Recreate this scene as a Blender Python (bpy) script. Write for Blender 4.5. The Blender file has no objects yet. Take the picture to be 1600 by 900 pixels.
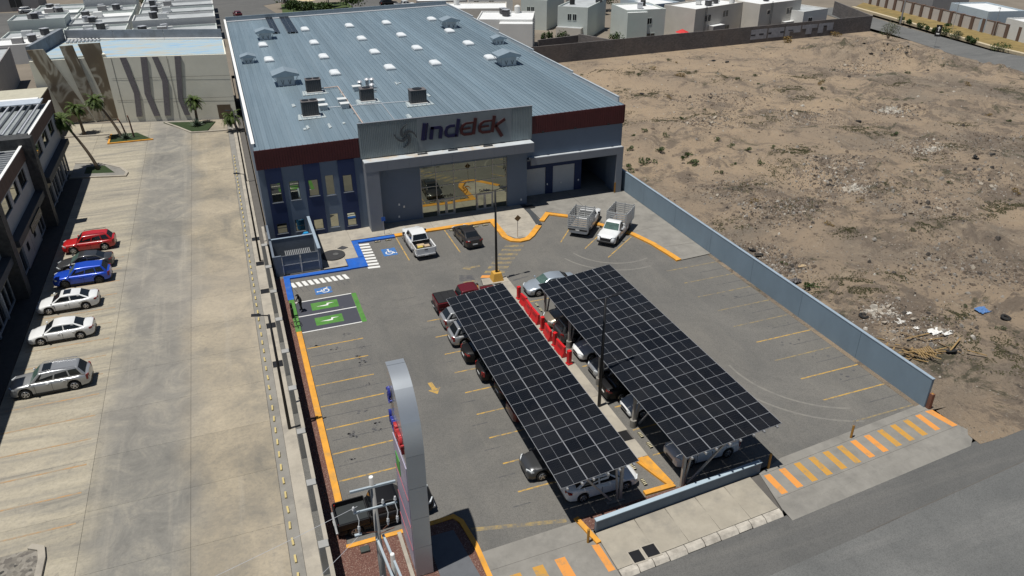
import bpy, bmesh, math, random
from mathutils import Vector, Matrix, noise
random.seed(7)
S = bpy.context.scene
C = S.collection
R = math.radians
# ---------------------------------------------------------------- camera
cam = bpy.data.cameras.new('camera'); camo = bpy.data.objects.new('camera', cam); C.objects.link(camo)
yaw, pitch, roll = 0.35446517, 0.49863945, 0.00581814
fw = Vector((math.sin(yaw)*math.cos(pitch), math.cos(yaw)*math.cos(pitch), -math.sin(pitch)))
rt = Vector((math.cos(yaw), -math.sin(yaw), 0)); dn = fw.cross(rt)
r2 = math.cos(roll)*rt + math.sin(roll)*dn; d2 = -math.sin(roll)*rt + math.cos(roll)*dn
camo.matrix_world = Matrix(((r2.x, -d2.x, -fw.x, 0), (r2.y, -d2.y, -fw.y, 0), (r2.z, -d2.z, -fw.z, 32.0), (0, 0, 0, 1)))
cam.sensor_width = 36.0; cam.lens = 36.0*1178.533/1600.0; cam.clip_start = 0.5; cam.clip_end = 4000
S.camera = camo
# ---------------------------------------------------------------- sky and sun
SUNV = Vector((-0.272, -0.055, 1.0)).normalized()
W = bpy.data.worlds.new('World'); S.world = W; W.use_nodes = True
nt = W.node_tree; bg = nt.nodes['Background']; sky = nt.nodes.new('ShaderNodeTexSky')
sky.sky_type = 'NISHITA'; sky.sun_disc = False; sky.sun_elevation = math.asin(SUNV.z); sky.sun_rotation = math.atan2(SUNV.x, SUNV.y)
sky.altitude = 1100; sky.dust_density = 0.6; sky.air_density = 1.0
nt.links.new(sky.outputs[0], bg.inputs[0]); bg.inputs[1].default_value = 0.05
sl = bpy.data.lights.new('sun', 'SUN'); sl.energy = 5.0; sl.angle = R(0.53); sl.color = (1.0, 0.965, 0.90)
so = bpy.data.objects.new('sun', sl); C.objects.link(so); so.rotation_euler = SUNV.to_track_quat('Z', 'Y').to_euler()
so.location = (0, 0, 200)
S.view_settings.view_transform = 'Standard'; S.view_settings.look = 'None'; S.view_settings.exposure = 0.0; S.view_settings.gamma = 1.0
S.view_settings.use_curve_mapping = False
S.render.engine = 'CYCLES'
S.cycles.max_bounces = 6; S.cycles.diffuse_bounces = 3; S.cycles.glossy_bounces = 3

# ---------------------------------------------------------------- helpers
WL = {}
def tag(o, label=None, cat=None, group=None, kind=None):
    if label: o['label'] = label
    if cat: o['category'] = cat
    if group: o['group'] = group
    if kind: o['kind'] = kind
    return o
def thing(name, label, cat, loc=(0, 0, 0), rotz=0.0, group=None):
    o = bpy.data.objects.new(name, None); C.objects.link(o); o.empty_display_size = 0.2
    o.location = loc; o.rotation_euler = (0, 0, rotz); WL[o] = Vector(loc)
    return tag(o, label, cat, group)
def inst(name, me, parent=None, loc=(0, 0, 0), rot=(0, 0, 0), scale=None):
    o = bpy.data.objects.new(name, me); C.objects.link(o); o.location = loc; o.rotation_euler = rot
    if scale is not None: o.scale = scale if hasattr(scale, '__len__') else (scale,)*3
    if parent: o.parent = parent
    WL[o] = (WL.get(parent, Vector()) if parent else Vector())+Vector(loc)
    return o
def copytree(o, parent=None):
    c = o.copy(); C.objects.link(c); c.parent = parent
    for ch in list(o.children): copytree(ch, c)
    return c
class MB:
    def __init__(s): s.v = []; s.f = []; s.m = []
    def add(s, vs, fs, m=0):
        b = len(s.v); s.v.extend([tuple(p) for p in vs])
        for f in fs: s.f.append([b+i for i in f]); s.m.append(m)
        return s
    def box(s, x0, y0, z0, x1, y1, z1, m=0):
        vs = [(x0, y0, z0), (x1, y0, z0), (x1, y1, z0), (x0, y1, z0), (x0, y0, z1), (x1, y0, z1), (x1, y1, z1), (x0, y1, z1)]
        return s.add(vs, [(3, 2, 1, 0), (4, 5, 6, 7), (0, 1, 5, 4), (1, 2, 6, 5), (2, 3, 7, 6), (3, 0, 4, 7)], m)
    def bar(s, p0, p1, w, h=None, m=0, up=(0, 0, 1)):
        p0 = Vector(p0); p1 = Vector(p1); h = h or w; d = (p1-p0).normalized(); u = Vector(up)
        if abs(d.dot(u)) > 0.98: u = Vector((0, 1, 0))
        a = d.cross(u).normalized(); b = a.cross(d).normalized(); a *= w/2; b *= h/2
        vs = [p0-a-b, p0+a-b, p0+a+b, p0-a+b, p1-a-b, p1+a-b, p1+a+b, p1-a+b]
        return s.add(vs, [(0, 1, 2, 3), (7, 6, 5, 4), (0, 4, 5, 1), (1, 5, 6, 2), (2, 6, 7, 3), (3, 7, 4, 0)], m)
    def cyl(s, p0, p1, r0, r1=None, n=10, m=0, caps=True):
        r1 = r0 if r1 is None else r1; p0 = Vector(p0); p1 = Vector(p1); d = (p1-p0).normalized()
        u = Vector((1, 0, 0)) if abs(d.x) < 0.9 else Vector((0, 1, 0)); a = d.cross(u).normalized(); b = d.cross(a)
        vs = []
        for p, r in ((p0, r0), (p1, r1)):
            for i in range(n):
                t = 2*math.pi*i/n; vs.append(p+(a*math.cos(t)+b*math.sin(t))*r)
        fs = [(i, (i+1) % n, n+(i+1) % n, n+i) for i in range(n)]
        if caps: fs += [tuple(range(n-1, -1, -1)), tuple(range(n, 2*n))]
        return s.add(vs, fs, m)
    def tube(s, pts, r, n=6, m=0, r1=None):
        pts = [Vector(p) for p in pts]; k = len(pts); rings = []
        for i, p in enumerate(pts):
            d = (pts[min(i+1, k-1)]-pts[max(i-1, 0)]).normalized()
            u = Vector((0, 0, 1)) if abs(d.z) < 0.9 else Vector((1, 0, 0)); a = d.cross(u).normalized(); b = d.cross(a)
            rr = r if r1 is None else r+(r1-r)*i/(k-1)
            rings.append([p+(a*math.cos(2*math.pi*j/n)+b*math.sin(2*math.pi*j/n))*rr for j in range(n)])
        return s.loft(rings, m, caps=True)
    def loft(s, rings, m=0, caps=True):
        n = len(rings[0]); vs = [p for r in rings for p in r]; fs = []
        for i in range(len(rings)-1):
            for j in range(n): fs.append((i*n+j, i*n+(j+1) % n, (i+1)*n+(j+1) % n, (i+1)*n+j))
        if caps: fs += [tuple(range(n-1, -1, -1)), tuple(range((len(rings)-1)*n, len(rings)*n))]
        return s.add(vs, fs, m)
    def prism(s, poly, z0, z1, m=0):
        n = len(poly); z0f = z0 if callable(z0) else (lambda x, y: z0); z1f = z1 if callable(z1) else (lambda x, y: z1)
        vs = [(x, y, z0f(x, y)) for x, y in poly]+[(x, y, z1f(x, y)) for x, y in poly]
        a = sum(poly[i][0]*poly[(i+1) % n][1]-poly[(i+1) % n][0]*poly[i][1] for i in range(n))
        fs = [tuple(range(n-1, -1, -1)), tuple(range(n, 2*n))]+[(i, (i+1) % n, n+(i+1) % n, n+i) for i in range(n)]
        if a < 0: fs = [tuple(reversed(f)) for f in fs]
        return s.add(vs, fs, m)
    def xzprism(s, poly, y0, y1, m=0):
        b = len(s.v); s.prism(poly, 0, 1, m)
        for i in range(b, len(s.v)):
            x, y, z = s.v[i]; s.v[i] = (x, y0+(y1-y0)*z, y)
        for k in range(len(s.f)):
            if s.f[k][0] >= b: s.f[k] = list(reversed(s.f[k]))
        return s
    def flat(s, poly, z, m=0):
        a = sum(poly[i][0]*poly[(i+1) % len(poly)][1]-poly[(i+1) % len(poly)][0]*poly[i][1] for i in range(len(poly)))
        if a < 0: poly = list(reversed(poly))
        return s.add([(x, y, z) for x, y in poly], [tuple(range(len(poly)))], m)
    def mesh(s, name, mats, off=None, smooth=False):
        me = bpy.data.meshes.new(name)
        vs = s.v if off is None else [(p[0]-off[0], p[1]-off[1], p[2]-off[2]) for p in s.v]
        me.from_pydata(vs, [], s.f)
        mats = mats if isinstance(mats, (list, tuple)) else [mats]
        for m in mats: me.materials.append(m)
        if len(mats) > 1: me.polygons.foreach_set('material_index', s.m)
        if smooth: me.polygons.foreach_set('use_smooth', [True]*len(me.polygons))
        me.update(); return me
    def build(s, name, mats, parent=None, local=False, smooth=False, bevel=0, seg=2, auto=None):
        off = None if (local or parent is None) else WL.get(parent)
        me = s.mesh(name, mats, off, smooth)
        o = inst(name, me, parent)
        if bevel:
            b = o.modifiers.new('bevel', 'BEVEL'); b.width = bevel; b.segments = seg; b.limit_method = 'ANGLE'; b.angle_limit = R(28)
            me.polygons.foreach_set('use_smooth', [True]*len(me.polygons)); o.modifiers.new('wn', 'WEIGHTED_NORMAL')
        return o
def ribbon(path, w, z0, z1, side=0, closed=False):
    """kerb along a polyline: side=0 centred, +1 to the left of travel, -1 to the right"""
    n = len(path); L = []; Rr = []
    for i in range(n):
        p = Vector(path[i])
        a = Vector(path[i])-Vector(path[i-1]) if (i > 0 or closed) else None
        b = Vector(path[(i+1) % n])-Vector(path[i]) if (i < n-1 or closed) else None
        a = (a or b).normalized(); b = (b or a).normalized(); t = (a+b).normalized(); nn = Vector((-t.y, t.x)); k = 1/max(0.4, nn.dot(Vector((-a.y, a.x))))
        l, r = (w/2, -w/2) if side == 0 else ((w, 0) if side > 0 else (0, -w))
        L.append(p+nn*l*k); Rr.append(p+nn*r*k)
    mb = MB(); vs = []
    for l, r in zip(L, Rr): vs += [(r.x, r.y, z0), (l.x, l.y, z0), (l.x, l.y, z1), (r.x, r.y, z1)]
    fs = []; m = n if closed else n-1
    for i in range(m):
        a = i*4; b = ((i+1) % n)*4
        for j in range(4): fs.append((a+j, b+j, b+(j+1) % 4, a+(j+1) % 4))
    if not closed: fs += [(0, 1, 2, 3), ((n-1)*4+3, (n-1)*4+2, (n-1)*4+1, (n-1)*4)]
    mb.add(vs, [tuple(reversed(f)) for f in fs]); return mb
def stroke(pts, w, y0, y1, mb=None, m=0, shear=0.0, ox=0, oz=0, sc=1.0):
    """thick polyline in the XZ plane, extruded along y"""
    mb = mb or MB(); n = len(pts); L = []; Rr = []
    for i in range(n):
        p = Vector(pts[i]); a = (p-Vector(pts[i-1])) if i > 0 else None; b = (Vector(pts[i+1])-p) if i < n-1 else None
        a = (a or b).normalized(); b = (b or a).normalized(); t = (a+b).normalized(); nn = Vector((-t.y, t.x)); k = 1/max(0.5, nn.dot(Vector((-a.y, a.x))))
        ww = w[i] if hasattr(w, '__len__') else w
        L.append(p+nn*ww/2*k); Rr.append(p-nn*ww/2*k)
    for i in range(n-1):
        q = [Rr[i], Rr[i+1], L[i+1], L[i]]
        mb.xzprism([(ox+(v.x+shear*v.y)*sc, oz+v.y*sc) for v in q], y0, y1, m)
    return mb
def text_mesh(txt, size, ext, mat, name='lettering'):
    cu = bpy.data.curves.new('t', 'FONT'); cu.body = txt; cu.size = size; cu.extrude = ext; cu.align_x = 'CENTER'; cu.resolution_u = 2
    o = bpy.data.objects.new('t', cu); C.objects.link(o); dg = bpy.context.evaluated_depsgraph_get()
    me = bpy.data.meshes.new_from_object(o.evaluated_get(dg)); me.name = name
    bpy.data.objects.remove(o); bpy.data.curves.remove(cu)
    me.materials.clear(); me.materials.append(mat); return me

# ---------------------------------------------------------------- materials
def nodes(name):
    m = bpy.data.materials.new(name); m.use_nodes = True; t = m.node_tree; b = t.nodes['Principled BSDF']; return m, t, b
def L(t, a, b): t.links.new(a, b)
def pos(t, scale=(1, 1, 1), rot=0.0, obj=False):
    if obj: g = t.nodes.new('ShaderNodeTexCoord').outputs['Object']
    else: g = t.nodes.new('ShaderNodeNewGeometry').outputs['Position']
    mp = t.nodes.new('ShaderNodeMapping'); mp.inputs['Scale'].default_value = scale; mp.inputs['Rotation'].default_value = (0, 0, rot)
    L(t, g, mp.inputs[0]); return mp.outputs[0]
def nz(t, vec, scale, detail=5, rough=0.6, dist=0.0):
    n = t.nodes.new('ShaderNodeTexNoise'); n.inputs['Scale'].default_value = scale; n.inputs['Detail'].default_value = detail
    n.inputs['Roughness'].default_value = rough; n.inputs['Distortion'].default_value = dist; L(t, vec, n.inputs['Vector']); return n.outputs['Fac']
def ramp(t, fac, stops):
    r = t.nodes.new('ShaderNodeValToRGB'); L(t, fac, r.inputs[0]); e = r.color_ramp.elements
    while len(e) < len(stops): e.new(0.5)
    for k, (p, c) in enumerate(stops):
        e[k].position = p; e[k].color = (c, c, c, 1) if not hasattr(c, '__len__') else (*c[:3], 1)
    return r.outputs[0]
def mix(t, fac, a, b, mode='MIX'):
    n = t.nodes.new('ShaderNodeMix'); n.data_type = 'RGBA'; n.blend_type = mode
    for s, v in ((n.inputs[0], fac), (n.inputs[6], a), (n.inputs[7], b)):
        if hasattr(v, 'is_linked'): L(t, v, s)
        elif hasattr(v, '__len__'): s.default_value = (*v[:3], 1)
        else: s.default_value = v
    return n.outputs[2]
def math_(t, op, a, b=0.0, c=None):
    n = t.nodes.new('ShaderNodeMath'); n.operation = op
    for s, v in zip(n.inputs, (a, b, c)):
        if v is None: continue
        if hasattr(v, 'is_linked'): L(t, v, s)
        else: s.default_value = v
    return n.outputs[0]
def bump(t, b, h, strength=0.3, dist=0.02):
    n = t.nodes.new('ShaderNodeBump'); n.inputs['Strength'].default_value = strength; n.inputs['Distance'].default_value = dist
    L(t, h, n.inputs['Height']); L(t, n.outputs[0], b.inputs['Normal'])
def M(name, col, rough=0.7, var=0.12, scale=1.5, metal=0.0, spec=0.4, bmp=0.0, bs=20.0, obj=False, coat=0.0, stain=None, sscale=0.4, rnd=0.0, stretch=(1, 1, 1)):
    m, t, b = nodes(name); v = pos(t, stretch, obj=obj); n = nz(t, v, scale, 6, 0.65)
    lo = tuple(c*(1-var) for c in col); hi = tuple(min(1, c*(1+var)) for c in col)
    c = ramp(t, n, [(0.3, lo), (0.7, hi)])
    if stain:
        n2 = nz(t, v, sscale, 7, 0.7); c = mix(t, ramp(t, n2, [(0.5, 0.0), (0.72, 0.8)]), c, stain)
    if rnd:
        oi = t.nodes.new('ShaderNodeObjectInfo'); hv = t.nodes.new('ShaderNodeHueSaturation')
        L(t, math_(t, 'MULTIPLY_ADD', oi.outputs['Random'], 2*rnd, 1-rnd), hv.inputs['Value']); L(t, c, hv.inputs['Color']); c = hv.outputs[0]
    L(t, c, b.inputs['Base Color']); b.inputs['Roughness'].default_value = rough; b.inputs['Metallic'].default_value = metal
    b.inputs['Specular IOR Level'].default_value = spec
    if coat: b.inputs['Coat Weight'].default_value = coat; b.inputs['Coat Roughness'].default_value = 0.05
    if bmp: bump(t, b, nz(t, v, bs, 4), bmp, 0.03)
    return m
WHITE = M('white_paint', (0.72, 0.72, 0.70), 0.6, 0.05)
BLACK = M('black_metal', (0.012, 0.012, 0.013), 0.45, 0.2)
STEEL = M('galvanised_steel', (0.42, 0.43, 0.44), 0.45, 0.15, 6, metal=0.6)
ALU = M('aluminium_frame', (0.55, 0.56, 0.58), 0.4, 0.05, metal=0.4)
CONC = M('pale_concrete', (0.33, 0.30, 0.25), 0.85, 0.14, 0.8, bmp=0.15, stain=(0.20, 0.185, 0.165), sscale=0.5)
CONC2 = M('grey_concrete', (0.21, 0.20, 0.18), 0.85, 0.14, 0.9, bmp=0.15, stain=(0.13, 0.125, 0.115), sscale=0.35)
SIDEW = M('sidewalk_concrete', (0.30, 0.272, 0.222), 0.85, 0.14, 0.8, bmp=0.1, stain=(0.185, 0.175, 0.155), sscale=0.35, rnd=0.05)
YELLOW = M('yellow_kerb_paint', (0.60, 0.28, 0.035), 0.7, 0.16, 1.2, stain=(0.34, 0.215, 0.085), sscale=1.3)
BLUE = M('blue_kerb_paint', (0.010, 0.095, 0.42), 0.65, 0.15, 1.5, stain=(0.07, 0.14, 0.31), sscale=1.2)
GREEN = M('green_paint', (0.065, 0.20, 0.035), 0.7, 0.2, 1.8, stain=(0.12, 0.17, 0.075), sscale=1.0)
BROWN = M('rusty_brown', (0.16, 0.07, 0.045), 0.7, 0.2, 2)
def worn(name, col, under, amount=0.5, scale=2.2):
    m, t, b = nodes(name); v = pos(t); n = nz(t, v, scale, 9, 0.75)
    c = mix(t, ramp(t, n, [(amount-0.06, 0.0), (amount+0.10, 1.0)]), col, under)
    L(t, c, b.inputs['Base Color']); b.inputs['Roughness'].default_value = 0.8; return m
ASPH_C = (0.125, 0.119, 0.108)
LINE_Y = worn('worn_yellow_line', (0.44, 0.27, 0.06), (0.17, 0.145, 0.105), 0.51)
LINE_F = worn('faded_yellow_line', (0.27, 0.20, 0.085), (0.135, 0.125, 0.108), 0.47)
LINE_D = worn('old_dark_line', (0.066, 0.066, 0.070), (0.112, 0.107, 0.10), 0.50)
LINE_W = worn('white_road_paint', (0.62, 0.62, 0.60), (0.30, 0.29, 0.27), 0.68)
ORANGE = worn('orange_crossing_paint', (0.60, 0.245, 0.05), (0.33, 0.20, 0.09), 0.58, 1.6)
ORANGE2 = worn('scuffed_orange_paint', (0.45, 0.235, 0.04), (0.24, 0.19, 0.11), 0.57, 2.2)
SLATE = worn('charcoal_bay_paint', (0.045, 0.048, 0.062), (0.10, 0.10, 0.10), 0.66, 1.5)
BAYBLUE = worn('blue_symbol_paint', (0.03, 0.13, 0.36), (0.11, 0.12, 0.14), 0.56, 2.5)
# asphalt of the lot: grey tan, tyre sheen, patches, dust at the edges
def asphalt(name, c0, c1, dust, streak=0.0, rot=0.0):
    m, t, b = nodes(name); v = pos(t)
    c = ramp(t, nz(t, v, 0.16, 8, 0.62, 0.8), [(0.34, c0), (0.66, c1)])
    vs = pos(t, (0.9, 0.10, 1) if not rot else (0.06, 0.8, 1), rot and R(-4)); st = nz(t, vs, 1.1, 6, 0.6)
    c = mix(t, ramp(t, st, [(0.50, 0.0), (0.72, 0.45 if rot else 0.20)]), c, dust)
    c = mix(t, ramp(t, nz(t, v, 0.07, 6, 0.65, 1.0), [(0.48, 0.0), (0.66, 0.0 if rot else 0.22)]), c, dust)
    c = mix(t, ramp(t, nz(t, v, 0.45, 8, 0.7, 1.2), [(0.60, 0.0), (0.74, 0.5)]), c, tuple(x*0.72 for x in c0))
    c = mix(t, ramp(t, nz(t, v, 16, 5, 0.8), [(0.36, 0.45), (0.56, 0.0)]), c, (0.03, 0.03, 0.03))
    # hairline cracks
    vo = t.nodes.new('ShaderNodeTexVoronoi'); vo.feature = 'DISTANCE_TO_EDGE'; vo.inputs['Scale'].default_value = 0.11
    wv = t.nodes.new('ShaderNodeVectorMath'); wv.operation = 'ADD'; nn = t.nodes.new('ShaderNodeTexNoise'); nn.inputs['Scale'].default_value = 0.5; nn.inputs['Detail'].default_value = 6
    L(t, v, nn.inputs['Vector']); sc = t.nodes.new('ShaderNodeVectorMath'); sc.operation = 'SCALE'; sc.inputs['Scale'].default_value = 3.0
    L(t, nn.outputs['Color'], sc.inputs[0]); L(t, v, wv.inputs[0]); L(t, sc.outputs[0], wv.inputs[1]); L(t, wv.outputs[0], vo.inputs['Vector'])
    c = mix(t, ramp(t, vo.outputs['Distance'], [(0.0, 0.22), (0.004, 0.0)]), c, (0.06, 0.058, 0.055))
    L(t, c, b.inputs['Base Color']); b.inputs['Roughness'].default_value = 0.82; b.inputs['Specular IOR Level'].default_value = 0.3
    bump(t, b, nz(t, v, 40, 3), 0.25, 0.01); return m
ASPH = asphalt('worn_asphalt', (0.118, 0.115, 0.108), (0.158, 0.151, 0.138), (0.215, 0.198, 0.168))
STREET = asphalt('street_asphalt', (0.098, 0.098, 0.095), (0.122, 0.120, 0.115), (0.17, 0.163, 0.15), rot=R(86))
STREET2 = asphalt('street_lane_concrete', (0.112, 0.114, 0.112), (0.155, 0.156, 0.151), (0.205, 0.20, 0.19), rot=R(86))
# stained concrete of the plaza
def plaza_mat():
    m, t, b = nodes('stained_plaza_concrete'); v = pos(t); vx = pos(t, (0.13, 0.95, 1), R(7)); vy = pos(t, (1.2, 0.06, 1))
    sx = t.nodes.new('ShaderNodeSeparateXYZ'); L(t, t.nodes.new('ShaderNodeNewGeometry').outputs['Position'], sx.inputs[0])
    wob = math_(t, 'MULTIPLY_ADD', nz(t, v, 0.12, 5, 0.6), 5.0, -2.5); xw = math_(t, 'ADD', sx.outputs[0], wob)
    bay = ramp(t, nz(t, vx, 0.62, 9, 0.70, 0.9), [(0.28, (0.135, 0.128, 0.110)), (0.40, (0.232, 0.213, 0.174)), (0.53, (0.318, 0.284, 0.215)), (0.70, (0.395, 0.356, 0.275))])
    lane = ramp(t, nz(t, v, 0.35, 9, 0.72, 1.0), [(0.30, (0.125, 0.121, 0.111)), (0.50, (0.188, 0.179, 0.158)), (0.70, (0.275, 0.253, 0.207))])
    edge = ramp(t, nz(t, v, 0.22, 9, 0.70, 0.6), [(0.32, (0.165, 0.150, 0.122)), (0.52, (0.280, 0.240, 0.176)), (0.70, (0.365, 0.310, 0.224))])
    def st(lo, hi):
        r = t.nodes.new('ShaderNodeMapRange'); r.interpolation_type = 'SMOOTHSTEP'; r.inputs['From Min'].default_value = lo; r.inputs['From Max'].default_value = hi; L(t, xw, r.inputs['Value']); return r.outputs[0]
    c = mix(t, st(-12.8, -10.6), bay, lane); c = mix(t, st(-7.6, -4.6), c, edge)
    c = mix(t, ramp(t, nz(t, vy, 1.0, 6, 0.62), [(0.55, 0.0), (0.72, 0.40)]), c, (0.33, 0.30, 0.245))
    c = mix(t, ramp(t, nz(t, v, 0.8, 9, 0.78, 1.6), [(0.57, 0.0), (0.67, 0.5)]), c, (0.115, 0.108, 0.096))
    c = mix(t, ramp(t, nz(t, v, 3.5, 7, 0.75), [(0.36, 0.35), (0.55, 0.0)]), c, (0.13, 0.124, 0.11))
    c = mix(t, ramp(t, nz(t, v, 0.028, 3, 0.5), [(0.45, 0.0), (0.65, 0.35)]), c, (0.31, 0.275, 0.235))
    oi = t.nodes.new('ShaderNodeObjectInfo'); hv = t.nodes.new('ShaderNodeHueSaturation'); L(t, math_(t, 'MULTIPLY_ADD', oi.outputs['Random'], 0.16, 0.94), hv.inputs['Value']); L(t, c, hv.inputs['Color']); c = hv.outputs[0]
    L(t, c, b.inputs['Base Color']); b.inputs['Roughness'].default_value = 0.85; bump(t, b, nz(t, v, 25, 4), 0.15, 0.01); return m
PLAZA = plaza_mat()
JOINT = M('dark_joint', (0.095, 0.088, 0.08), 0.9)
RUSTL = worn('rust_stained_line', (0.36, 0.215, 0.10), (0.27, 0.225, 0.165), 0.47, 1.2)
GRAVEL = None
def gravel(name, cols, scale=14):
    m, t, b = nodes(name); v = pos(t); vo = t.nodes.new('ShaderNodeTexVoronoi'); vo.inputs['Scale'].default_value = scale; L(t, v, vo.inputs['Vector'])
    sep = t.nodes.new('ShaderNodeSeparateColor'); L(t, vo.outputs['Color'], sep.inputs[0])
    c = ramp(t, sep.outputs[0], [(0.0, cols[0]), (0.45, cols[1]), (0.85, cols[2]), (1.0, cols[3])])
    L(t, c, b.inputs['Base Color']); b.inputs['Roughness'].default_value = 0.9; bump(t, b, vo.outputs['Distance'], 0.8, 0.03); return m
GRAVEL = gravel('red_lava_gravel', [(0.085, 0.036, 0.028), (0.125, 0.056, 0.042), (0.165, 0.085, 0.064), (0.27, 0.20, 0.16)], 26)
# desert soil
def soil():
    m, t, b = nodes('desert_soil'); v = pos(t)
    def N(sc, d, r, w=0.0): return nz(t, v, sc, d, r, w)
    sx = t.nodes.new('ShaderNodeSeparateXYZ'); L(t, t.nodes.new('ShaderNodeNewGeometry').outputs['Position'], sx.inputs[0])
    mr = t.nodes.new('ShaderNodeMapRange'); mr.inputs['From Min'].default_value = 50; mr.inputs['From Max'].default_value = 135; mr.inputs['To Min'].default_value = .0; mr.inputs['To Max'].default_value = .13; L(t, sx.outputs[1], mr.inputs['Value'])
    mr2 = t.nodes.new('ShaderNodeMapRange'); mr2.inputs['From Min'].default_value = 70; mr2.inputs['From Max'].default_value = 130; mr2.inputs['To Min'].default_value = .05; mr2.inputs['To Max'].default_value = -.07; L(t, sx.outputs[0], mr2.inputs['Value'])
    zone_ = math_(t, 'ADD', mr.outputs[0], mr2.outputs[0]); sandy = math_(t, 'ADD', N(0.06, 7, 0.62, 0.8), zone_)
    c = ramp(t, sandy, [(0.38, (0.186, 0.156, 0.124)), (0.54, (0.265, 0.208, 0.152)), (0.72, (0.325, 0.250, 0.174))])
    tr = math_(t, 'ADD', math_(t, 'ADD', sx.outputs[1], math_(t, 'MULTIPLY', sx.outputs[0], 1.35)), math_(t, 'MULTIPLY', N(0.05, 4, 0.6), 34.0))
    w1 = t.nodes.new('ShaderNodeMapRange'); w1.interpolation_type = 'SMOOTHSTEP'; w1.inputs['From Min'].default_value = 3.0; w1.inputs['From Max'].default_value = 9.0; w1.inputs['To Min'].default_value = 1.0; w1.inputs['To Max'].default_value = 0.0
    L(t, math_(t, 'ABSOLUTE', math_(t, 'SUBTRACT', math_(t, 'PINGPONG', tr, 30.0), 16.0)), w1.inputs['Value'])
    calm = math_(t, 'ADD', math_(t, 'MULTIPLY', zone_, 0.40), math_(t, 'MULTIPLY', w1.outputs[0], 0.055))
    def T(f): return math_(t, 'SUBTRACT', f, calm)
    c = mix(t, ramp(t, T(N(0.26, 10, 0.76, 0.8)), [(0.445, 0.0), (0.525, 0.9)]), c, (0.150, 0.121, 0.096))
    c = mix(t, ramp(t, T(N(0.17, 9, 0.74, 1.2)), [(0.535, 0.0), (0.585, 0.85)]), c, (0.062, 0.060, 0.040))
    c = mix(t, ramp(t, T(N(0.5, 10, 0.78, 1.4)), [(0.545, 0.0), (0.605, 0.85)]), c, (0.070, 0.061, 0.052))
    c = mix(t, ramp(t, N(0.38, 9, 0.75, 0.5), [(0.57, 0.0), (0.67, 0.75)]), c, (0.325, 0.265, 0.195))
    c = mix(t, ramp(t, N(2.4, 8, 0.8), [(0.54, 0.0), (0.64, 0.6)]), c, (0.27, 0.228, 0.178))
    c = mix(t, ramp(t, N(3.6, 7, 0.82), [(0.57, 0.0), (0.66, 0.8)]), c, (0.052, 0.045, 0.038))
    vo = t.nodes.new('ShaderNodeTexVoronoi'); vo.inputs['Scale'].default_value = 4.5; L(t, v, vo.inputs['Vector']); sep = t.nodes.new('ShaderNodeSeparateColor'); L(t, vo.outputs['Color'], sep.inputs[0])
    dens = ramp(t, N(0.22, 6, 0.7), [(0.46, 0.0), (0.60, 1.0)])
    peb = math_(t, 'MULTIPLY', math_(t, 'MULTIPLY', math_(t, 'LESS_THAN', vo.outputs['Distance'], 0.30), math_(t, 'GREATER_THAN', sep.outputs[0], 0.62)), dens)
    c = mix(t, peb, c, mix(t, sep.outputs[1], (0.085, 0.073, 0.062), (0.40, 0.36, 0.30)))
    L(t, c, b.inputs['Base Color']); b.inputs['Roughness'].default_value = 0.95; b.inputs['Specular IOR Level'].default_value = 0.15
    bump(t, b, N(1.4, 10, 0.8), 1.0, 0.35); return m
SOIL = soil()
DUSTY = M('dusty_ground', (0.17, 0.145, 0.115), 0.9, 0.2, 0.08)
# ================================================================= ground sheets
def struct(name, mb, mat, z=None):
    o = mb.build(name, mat); o['kind'] = 'structure'; return o
struct('ground', MB().flat([(-1500, -1500), (1500, -1500), (1500, 1500), (-1500, 1500)], -0.6), DUSTY)
struct('back_ground', MB().flat([(-120, 127.2), (0.6, 121), (0.6, 151), (40.6, 151), (40.6, 138), (142, 142.6), (300, 300), (-300, 400)], -0.05), DUSTY)
lot = struct('parking_lot', MB().flat([(0.9, 26.0), (41.3, 29.0), (41.0, 73.6), (0.9, 75.5)], -0.03), ASPH)
# --- street with a concrete lane seam
def sty(x): return 23.55+(x-14.7)*0.064
street = struct('street', MB().flat([(-60, sty(-60)), (120, sty(120)), (120, -60), (-60, -60)], -0.16), STREET)
MB().flat([(-60, 14.9), (29.3, 21.6), (36.7, 22.35), (120, 28.6), (120, -58), (-60, -58)], -0.152).build('concrete_lane', STREET2, street)
MB().flat([(29.0, 21.62), (60, 24.2), (60, 24.26), (29.0, 21.68)], -0.146).build('lane_seam', JOINT, street)
KERBS = M('weathered_kerb_stone', (0.40, 0.37, 0.32), 0.9, 0.25, 2.5, bmp=0.6, bs=6, stain=(0.22, 0.20, 0.17), sscale=0.9)
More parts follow.
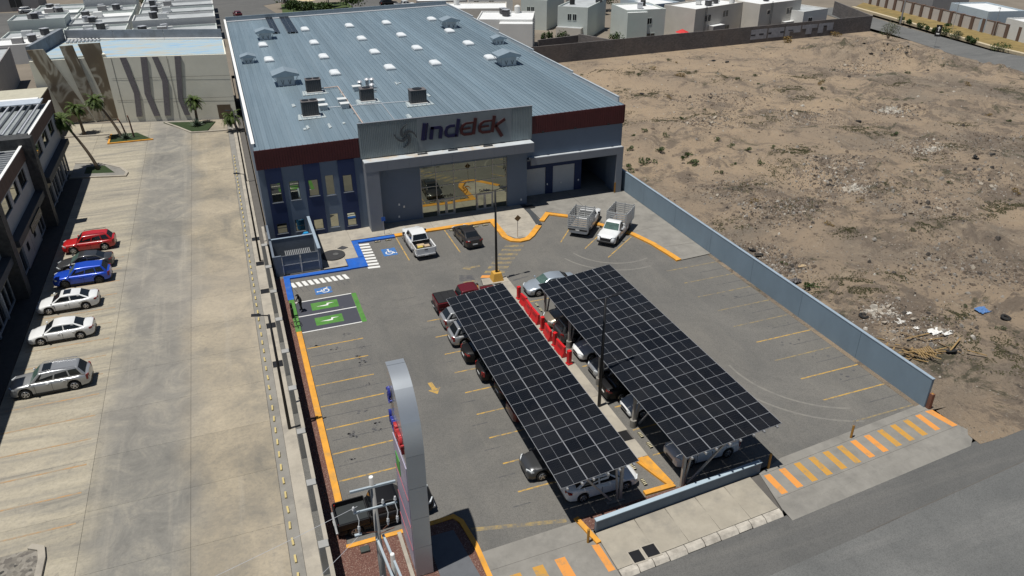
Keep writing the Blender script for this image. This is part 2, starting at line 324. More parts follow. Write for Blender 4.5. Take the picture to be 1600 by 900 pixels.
# --- sidewalk by the street, slabs of its own
def swalk(x): return (25.0 if x < 26 else 0)+0
sw = struct('sidewalk', MB().prism([(14.75, 23.95), (25.55, 24.65), (26.2, 27.50), (14.72, 26.75)], -0.30, -0.045), JOINT)
xs = [14.76, 17.24, 19.30, 21.4, 23.5, 25.45]
for a, b in zip(xs[:-1], xs[1:]):
    f0 = lambda x: 24.12+(x-14.75)*0.062; f1 = lambda x: 26.78+(x-14.75)*0.066
    MB().prism([(a+.015, f0(a)), (b-.015, f0(b)), (b-.015+0.06, f1(b)), (a+.015, f1(a))], -0.05, 0.0).build('slab', SIDEW, sw)
x = 14.78; k = 0
while x < 25.4:
    e = min(25.5, x+random.uniform(0.9, 1.5)); d = random.uniform(-.03, .03)
    z_ = random.uniform(-.012, 0.004); fa = lambda q: 23.72+(q-14.75)*.064+d; fb = lambda q: 24.10+(q-14.75)*.062
    MB().add([(x+.02, fa(x)-.16, -.17), (e-.02, fa(e)-.16, -.17), (e-.02, fb(e), -.17), (x+.02, fb(x), -.17), (x+.02, fa(x)+.06, z_), (e-.02, fa(e)+.06, z_), (e-.02, fb(e), z_), (x+.02, fb(x), z_)], [(3, 2, 1, 0), (4, 5, 6, 7), (0, 1, 5, 4), (1, 2, 6, 5), (2, 3, 7, 6), (3, 0, 4, 7)]).build('kerb_stone', KERBS, sw, bevel=.02); x = e
for x0, x1, y0 in ((15.80, 16.45, 24.16), (16.66, 17.40, 24.24)):
    MB().box(x0-.09, y0-.09, -0.02, x1+.09, y0+.85, 0.012).build('frame', CONC, sw)
    MB().box(x0, y0, 0.0, x1, y0+0.76, 0.022).build('hatch_cover', BLACK, sw, bevel=0.008)
# --- the two driveways with orange crossing stripes
d1 = struct('driveway', MB().prism([(-2.5, 22.6), (14.72, 23.7), (14.72, 27.2), (14.25, 27.95), (8.35, 27.75), (8.3, 26.1), (-2.5, 25.5)], -0.3, 0.0), CONC2)
for i in range(6):
    x = 13.4-i*0.0; x = 14.2-1.30*i if i else 14.22
    a = x-0.05; top = 25.95-(14.2-x)*.05; bot = 24.15-(14.2-x)*.06
    if i == 0: p = [(14.18, 26.1), (14.60, 26.0), (14.66, 24.15), (14.25, 24.15)]
    else: p = [(a-.95, top), (a-.35, top), (a-.30, bot), (a-.92, bot)]
    MB().flat(p, 0.005).build('crossing_stripe', ORANGE if i in (0, 1) else ORANGE2, d1)
for yy in (26.55,):
    MB().flat([(0, yy-.35), (14.2, yy), (14.2, yy+.02), (0, yy-.33)], 0.004).build('joint', JOINT, d1)
d2_ = struct('driveway', MB().prism([(25.60, 24.55), (40.35, 25.75), (41.4, 26.55), (40.75, 29.35), (28.3, 28.25), (26.2, 27.55)], -0.3, 0.002), CONC2)
n = 12
for i in range(n):
    u = i/(n-1); x = 26.32+(39.45-26.32)*u; t0 = 27.30+1.22*u; b0 = 25.60+1.25*u
    MB().flat([(x, t0), (x+.46, t0), (x+.48, b0), (x+.02, b0)], 0.007).build('crossing_stripe', ORANGE if i in (0, 1, 6, 7, 11) else ORANGE2, d2_)
MB().flat([(40.45, 28.65), (41.05, 28.6), (41.3, 26.75), (40.85, 26.75)], 0.007).build('crossing_stripe', ORANGE, d2_)
MB().flat([(25.9, 25.42), (41.2, 26.70), (41.2, 26.72), (25.9, 25.44)], 0.006).build('joint', JOINT, d2_)
MB().flat([(26.2, 27.38), (40.7, 28.75), (40.7, 28.77), (26.2, 27.40)], 0.0065).build('joint', JOINT, d2_)
for own, a, c in ((d2_, (25.62, 24.56), (41.38, 26.54)), (d1, (-2.5, 22.62), (14.70, 23.70))):
    A_ = Vector(a); B_ = Vector(c); n_ = (B_-A_).normalized(); n_ = Vector((n_.y, -n_.x))
    k_ = 1 if own is d2_ else 0
    pts = [(A_, 0.001), (Vector((40.35, 25.76)) if k_ else B_, 0.001), ((Vector((40.45, 25.76)) if k_ else B_)+n_*.75, -.158), (A_+n_*.75, -.158)]
    MB().add([(p.x, p.y, z) for p, z in pts], [(3, 2, 1, 0)]).build('kerb_ramp', CONC2, own)
    if k_: MB().add([(40.35, 25.76, .001), (41.4, 26.55, .001), (41.9, 25.95, -.158), (40.45+n_.x*.75, 25.76+n_.y*.75, -.158)], [(3, 2, 1, 0)]).build('kerb_ramp', CONC2, own)
# --- gravel beds
gb = struct('gravel_bed', MB().prism([(1.0, 25.3), (8.30, 25.8), (8.30, 27.9), (7.75, 30.62), (1.25, 30.60)], -0.2, 0.06), GRAVEL)
MB().prism([(5.9, 25.7), (7.9, 25.85), (7.45, 29.75), (5.9, 29.75)], 0.0, .075).build('sign_footing_pad', M('slate_pad', (0.10, 0.105, 0.115), 0.7, 0.1), gb)
MB().prism([(0.74, 27.0), (1.72, 27.0), (1.72, 64.2), (0.74, 64.2)], -0.2, 0.05).build('gravel_strip', GRAVEL, None)['kind'] = 'structure'
MB().prism([(14.55, 27.05), (26.3, 27.95), (26.4, 28.35), (18.2, 28.20), (14.35, 28.05)], -0.2, 0.05).build('gravel_border', GRAVEL, None)['kind'] = 'structure'
# --- plaza slabs
pz = struct('plaza', MB().flat([(-40, 18), (0.9, 18), (0.9, 121.2), (-24.5, 127.2), (-40, 131)], -0.035), JOINT)
cols = [-18.7, -12.0, -6.3, -1.32]
y = 19.0; k = 0
while y < 112:
    e = y+4.9
    for a, b in zip(cols[:-1], cols[1:]):
        MB().box(a+.010, y+.006, -0.15, b-.010, e-.006, -0.012).build('slab', PLAZA, pz)
    if y > 99: MB().box(-30, y+.01, -0.15, -18.712, e-.01, -0.012).build('slab', PLAZA, pz)
    y = e
yt = y
for a, b in zip([-32]+cols[:-1], cols):
    MB().prism([(a+.012, yt+.01), (b-.012, yt+.01), (b-.012, 120.9-(b+1.3)*.25), (a+.012, 120.9-(a+1.3)*.25)], -0.15, -0.012).build('slab', PLAZA, pz)
MB().box(-1.30, 22, -0.15, -0.62, 119, -0.004).build('gutter', CONC2, pz)
MB().box(-0.60, 22, -0.15, 0.20, 119, 0.08).build('walkway', CONC, pz)
MB().box(0.205, 27, -0.15, 0.60, 72, 0.05).build('grey_gravel', M('grey_gravel', (0.11, 0.108, 0.10), 0.9, 0.3, 14), pz)
for yy in (67.6, 55.6, 49.7, 61.8, 73.5, 44.8):
    if yy > 45: MB().box(-0.55, yy, 0.0, 0.18, yy+0.85, 0.094).build('grate', BLACK, pz)
MB().box(-20.3, 20, -0.1, -18.72, 99.6, 0.10).build('shop_walkway', M('shade_darkened_paving', (0.05, 0.048, 0.046), 0.8, 0.2, 2), pz)  # paving colour darkened to deepen the shade along the shop row
for i in range(15):                                                     # faint bay lines on the plaza
    yy = 37.8+i*2.62
    MB().flat([(-18.3, yy), (-12.4, yy), (-12.4, yy+.13), (-18.3, yy+.13)], -0.006).build('bay_line', RUSTL, pz)
# --- far right road and its verge
rd = struct('road', MB().flat([(133, 85), (136.2, 98.1), (137.2, 111.8), (139.8, 121.3), (141.6, 128.8), (144.0, 138), (146, 152), (152, 175), (163, 175), (158, 160), (153.9, 144), (151.3, 128.6), (148.6, 115.5), (150.3, 106), (154, 90), (160, 70), (140, 60)], 0.02), STREET2)
DRYG = M('dry_yellow_grass', (0.20, 0.145, 0.055), 0.95, 0.25, 0.5, bmp=0.5, bs=4, stain=(0.12, 0.11, 0.05), sscale=0.15)
struct('verge', MB().add([(150.6, 108, .15), (151.5, 118, .15), (154.0, 128.5, .15), (158.4, 146.7, .15), (164, 172, .15), (173.2, 178, .3), (170.2, 159.3, .3), (166.5, 141, .3), (161.8, 120, .3), (159.5, 109, .3)], [(0, 9, 8, 1), (1, 8, 7, 2), (2, 7, 6, 3), (3, 6, 5, 4)]), DRYG)
ribbon([(150.4, 108), (151.3, 118), (153.8, 128.5), (158.2, 146.7), (163.8, 172)], 1.0, -0.1, 0.45).build('verge_kerb', M('cream_kerb', (0.45, 0.38, 0.26), 0.8, 0.15), None)['kind'] = 'structure'
# --- desert terrain
MOUNDS = []
rr = random.Random(11)
for _ in range(110):
    MOUNDS.append((rr.uniform(46, 134), rr.uniform(32, 134), rr.uniform(1.0, 3.6), rr.uniform(0.15, 0.75)))
MOUNDS += [(118, 122, 5.5, 3.2), (124, 117, 4.5, 2.8), (111, 125, 4.5, 1.9), (128, 110, 4, 2.1), (131, 101, 3.5, 1.6), (121, 112, 3, 1.5), (115, 117, 3, 1.4), (75, 66, 6, 1.0), (84, 60, 5, 0.8), (70, 60, 5, 0.7), (60, 88, 5, 0.9),
           (92, 77, 4, 0.7), (88, 92, 5, .9), (100, 95, 5, 1.0), (110, 84, 5, .9), (74, 100, 6, .7), (60, 52, 4.5, .8), (66, 48, 4, .7), (135, 125, 3, 1.2), (134, 117, 3, 1.1)]
def hgt(x, y):
    w = max(0, min(1, (x-42.5)/5))*max(0, min(1, (y-31)/4))*max(0, min(1, (138.2-y)/5))
    we = max(0, min(1, (138.5-x)/4))
    v = Vector((x, y, 0))
    h = 0.55*noise.noise(v*0.06)+0.52*noise.noise(v*0.19+Vector((5, 3, 1)))+0.20*noise.noise(v*0.5)+0.13*abs(noise.noise(v*1.2))
    rough = max(0.0, noise.noise(v*0.11+Vector((9, 0, 2)))+0.15)
    h += rough*(0.45*abs(noise.noise(v*0.9+Vector((1, 2, 3))))+0.28*noise.noise(v*2.1))
    for mx, my, mr, mh in MOUNDS:
        d = (x-mx)**2+(y-my)**2
        if d < mr*mr*6: h += mh*math.exp(-d/(mr*mr))*(0.8+0.5*noise.noise(v*0.8))
    return (h+0.15)*w*we+0.06*noise.noise(v*1.5)*w-0.02
nx, ny = 215, 240; X0, X1, Y0, Y1 = 40.3, 142, 25.0, 143.0
vs = []; fs = []
for j in range(ny+1):
    yy = Y0+(Y1-Y0)*(j/ny)**1.25
    for i in range(nx+1):
        xx = X0+(X1-X0)*(i/nx)**1.25; y2 = yy
        lim = sty(xx)+2.6+max(0, 6-(xx-40.3))*0.15
        y2 = max(yy, lim) if yy < 33 else yy
        xr = 136+ (yy-98)*0.145 if yy > 98 else 136
        vs.append((min(xx, xr+1.5), y2, hgt(xx, yy)))
for j in range(ny):
    for i in range(nx): a = j*(nx+1)+i; fs.append((a, a+1, a+nx+2, a+nx+1))
mbd = MB().add(vs, fs); desert = mbd.build('desert_ground', SOIL, smooth=True); desert['kind'] = 'structure'
sv = []; sf = []
for k in range(46):
    x = 41.25+k*2.0; w_ = .35*noise.noise(Vector((x*.4, 0, 0)))
    sv += [(x, sty(x)-.45+w_, -.150), (x, sty(x)+1.2+w_*.5, -.06), (x, sty(x)+3.2, -.022)]
    if k: sf += [(3*k-3, 3*k, 3*k+1, 3*k-2), (3*k-2, 3*k+1, 3*k+2, 3*k-1)]
struct('dirt_shoulder', MB().add(sv, sf), SOIL)
# ================================================================= lot: aprons, kerbs, markings
LZ = -0.03
def mark(name, poly, mat, dz=0.005, parent=None): return MB().flat(poly, LZ+dz).build(name, mat, parent or lot)
def rect(x0, y0, x1, y1): return [(x0, y0), (x1, y0), (x1, y1), (x0, y1)]
# front pavement in slabs (left piece, entrance piece, peninsula)
fp = struct('front_pavement', MB().prism([(5.3, 64.6), (7.5, 64.6), (7.5, 66.0), (8.75, 66.0), (8.75, 70.05), (23.8, 70.05), (23.6, 65.6), (24.4, 64.3), (25.6, 64.3), (28.0, 67.3), (28.0, 76), (5.3, 76)], -0.2, 0.085), JOINT)
for p in ([(5.31, 64.62), (7.48, 64.62), (7.48, 68.9), (5.31, 68.9)], [(7.5, 66.02), (8.73, 66.02), (8.73, 68.9), (7.5, 68.9)], [(5.31, 68.92), (8.73, 68.92), (8.73, 75.9), (5.31, 75.9)],
          [(8.75, 70.07), (12.9, 70.07), (12.9, 75.9), (8.75, 75.9)], [(12.92, 70.07), (17.3, 70.07), (17.3, 75.9), (12.92, 75.9)], [(17.32, 70.07), (22, 70.07), (22, 75.9), (17.32, 75.9)],
          [(22.02, 70.07), (27.9, 70.07), (27.9, 75.9), (22.02, 75.9)], [(23.85, 68.0), (27.9, 68.0), (27.9, 70.05), (23.82, 70.05)], [(23.8, 66.3), (27.25, 66.3), (27.9, 67.2), (27.9, 67.98), (23.82, 67.98)],
          [(23.8, 65.7), (24.4, 64.6), (25.6, 64.6), (27.2, 66.28), (23.79, 66.28)]):
    MB().prism(p, 0.05, 0.10).build('slab', CONC, fp)
MB().prism([(27.92, 76), (27.92, 70.2), (27.55, 67.1), (28.15, 66.9), (28.52, 70.2), (28.52, 76)], -0.1, 0.104).build('drain_channel', M('dark_grating', (0.05, 0.055, 0.06), 0.6, 0.3, 20), fp)
MB().box(28.0, 71.35, 0.0, 29.2, 72.3, 0.112).build('drain_grate', BLACK, fp)
ra = struct('loading_apron', MB().prism([(28.54, 76.5), (28.54, 68.3), (29.95, 70.0), (32.1, 68.05), (34.3, 64.6), (36.1, 61.9), (37.05, 57.5), (37.3, 54.5), (40.7, 54.7), (40.7, 76.5)], -0.2, 0.045), JOINT)
for p in ([(28.56, 76.4), (28.56, 68.36), (29.95, 70.02), (32.1, 68.1), (34.3, 64.65), (34.35, 76.4)], [(34.38, 64.6), (36.12, 61.92), (40.68, 62.4), (40.68, 76.4), (34.38, 76.4)],
          [(36.14, 61.9), (37.05, 57.6), (40.68, 57.4), (40.68, 62.38)], [(37.06, 57.56), (37.3, 54.52), (40.68, 54.7), (40.68, 57.36)]):
    MB().prism(p, 0.0, 0.05).build('slab', CONC2, ra)
# yellow kerb around the front, in two runs, and the blue kerb
k1 = ribbon([(13.12, 69.75), (23.60, 69.75), (23.50, 65.4), (23.9, 64.4), (24.6, 64.02), (25.4, 64.12), (26.1, 64.75), (27.72, 66.75)], 0.62, -0.06, 0.12).build('yellow_kerb', YELLOW); k1['kind'] = 'structure'
k2 = ribbon([(28.45, 67.75), (29.80, 69.4), (32.0, 67.6), (34.12, 64.25), (35.85, 61.4), (36.6, 58.6), (36.95, 55.8), (37.05, 54.5)], 0.56, -0.06, 0.12).build('yellow_kerb', YELLOW); k2['kind'] = 'structure'
k3 = ribbon([(13.08, 69.60), (9.02, 69.60), (9.02, 66.0)], 0.55, -0.06, 0.12).build('blue_kerb', BLUE); k3['kind'] = 'structure'
MB().box(7.55, 63.85, -0.06, 9.28, 65.95, 0.108).build('blue_kerb', BLUE)['kind'] = 'structure'
ribbon([(7.6, 64.05), (1.85, 64.15), (1.80, 59.75)], 0.52, -0.06, 0.115).build('blue_kerb', BLUE)['kind'] = 'structure'
MB().box(1.60, 54.2, -0.06, 2.04, 59.72, 0.115).build('green_kerb', GREEN)['kind'] = 'structure'
k4 = ribbon([(1.83, 54.18), (1.80, 33.9)], 0.40, -0.06, 0.115).build('yellow_kerb', YELLOW); k4['kind'] = 'structure'
ribbon([(1.65, 30.62), (6.65, 30.66), (7.72, 30.72), (8.05, 30.2), (8.28, 28.2), (8.30, 25.9)], 0.28, -0.06, 0.115).build('yellow_kerb', YELLOW)['kind'] = 'structure'
ribbon([(20.05, 31.3), (20.62, 28.5), (18.8, 28.5)], 0.0+0.34, -0.06, 0.12).build('yellow_kerb', YELLOW)['kind'] = 'structure'
MB().prism([(19.62, 31.3), (20.60, 31.3), (20.85, 28.6), (20.45, 28.55)], -0.06, 0.10).build('yellow_kerb', YELLOW)['kind'] = 'structure'
ribbon([(14.2, 28.15), (14.62, 26.05)], 0.30, -0.06, 0.11).build('yellow_kerb', YELLOW)['kind'] = 'structure'
# centre island between the carports
isl = struct('centre_island', MB().prism([(18.1, 56.3), (18.3, 57.5), (20.6, 57.35), (20.62, 31.3), (19.75, 31.3), (19.75, 56.2)], -0.06, 0.10), JOINT)
for a, b in ((31.32, 33.0), (34.0, 38), (38.02, 43), (43.02, 48), (48.02, 53), (53.02, 56.2)):
    MB().box(19.76, a, 0.0, 20.61, b, 0.115).build('slab', CONC, isl)
MB().prism([(18.12, 56.32), (18.32, 57.48), (20.59, 57.33), (20.6, 56.22)], 0.0, 0.115).build('slab', CONC, isl)
MB().box(19.9, 33.02, 0, 20.5, 33.98, 0.108).build('drain_grate', BLACK, isl)
# bays on the left: yellow line and an older dark line beside it
for i in range(7):
    y = 51.62-i*2.605
    mark('bay_line', rect(2.1, y-.06, 6.5-.1*(i % 3), y+.06), LINE_Y)
    mark('old_bay_line', rect(2.3, y-1.30, 6.9, y-1.24), LINE_D, 0.004)
for i in range(14):                                                     # oil stains in the bays
    bx = random.uniform(2.6, 6.2); by = random.uniform(36, 53)
    for _ in range(9):
        a = bx+random.gauss(0, .22); c = by+random.gauss(0, .14); r = random.uniform(.03, .12)
        mark('oil_stain', [(a+r*math.cos(t)*random.uniform(.7, 1.4), c+r*math.sin(t)) for t in [k*math.pi/4 for k in range(8)]], LINE_D, 0.003)
for i in range(10):                                                     # right hand bays against the boundary wall
    y = 53.1-i*2.62
    mark('bay_line', rect(34.9+0.25*(i % 2), y-.06, 40.4, y+.06), LINE_Y if i in (5, 7, 8) else LINE_F)
    if i: mark('old_bay_line', rect(37.6, y+1.25, 40.3, y+1.33), LINE_D, 0.004)
for i in range(9):                                                      # ends of the bays under the carports
    y = 52.3-i*2.62
    mark('bay_line', rect(11.9, y-.06, 17.6, y+.06), LINE_Y)
    mark('bay_line', rect(21.0, y-.06, 25.6, y+.06), LINE_Y)
    mark('old_bay_line', rect(11.2, y-1.1, 12.3, y-1.02), LINE_D, 0.004)
for p in (((30.46, 65.07), (28.3, 62.38)), ((32.6, 62.5), (29.92, 60.17)), ((35.5, 61.0), (31.13, 57.58)), ((13.17, 69.4), (13.2, 63.8)), ((18.27, 69.4), (18.25, 63.8))):
    a = Vector(p[0]); b = Vector(p[1]); n_ = (b-a).normalized(); n_ = Vector((-n_.y, n_.x))*.06
    mark('bay_line', [tuple(a-n_), tuple(b-n_), tuple(b+n_), tuple(a+n_)], LINE_Y)
# oblique pedestrian crossing
for i in range(8):
    u = i/7; x = 22.95-4.25*u; y = 63.55-5.35*u; w = 1.75
    mark('crossing_stripe', [(x, y+.22), (x+w, y-.42+.0), (x+w-.30, y-.85), (x-.30, y-.20)], LINE_F if i < 7 else ORANGE)
ARX, ARY = 9.95, 43.15
def arrow(x, y, ang, L_=1.9):
    c, s_ = math.cos(ang), math.sin(ang)
    f = lambda u, v: (x+c*u-s_*v, y+s_*u+c*v)
    mark('arrow', [f(-L_/2, -.16), f(.1, -.16), f(.1, -.48), f(L_/2, 0), f(.1, .48), f(.1, .16), f(-L_/2, .16)], LINE_Y if ang < -1 else LINE_F)
arrow(18.2, 60.3, math.pi); arrow(ARX, ARY, R(-84), 1.55)
# patches and long old stripes
mark('repair_patch', [(16.7, 59.2), (17.9, 58.8), (17.85, 57.8), (16.4, 57.9)], LINE_D, 0.004)
mark('repair_patch', [(16.7, 57.6), (18.0, 57.4), (17.6, 57.9), (16.6, 58.8)], LINE_F, 0.003)
mark('tar_mark', [(21.0, 56.35), (22.6, 56.65), (22.6, 56.85), (21.0, 56.55)], LINE_D)
mark('gutter_stripe', [(8.4, 29.35), (13.65, 28.1), (13.68, 28.38), (8.4, 29.65)], LINE_F, 0.003)
for y in (58.9, 41.0): pass
TYM = worn('tyre_rub_mark', (0.098, 0.094, 0.088), (0.135, 0.129, 0.118), 0.48, 1.4)
TYL = worn('pale_tyre_track', (0.185, 0.175, 0.155), (0.145, 0.139, 0.128), 0.5, 1.4)
for k, (cx_, cy_, rad, a0, a1, mt) in enumerate(((38.5, 37.5, 7.2, 175, 250, TYL), (38.5, 37.5, 8.6, 172, 252, TYL), (36.5, 20.5, 13.5, 60, 120, TYM), (33.0, 60.5, 4.6, 190, 290, TYL), (33.0, 60.5, 6.0, 195, 280, TYL), (26.5, 58.5, 6.5, 150, 215, TYM), (11.2, 60.0, 3.4, 200, 330, TYM), (11.2, 60.0, 4.8, 195, 320, TYM))):
    o_, i_ = ring(cx_, cy_, rad, .17, R(a0), R(a1), 22) if False else ([(cx_+(rad+.085)*math.cos(R(a0+(a1-a0)*q/22)), cy_+(rad+.085)*math.sin(R(a0+(a1-a0)*q/22))) for q in range(23)], [(cx_+(rad-.085)*math.cos(R(a0+(a1-a0)*q/22)), cy_+(rad-.085)*math.sin(R(a0+(a1-a0)*q/22))) for q in range(23)])
    mb = MB()
    for q in range(22): mb.flat([o_[q], o_[q+1], i_[q+1], i_[q]], LZ+.0015)
    if cy_ > 25: mb.build('tyre_mark', mt, lot)
for y_ in (47, 44.4, 41.8, 39.2, 36.6, 34):                             # drips in the right hand bays
    for _ in range(5):
        a = random.uniform(36.6, 39.6); c = y_+random.gauss(0, .25); r = random.uniform(.04, .13)
        mark('oil_stain', [(a+r*math.cos(t)*random.uniform(.7, 1.4), c+r*math.sin(t)) for t in [k*math.pi/4 for k in range(8)]], LINE_D, 0.003)
# hatched access aisles
for i in range(9):
    y = 63.5+i*0.66
    mark('hatch_stripe', [(9.2, y), (10.32, y-.12), (10.34, y+.26), (9.2, y+.38)], LINE_W)
for i in range(10):
    x = 2.05+i*0.52
    mark('hatch_stripe', [(x+.18, 62.18), (x+.52, 62.18), (x+.28, 63.15), (x-.06, 63.15)], LINE_W)
    if i in (0, 1, 2, 7, 8, 9): mark('old_hatch_stripe', [(x+.40, 61.1), (x+.48, 61.1), (x+.24, 62.1), (x+.16, 62.1)], LINE_D)
# wheelchair symbols
def ring(cx, cy, r, w, a0, a1, n=14, sq=1.0):
    o = [(cx+(r+w/2)*math.cos(a0+(a1-a0)*i/n), cy+sq*(r+w/2)*math.sin(a0+(a1-a0)*i/n)) for i in range(n+1)]
    i_ = [(cx+(r-w/2)*math.cos(a0+(a1-a0)*i/n), cy+sq*(r-w/2)*math.sin(a0+(a1-a0)*i/n)) for i in range(n+1)]
    return o, i_
def wheelchair(cx, cy, rot, s_):
    def tr(p): c, q = math.cos(rot), math.sin(rot); return (cx+(c*p[0]-q*p[1])*s_, cy+(q*p[0]+c*p[1])*s_)
    mb = MB(); o, i_ = ring(-0.05, -0.12, 0.27, 0.09, R(120), R(395))
    for k in range(len(o)-1): mb.flat([tr(o[k]), tr(o[k+1]), tr(i_[k+1]), tr(i_[k])], LZ+.012)
    for q in ([(-.12, .34), (.0, .34), (.02, -.02), (-.10, -.02)], [(-.10, .02), (.20, .02), (.20, -.08), (-.10, -.08)], [(.16, .0), (.26, .0), (.42, -.34), (.32, -.36)], [(.33, -.36), (.36, -.28), (.52, -.24), (.5, -.34)], [(-.02, .2), (.18, .2), (.18, .12), (-.02, .12)]):
        mb.flat([tr(p) for p in q], LZ+.0125)
    hd = [tr((-.06+.085*math.cos(k*math.pi/5), .46+.085*math.sin(k*math.pi/5))) for k in range(10)]; mb.flat(hd, LZ+.012)
    mb.build('wheelchair_symbol', LINE_W, lot)
mark('symbol_field', rect(11.14, 65.5, 12.5, 67.15), BAYBLUE, 0.007); wheelchair(11.85, 66.3, 0, 1.25)
mark('symbol_field', rect(3.95, 60.1, 5.4, 61.3), BAYBLUE, 0.007); wheelchair(4.7, 60.7, R(90), 1.15)
# charging bays
mark('charging_bay', rect(2.06, 54.15, 6.85, 59.35), SLATE, 0.004)
mark('bay_edge', rect(6.88, 54.10, 7.28, 59.3), GREEN, 0.006)
for y in (59.3, 56.78, 54.15): mark('bay_line', rect(2.06, y-.06, 6.88, y+.06), LINE_W, 0.008)
for y in (58.07, 55.47):
    mark('bay_symbol', rect(3.29, y-.65, 5.53, y+.65), GREEN, 0.008)
    mark('lightning_bolt', [(3.65, y-.06), (4.55, y+.02), (4.62, y+.28), (5.25, y+.20), (4.75, y+.12), (4.68, y-.16), (4.3, y-.16)], LINE_W, 0.012)
# wheel stops (small studs in pairs)
STOP = MB(); STOP.box(-.07, -.42, 0, .07, .42, .09); STOPm = STOP.mesh('wheel_stop', BLACK)
WST = M('wheel_stop_white', (0.5, 0.45, 0.3), 0.7)
SM = MB(); SM.box(-.10, -.28, 0, .10, .28, .10, 0)
for yy in (-.2, -.07, .07, .2): SM.box(-.102, yy-.03, .02, .102, yy+.03, .102, 1)
SM = SM.mesh('wheel_stop', [BLACK, WST])
ORD = ['first', 'second', 'third', 'fourth', 'fifth', 'sixth', 'seventh', 'eighth', 'ninth', 'tenth', 'eleventh', 'twelfth']
def stop(x, y, rz=0.0, where=''):
    o = inst('wheel_stop', SM, None, (x, y, LZ), (0, 0, rz)); tag(o, where, 'wheel stop', 'striped rubber wheel stops in the bays')
for k, (x, y) in enumerate(((19.24, 29.36), (19.28, 30.78), (21.25, 32.2), (21.21, 33.3), (21.25, 49.2), (21.3, 50.6), (21.3, 51.5))): stop(x, y, 0, 'striped rubber wheel stop beside the centre island, %s from the street' % ORD[k])
for k, x in enumerate((11.2, 12.3, 14.0, 15.6, 19.0, 20.3, 21.5, 22.6)): stop(x, 69.0, R(90), 'striped rubber wheel stop below the front kerb, %s from the left' % ORD[k])
# ================================================================= boundary walls
WALLB = M('blue_grey_wall', (0.178, 0.240, 0.295), 0.75, 0.08, 0.4, stain=(0.150, 0.200, 0.245), sscale=0.3, bmp=0.06, bs=8, stretch=(1, 1, .5))
WCAP = M('wall_cap', (0.25, 0.31, 0.37), 0.7, 0.1)
bw = thing('boundary_wall', 'long blue grey rendered wall between the parking lot and the dusty vacant lot', 'wall', (40.9, 50, 0))
ys = [29.0, 35.5, 42, 48.5, 55, 61.5, 68, 74.0]
for a, b in zip(ys[:-1], ys[1:]):
    MB().box(40.72, a+.012, -0.2, 40.92, b-.012, 2.30).build('wall_panel', WALLB, bw)
MB().box(40.70, 28.98, 2.302, 40.94, 74.0, 2.36).build('coping', WCAP, bw)
sw_ = thing('street_wall', 'low pale blue wall between the carports and the street sidewalk', 'wall', (20, 27.5, 0))
f = lambda x: 26.88+(x-14.85)*.066
MB().prism([(14.85, f(14.85)), (26.3, f(26.3)), (26.3, f(26.3)+.22), (14.85, f(14.85)+.22)], -0.1, 0.74).build('wall_body', M('street_wall_render', (0.12, 0.155, 0.195), 0.75, 0.1), sw_)
MB().prism([(14.82, f(14.82)-.03), (26.33, f(26.33)-.03), (26.33, f(26.33)+.25), (14.82, f(14.82)+.25)], 0.742, 0.80).build('coping', M('pale_coping', (0.34, 0.42, 0.48), 0.7, 0.06), sw_)
# fence wall between plaza and lot: panels, pilasters and a stepped coping
FENCE = M('fence_wall_render', (0.30, 0.30, 0.29), 0.8, 0.12, 0.8, stain=(0.2, 0.19, 0.17))
fwl = thing('fence_wall', 'long pale concrete wall with pilasters between the plaza and the parking lot', 'wall', (0.6, 50, 0))
y = 24.6
while y < 72:
    MB().box(0.56, y+.25, -0.1, 0.72, y+4.55, 1.90).build('wall_panel', FENCE, fwl)
    MB().box(0.22, y-.25, -0.1, 0.74, y+.25, 2.05).build('pilaster', FENCE, fwl, bevel=0.02)
    MB().box(0.54, y+.252, 1.902, 0.76, y+4.548, 1.98).build('coping', CONC, fwl)
    y += 4.8
# pale plaza edge markers
EM = MB().box(-.055, -.27, 0, .055, .27, .10).mesh('edge_marker', M('cream_marker', (0.46, 0.37, 0.16), 0.6, 0.1))
y = 27.0
while y < 103:
    o = inst('edge_marker', EM, None, (-1.05+random.uniform(-.02, .02), y, -0.004), (0, 0, random.uniform(-.06, .06)))
    tag(o, 'small cream block in the row along the plaza edge beside the fence wall', 'kerb block', 'cream marker blocks along the plaza edge'); y += 1.27
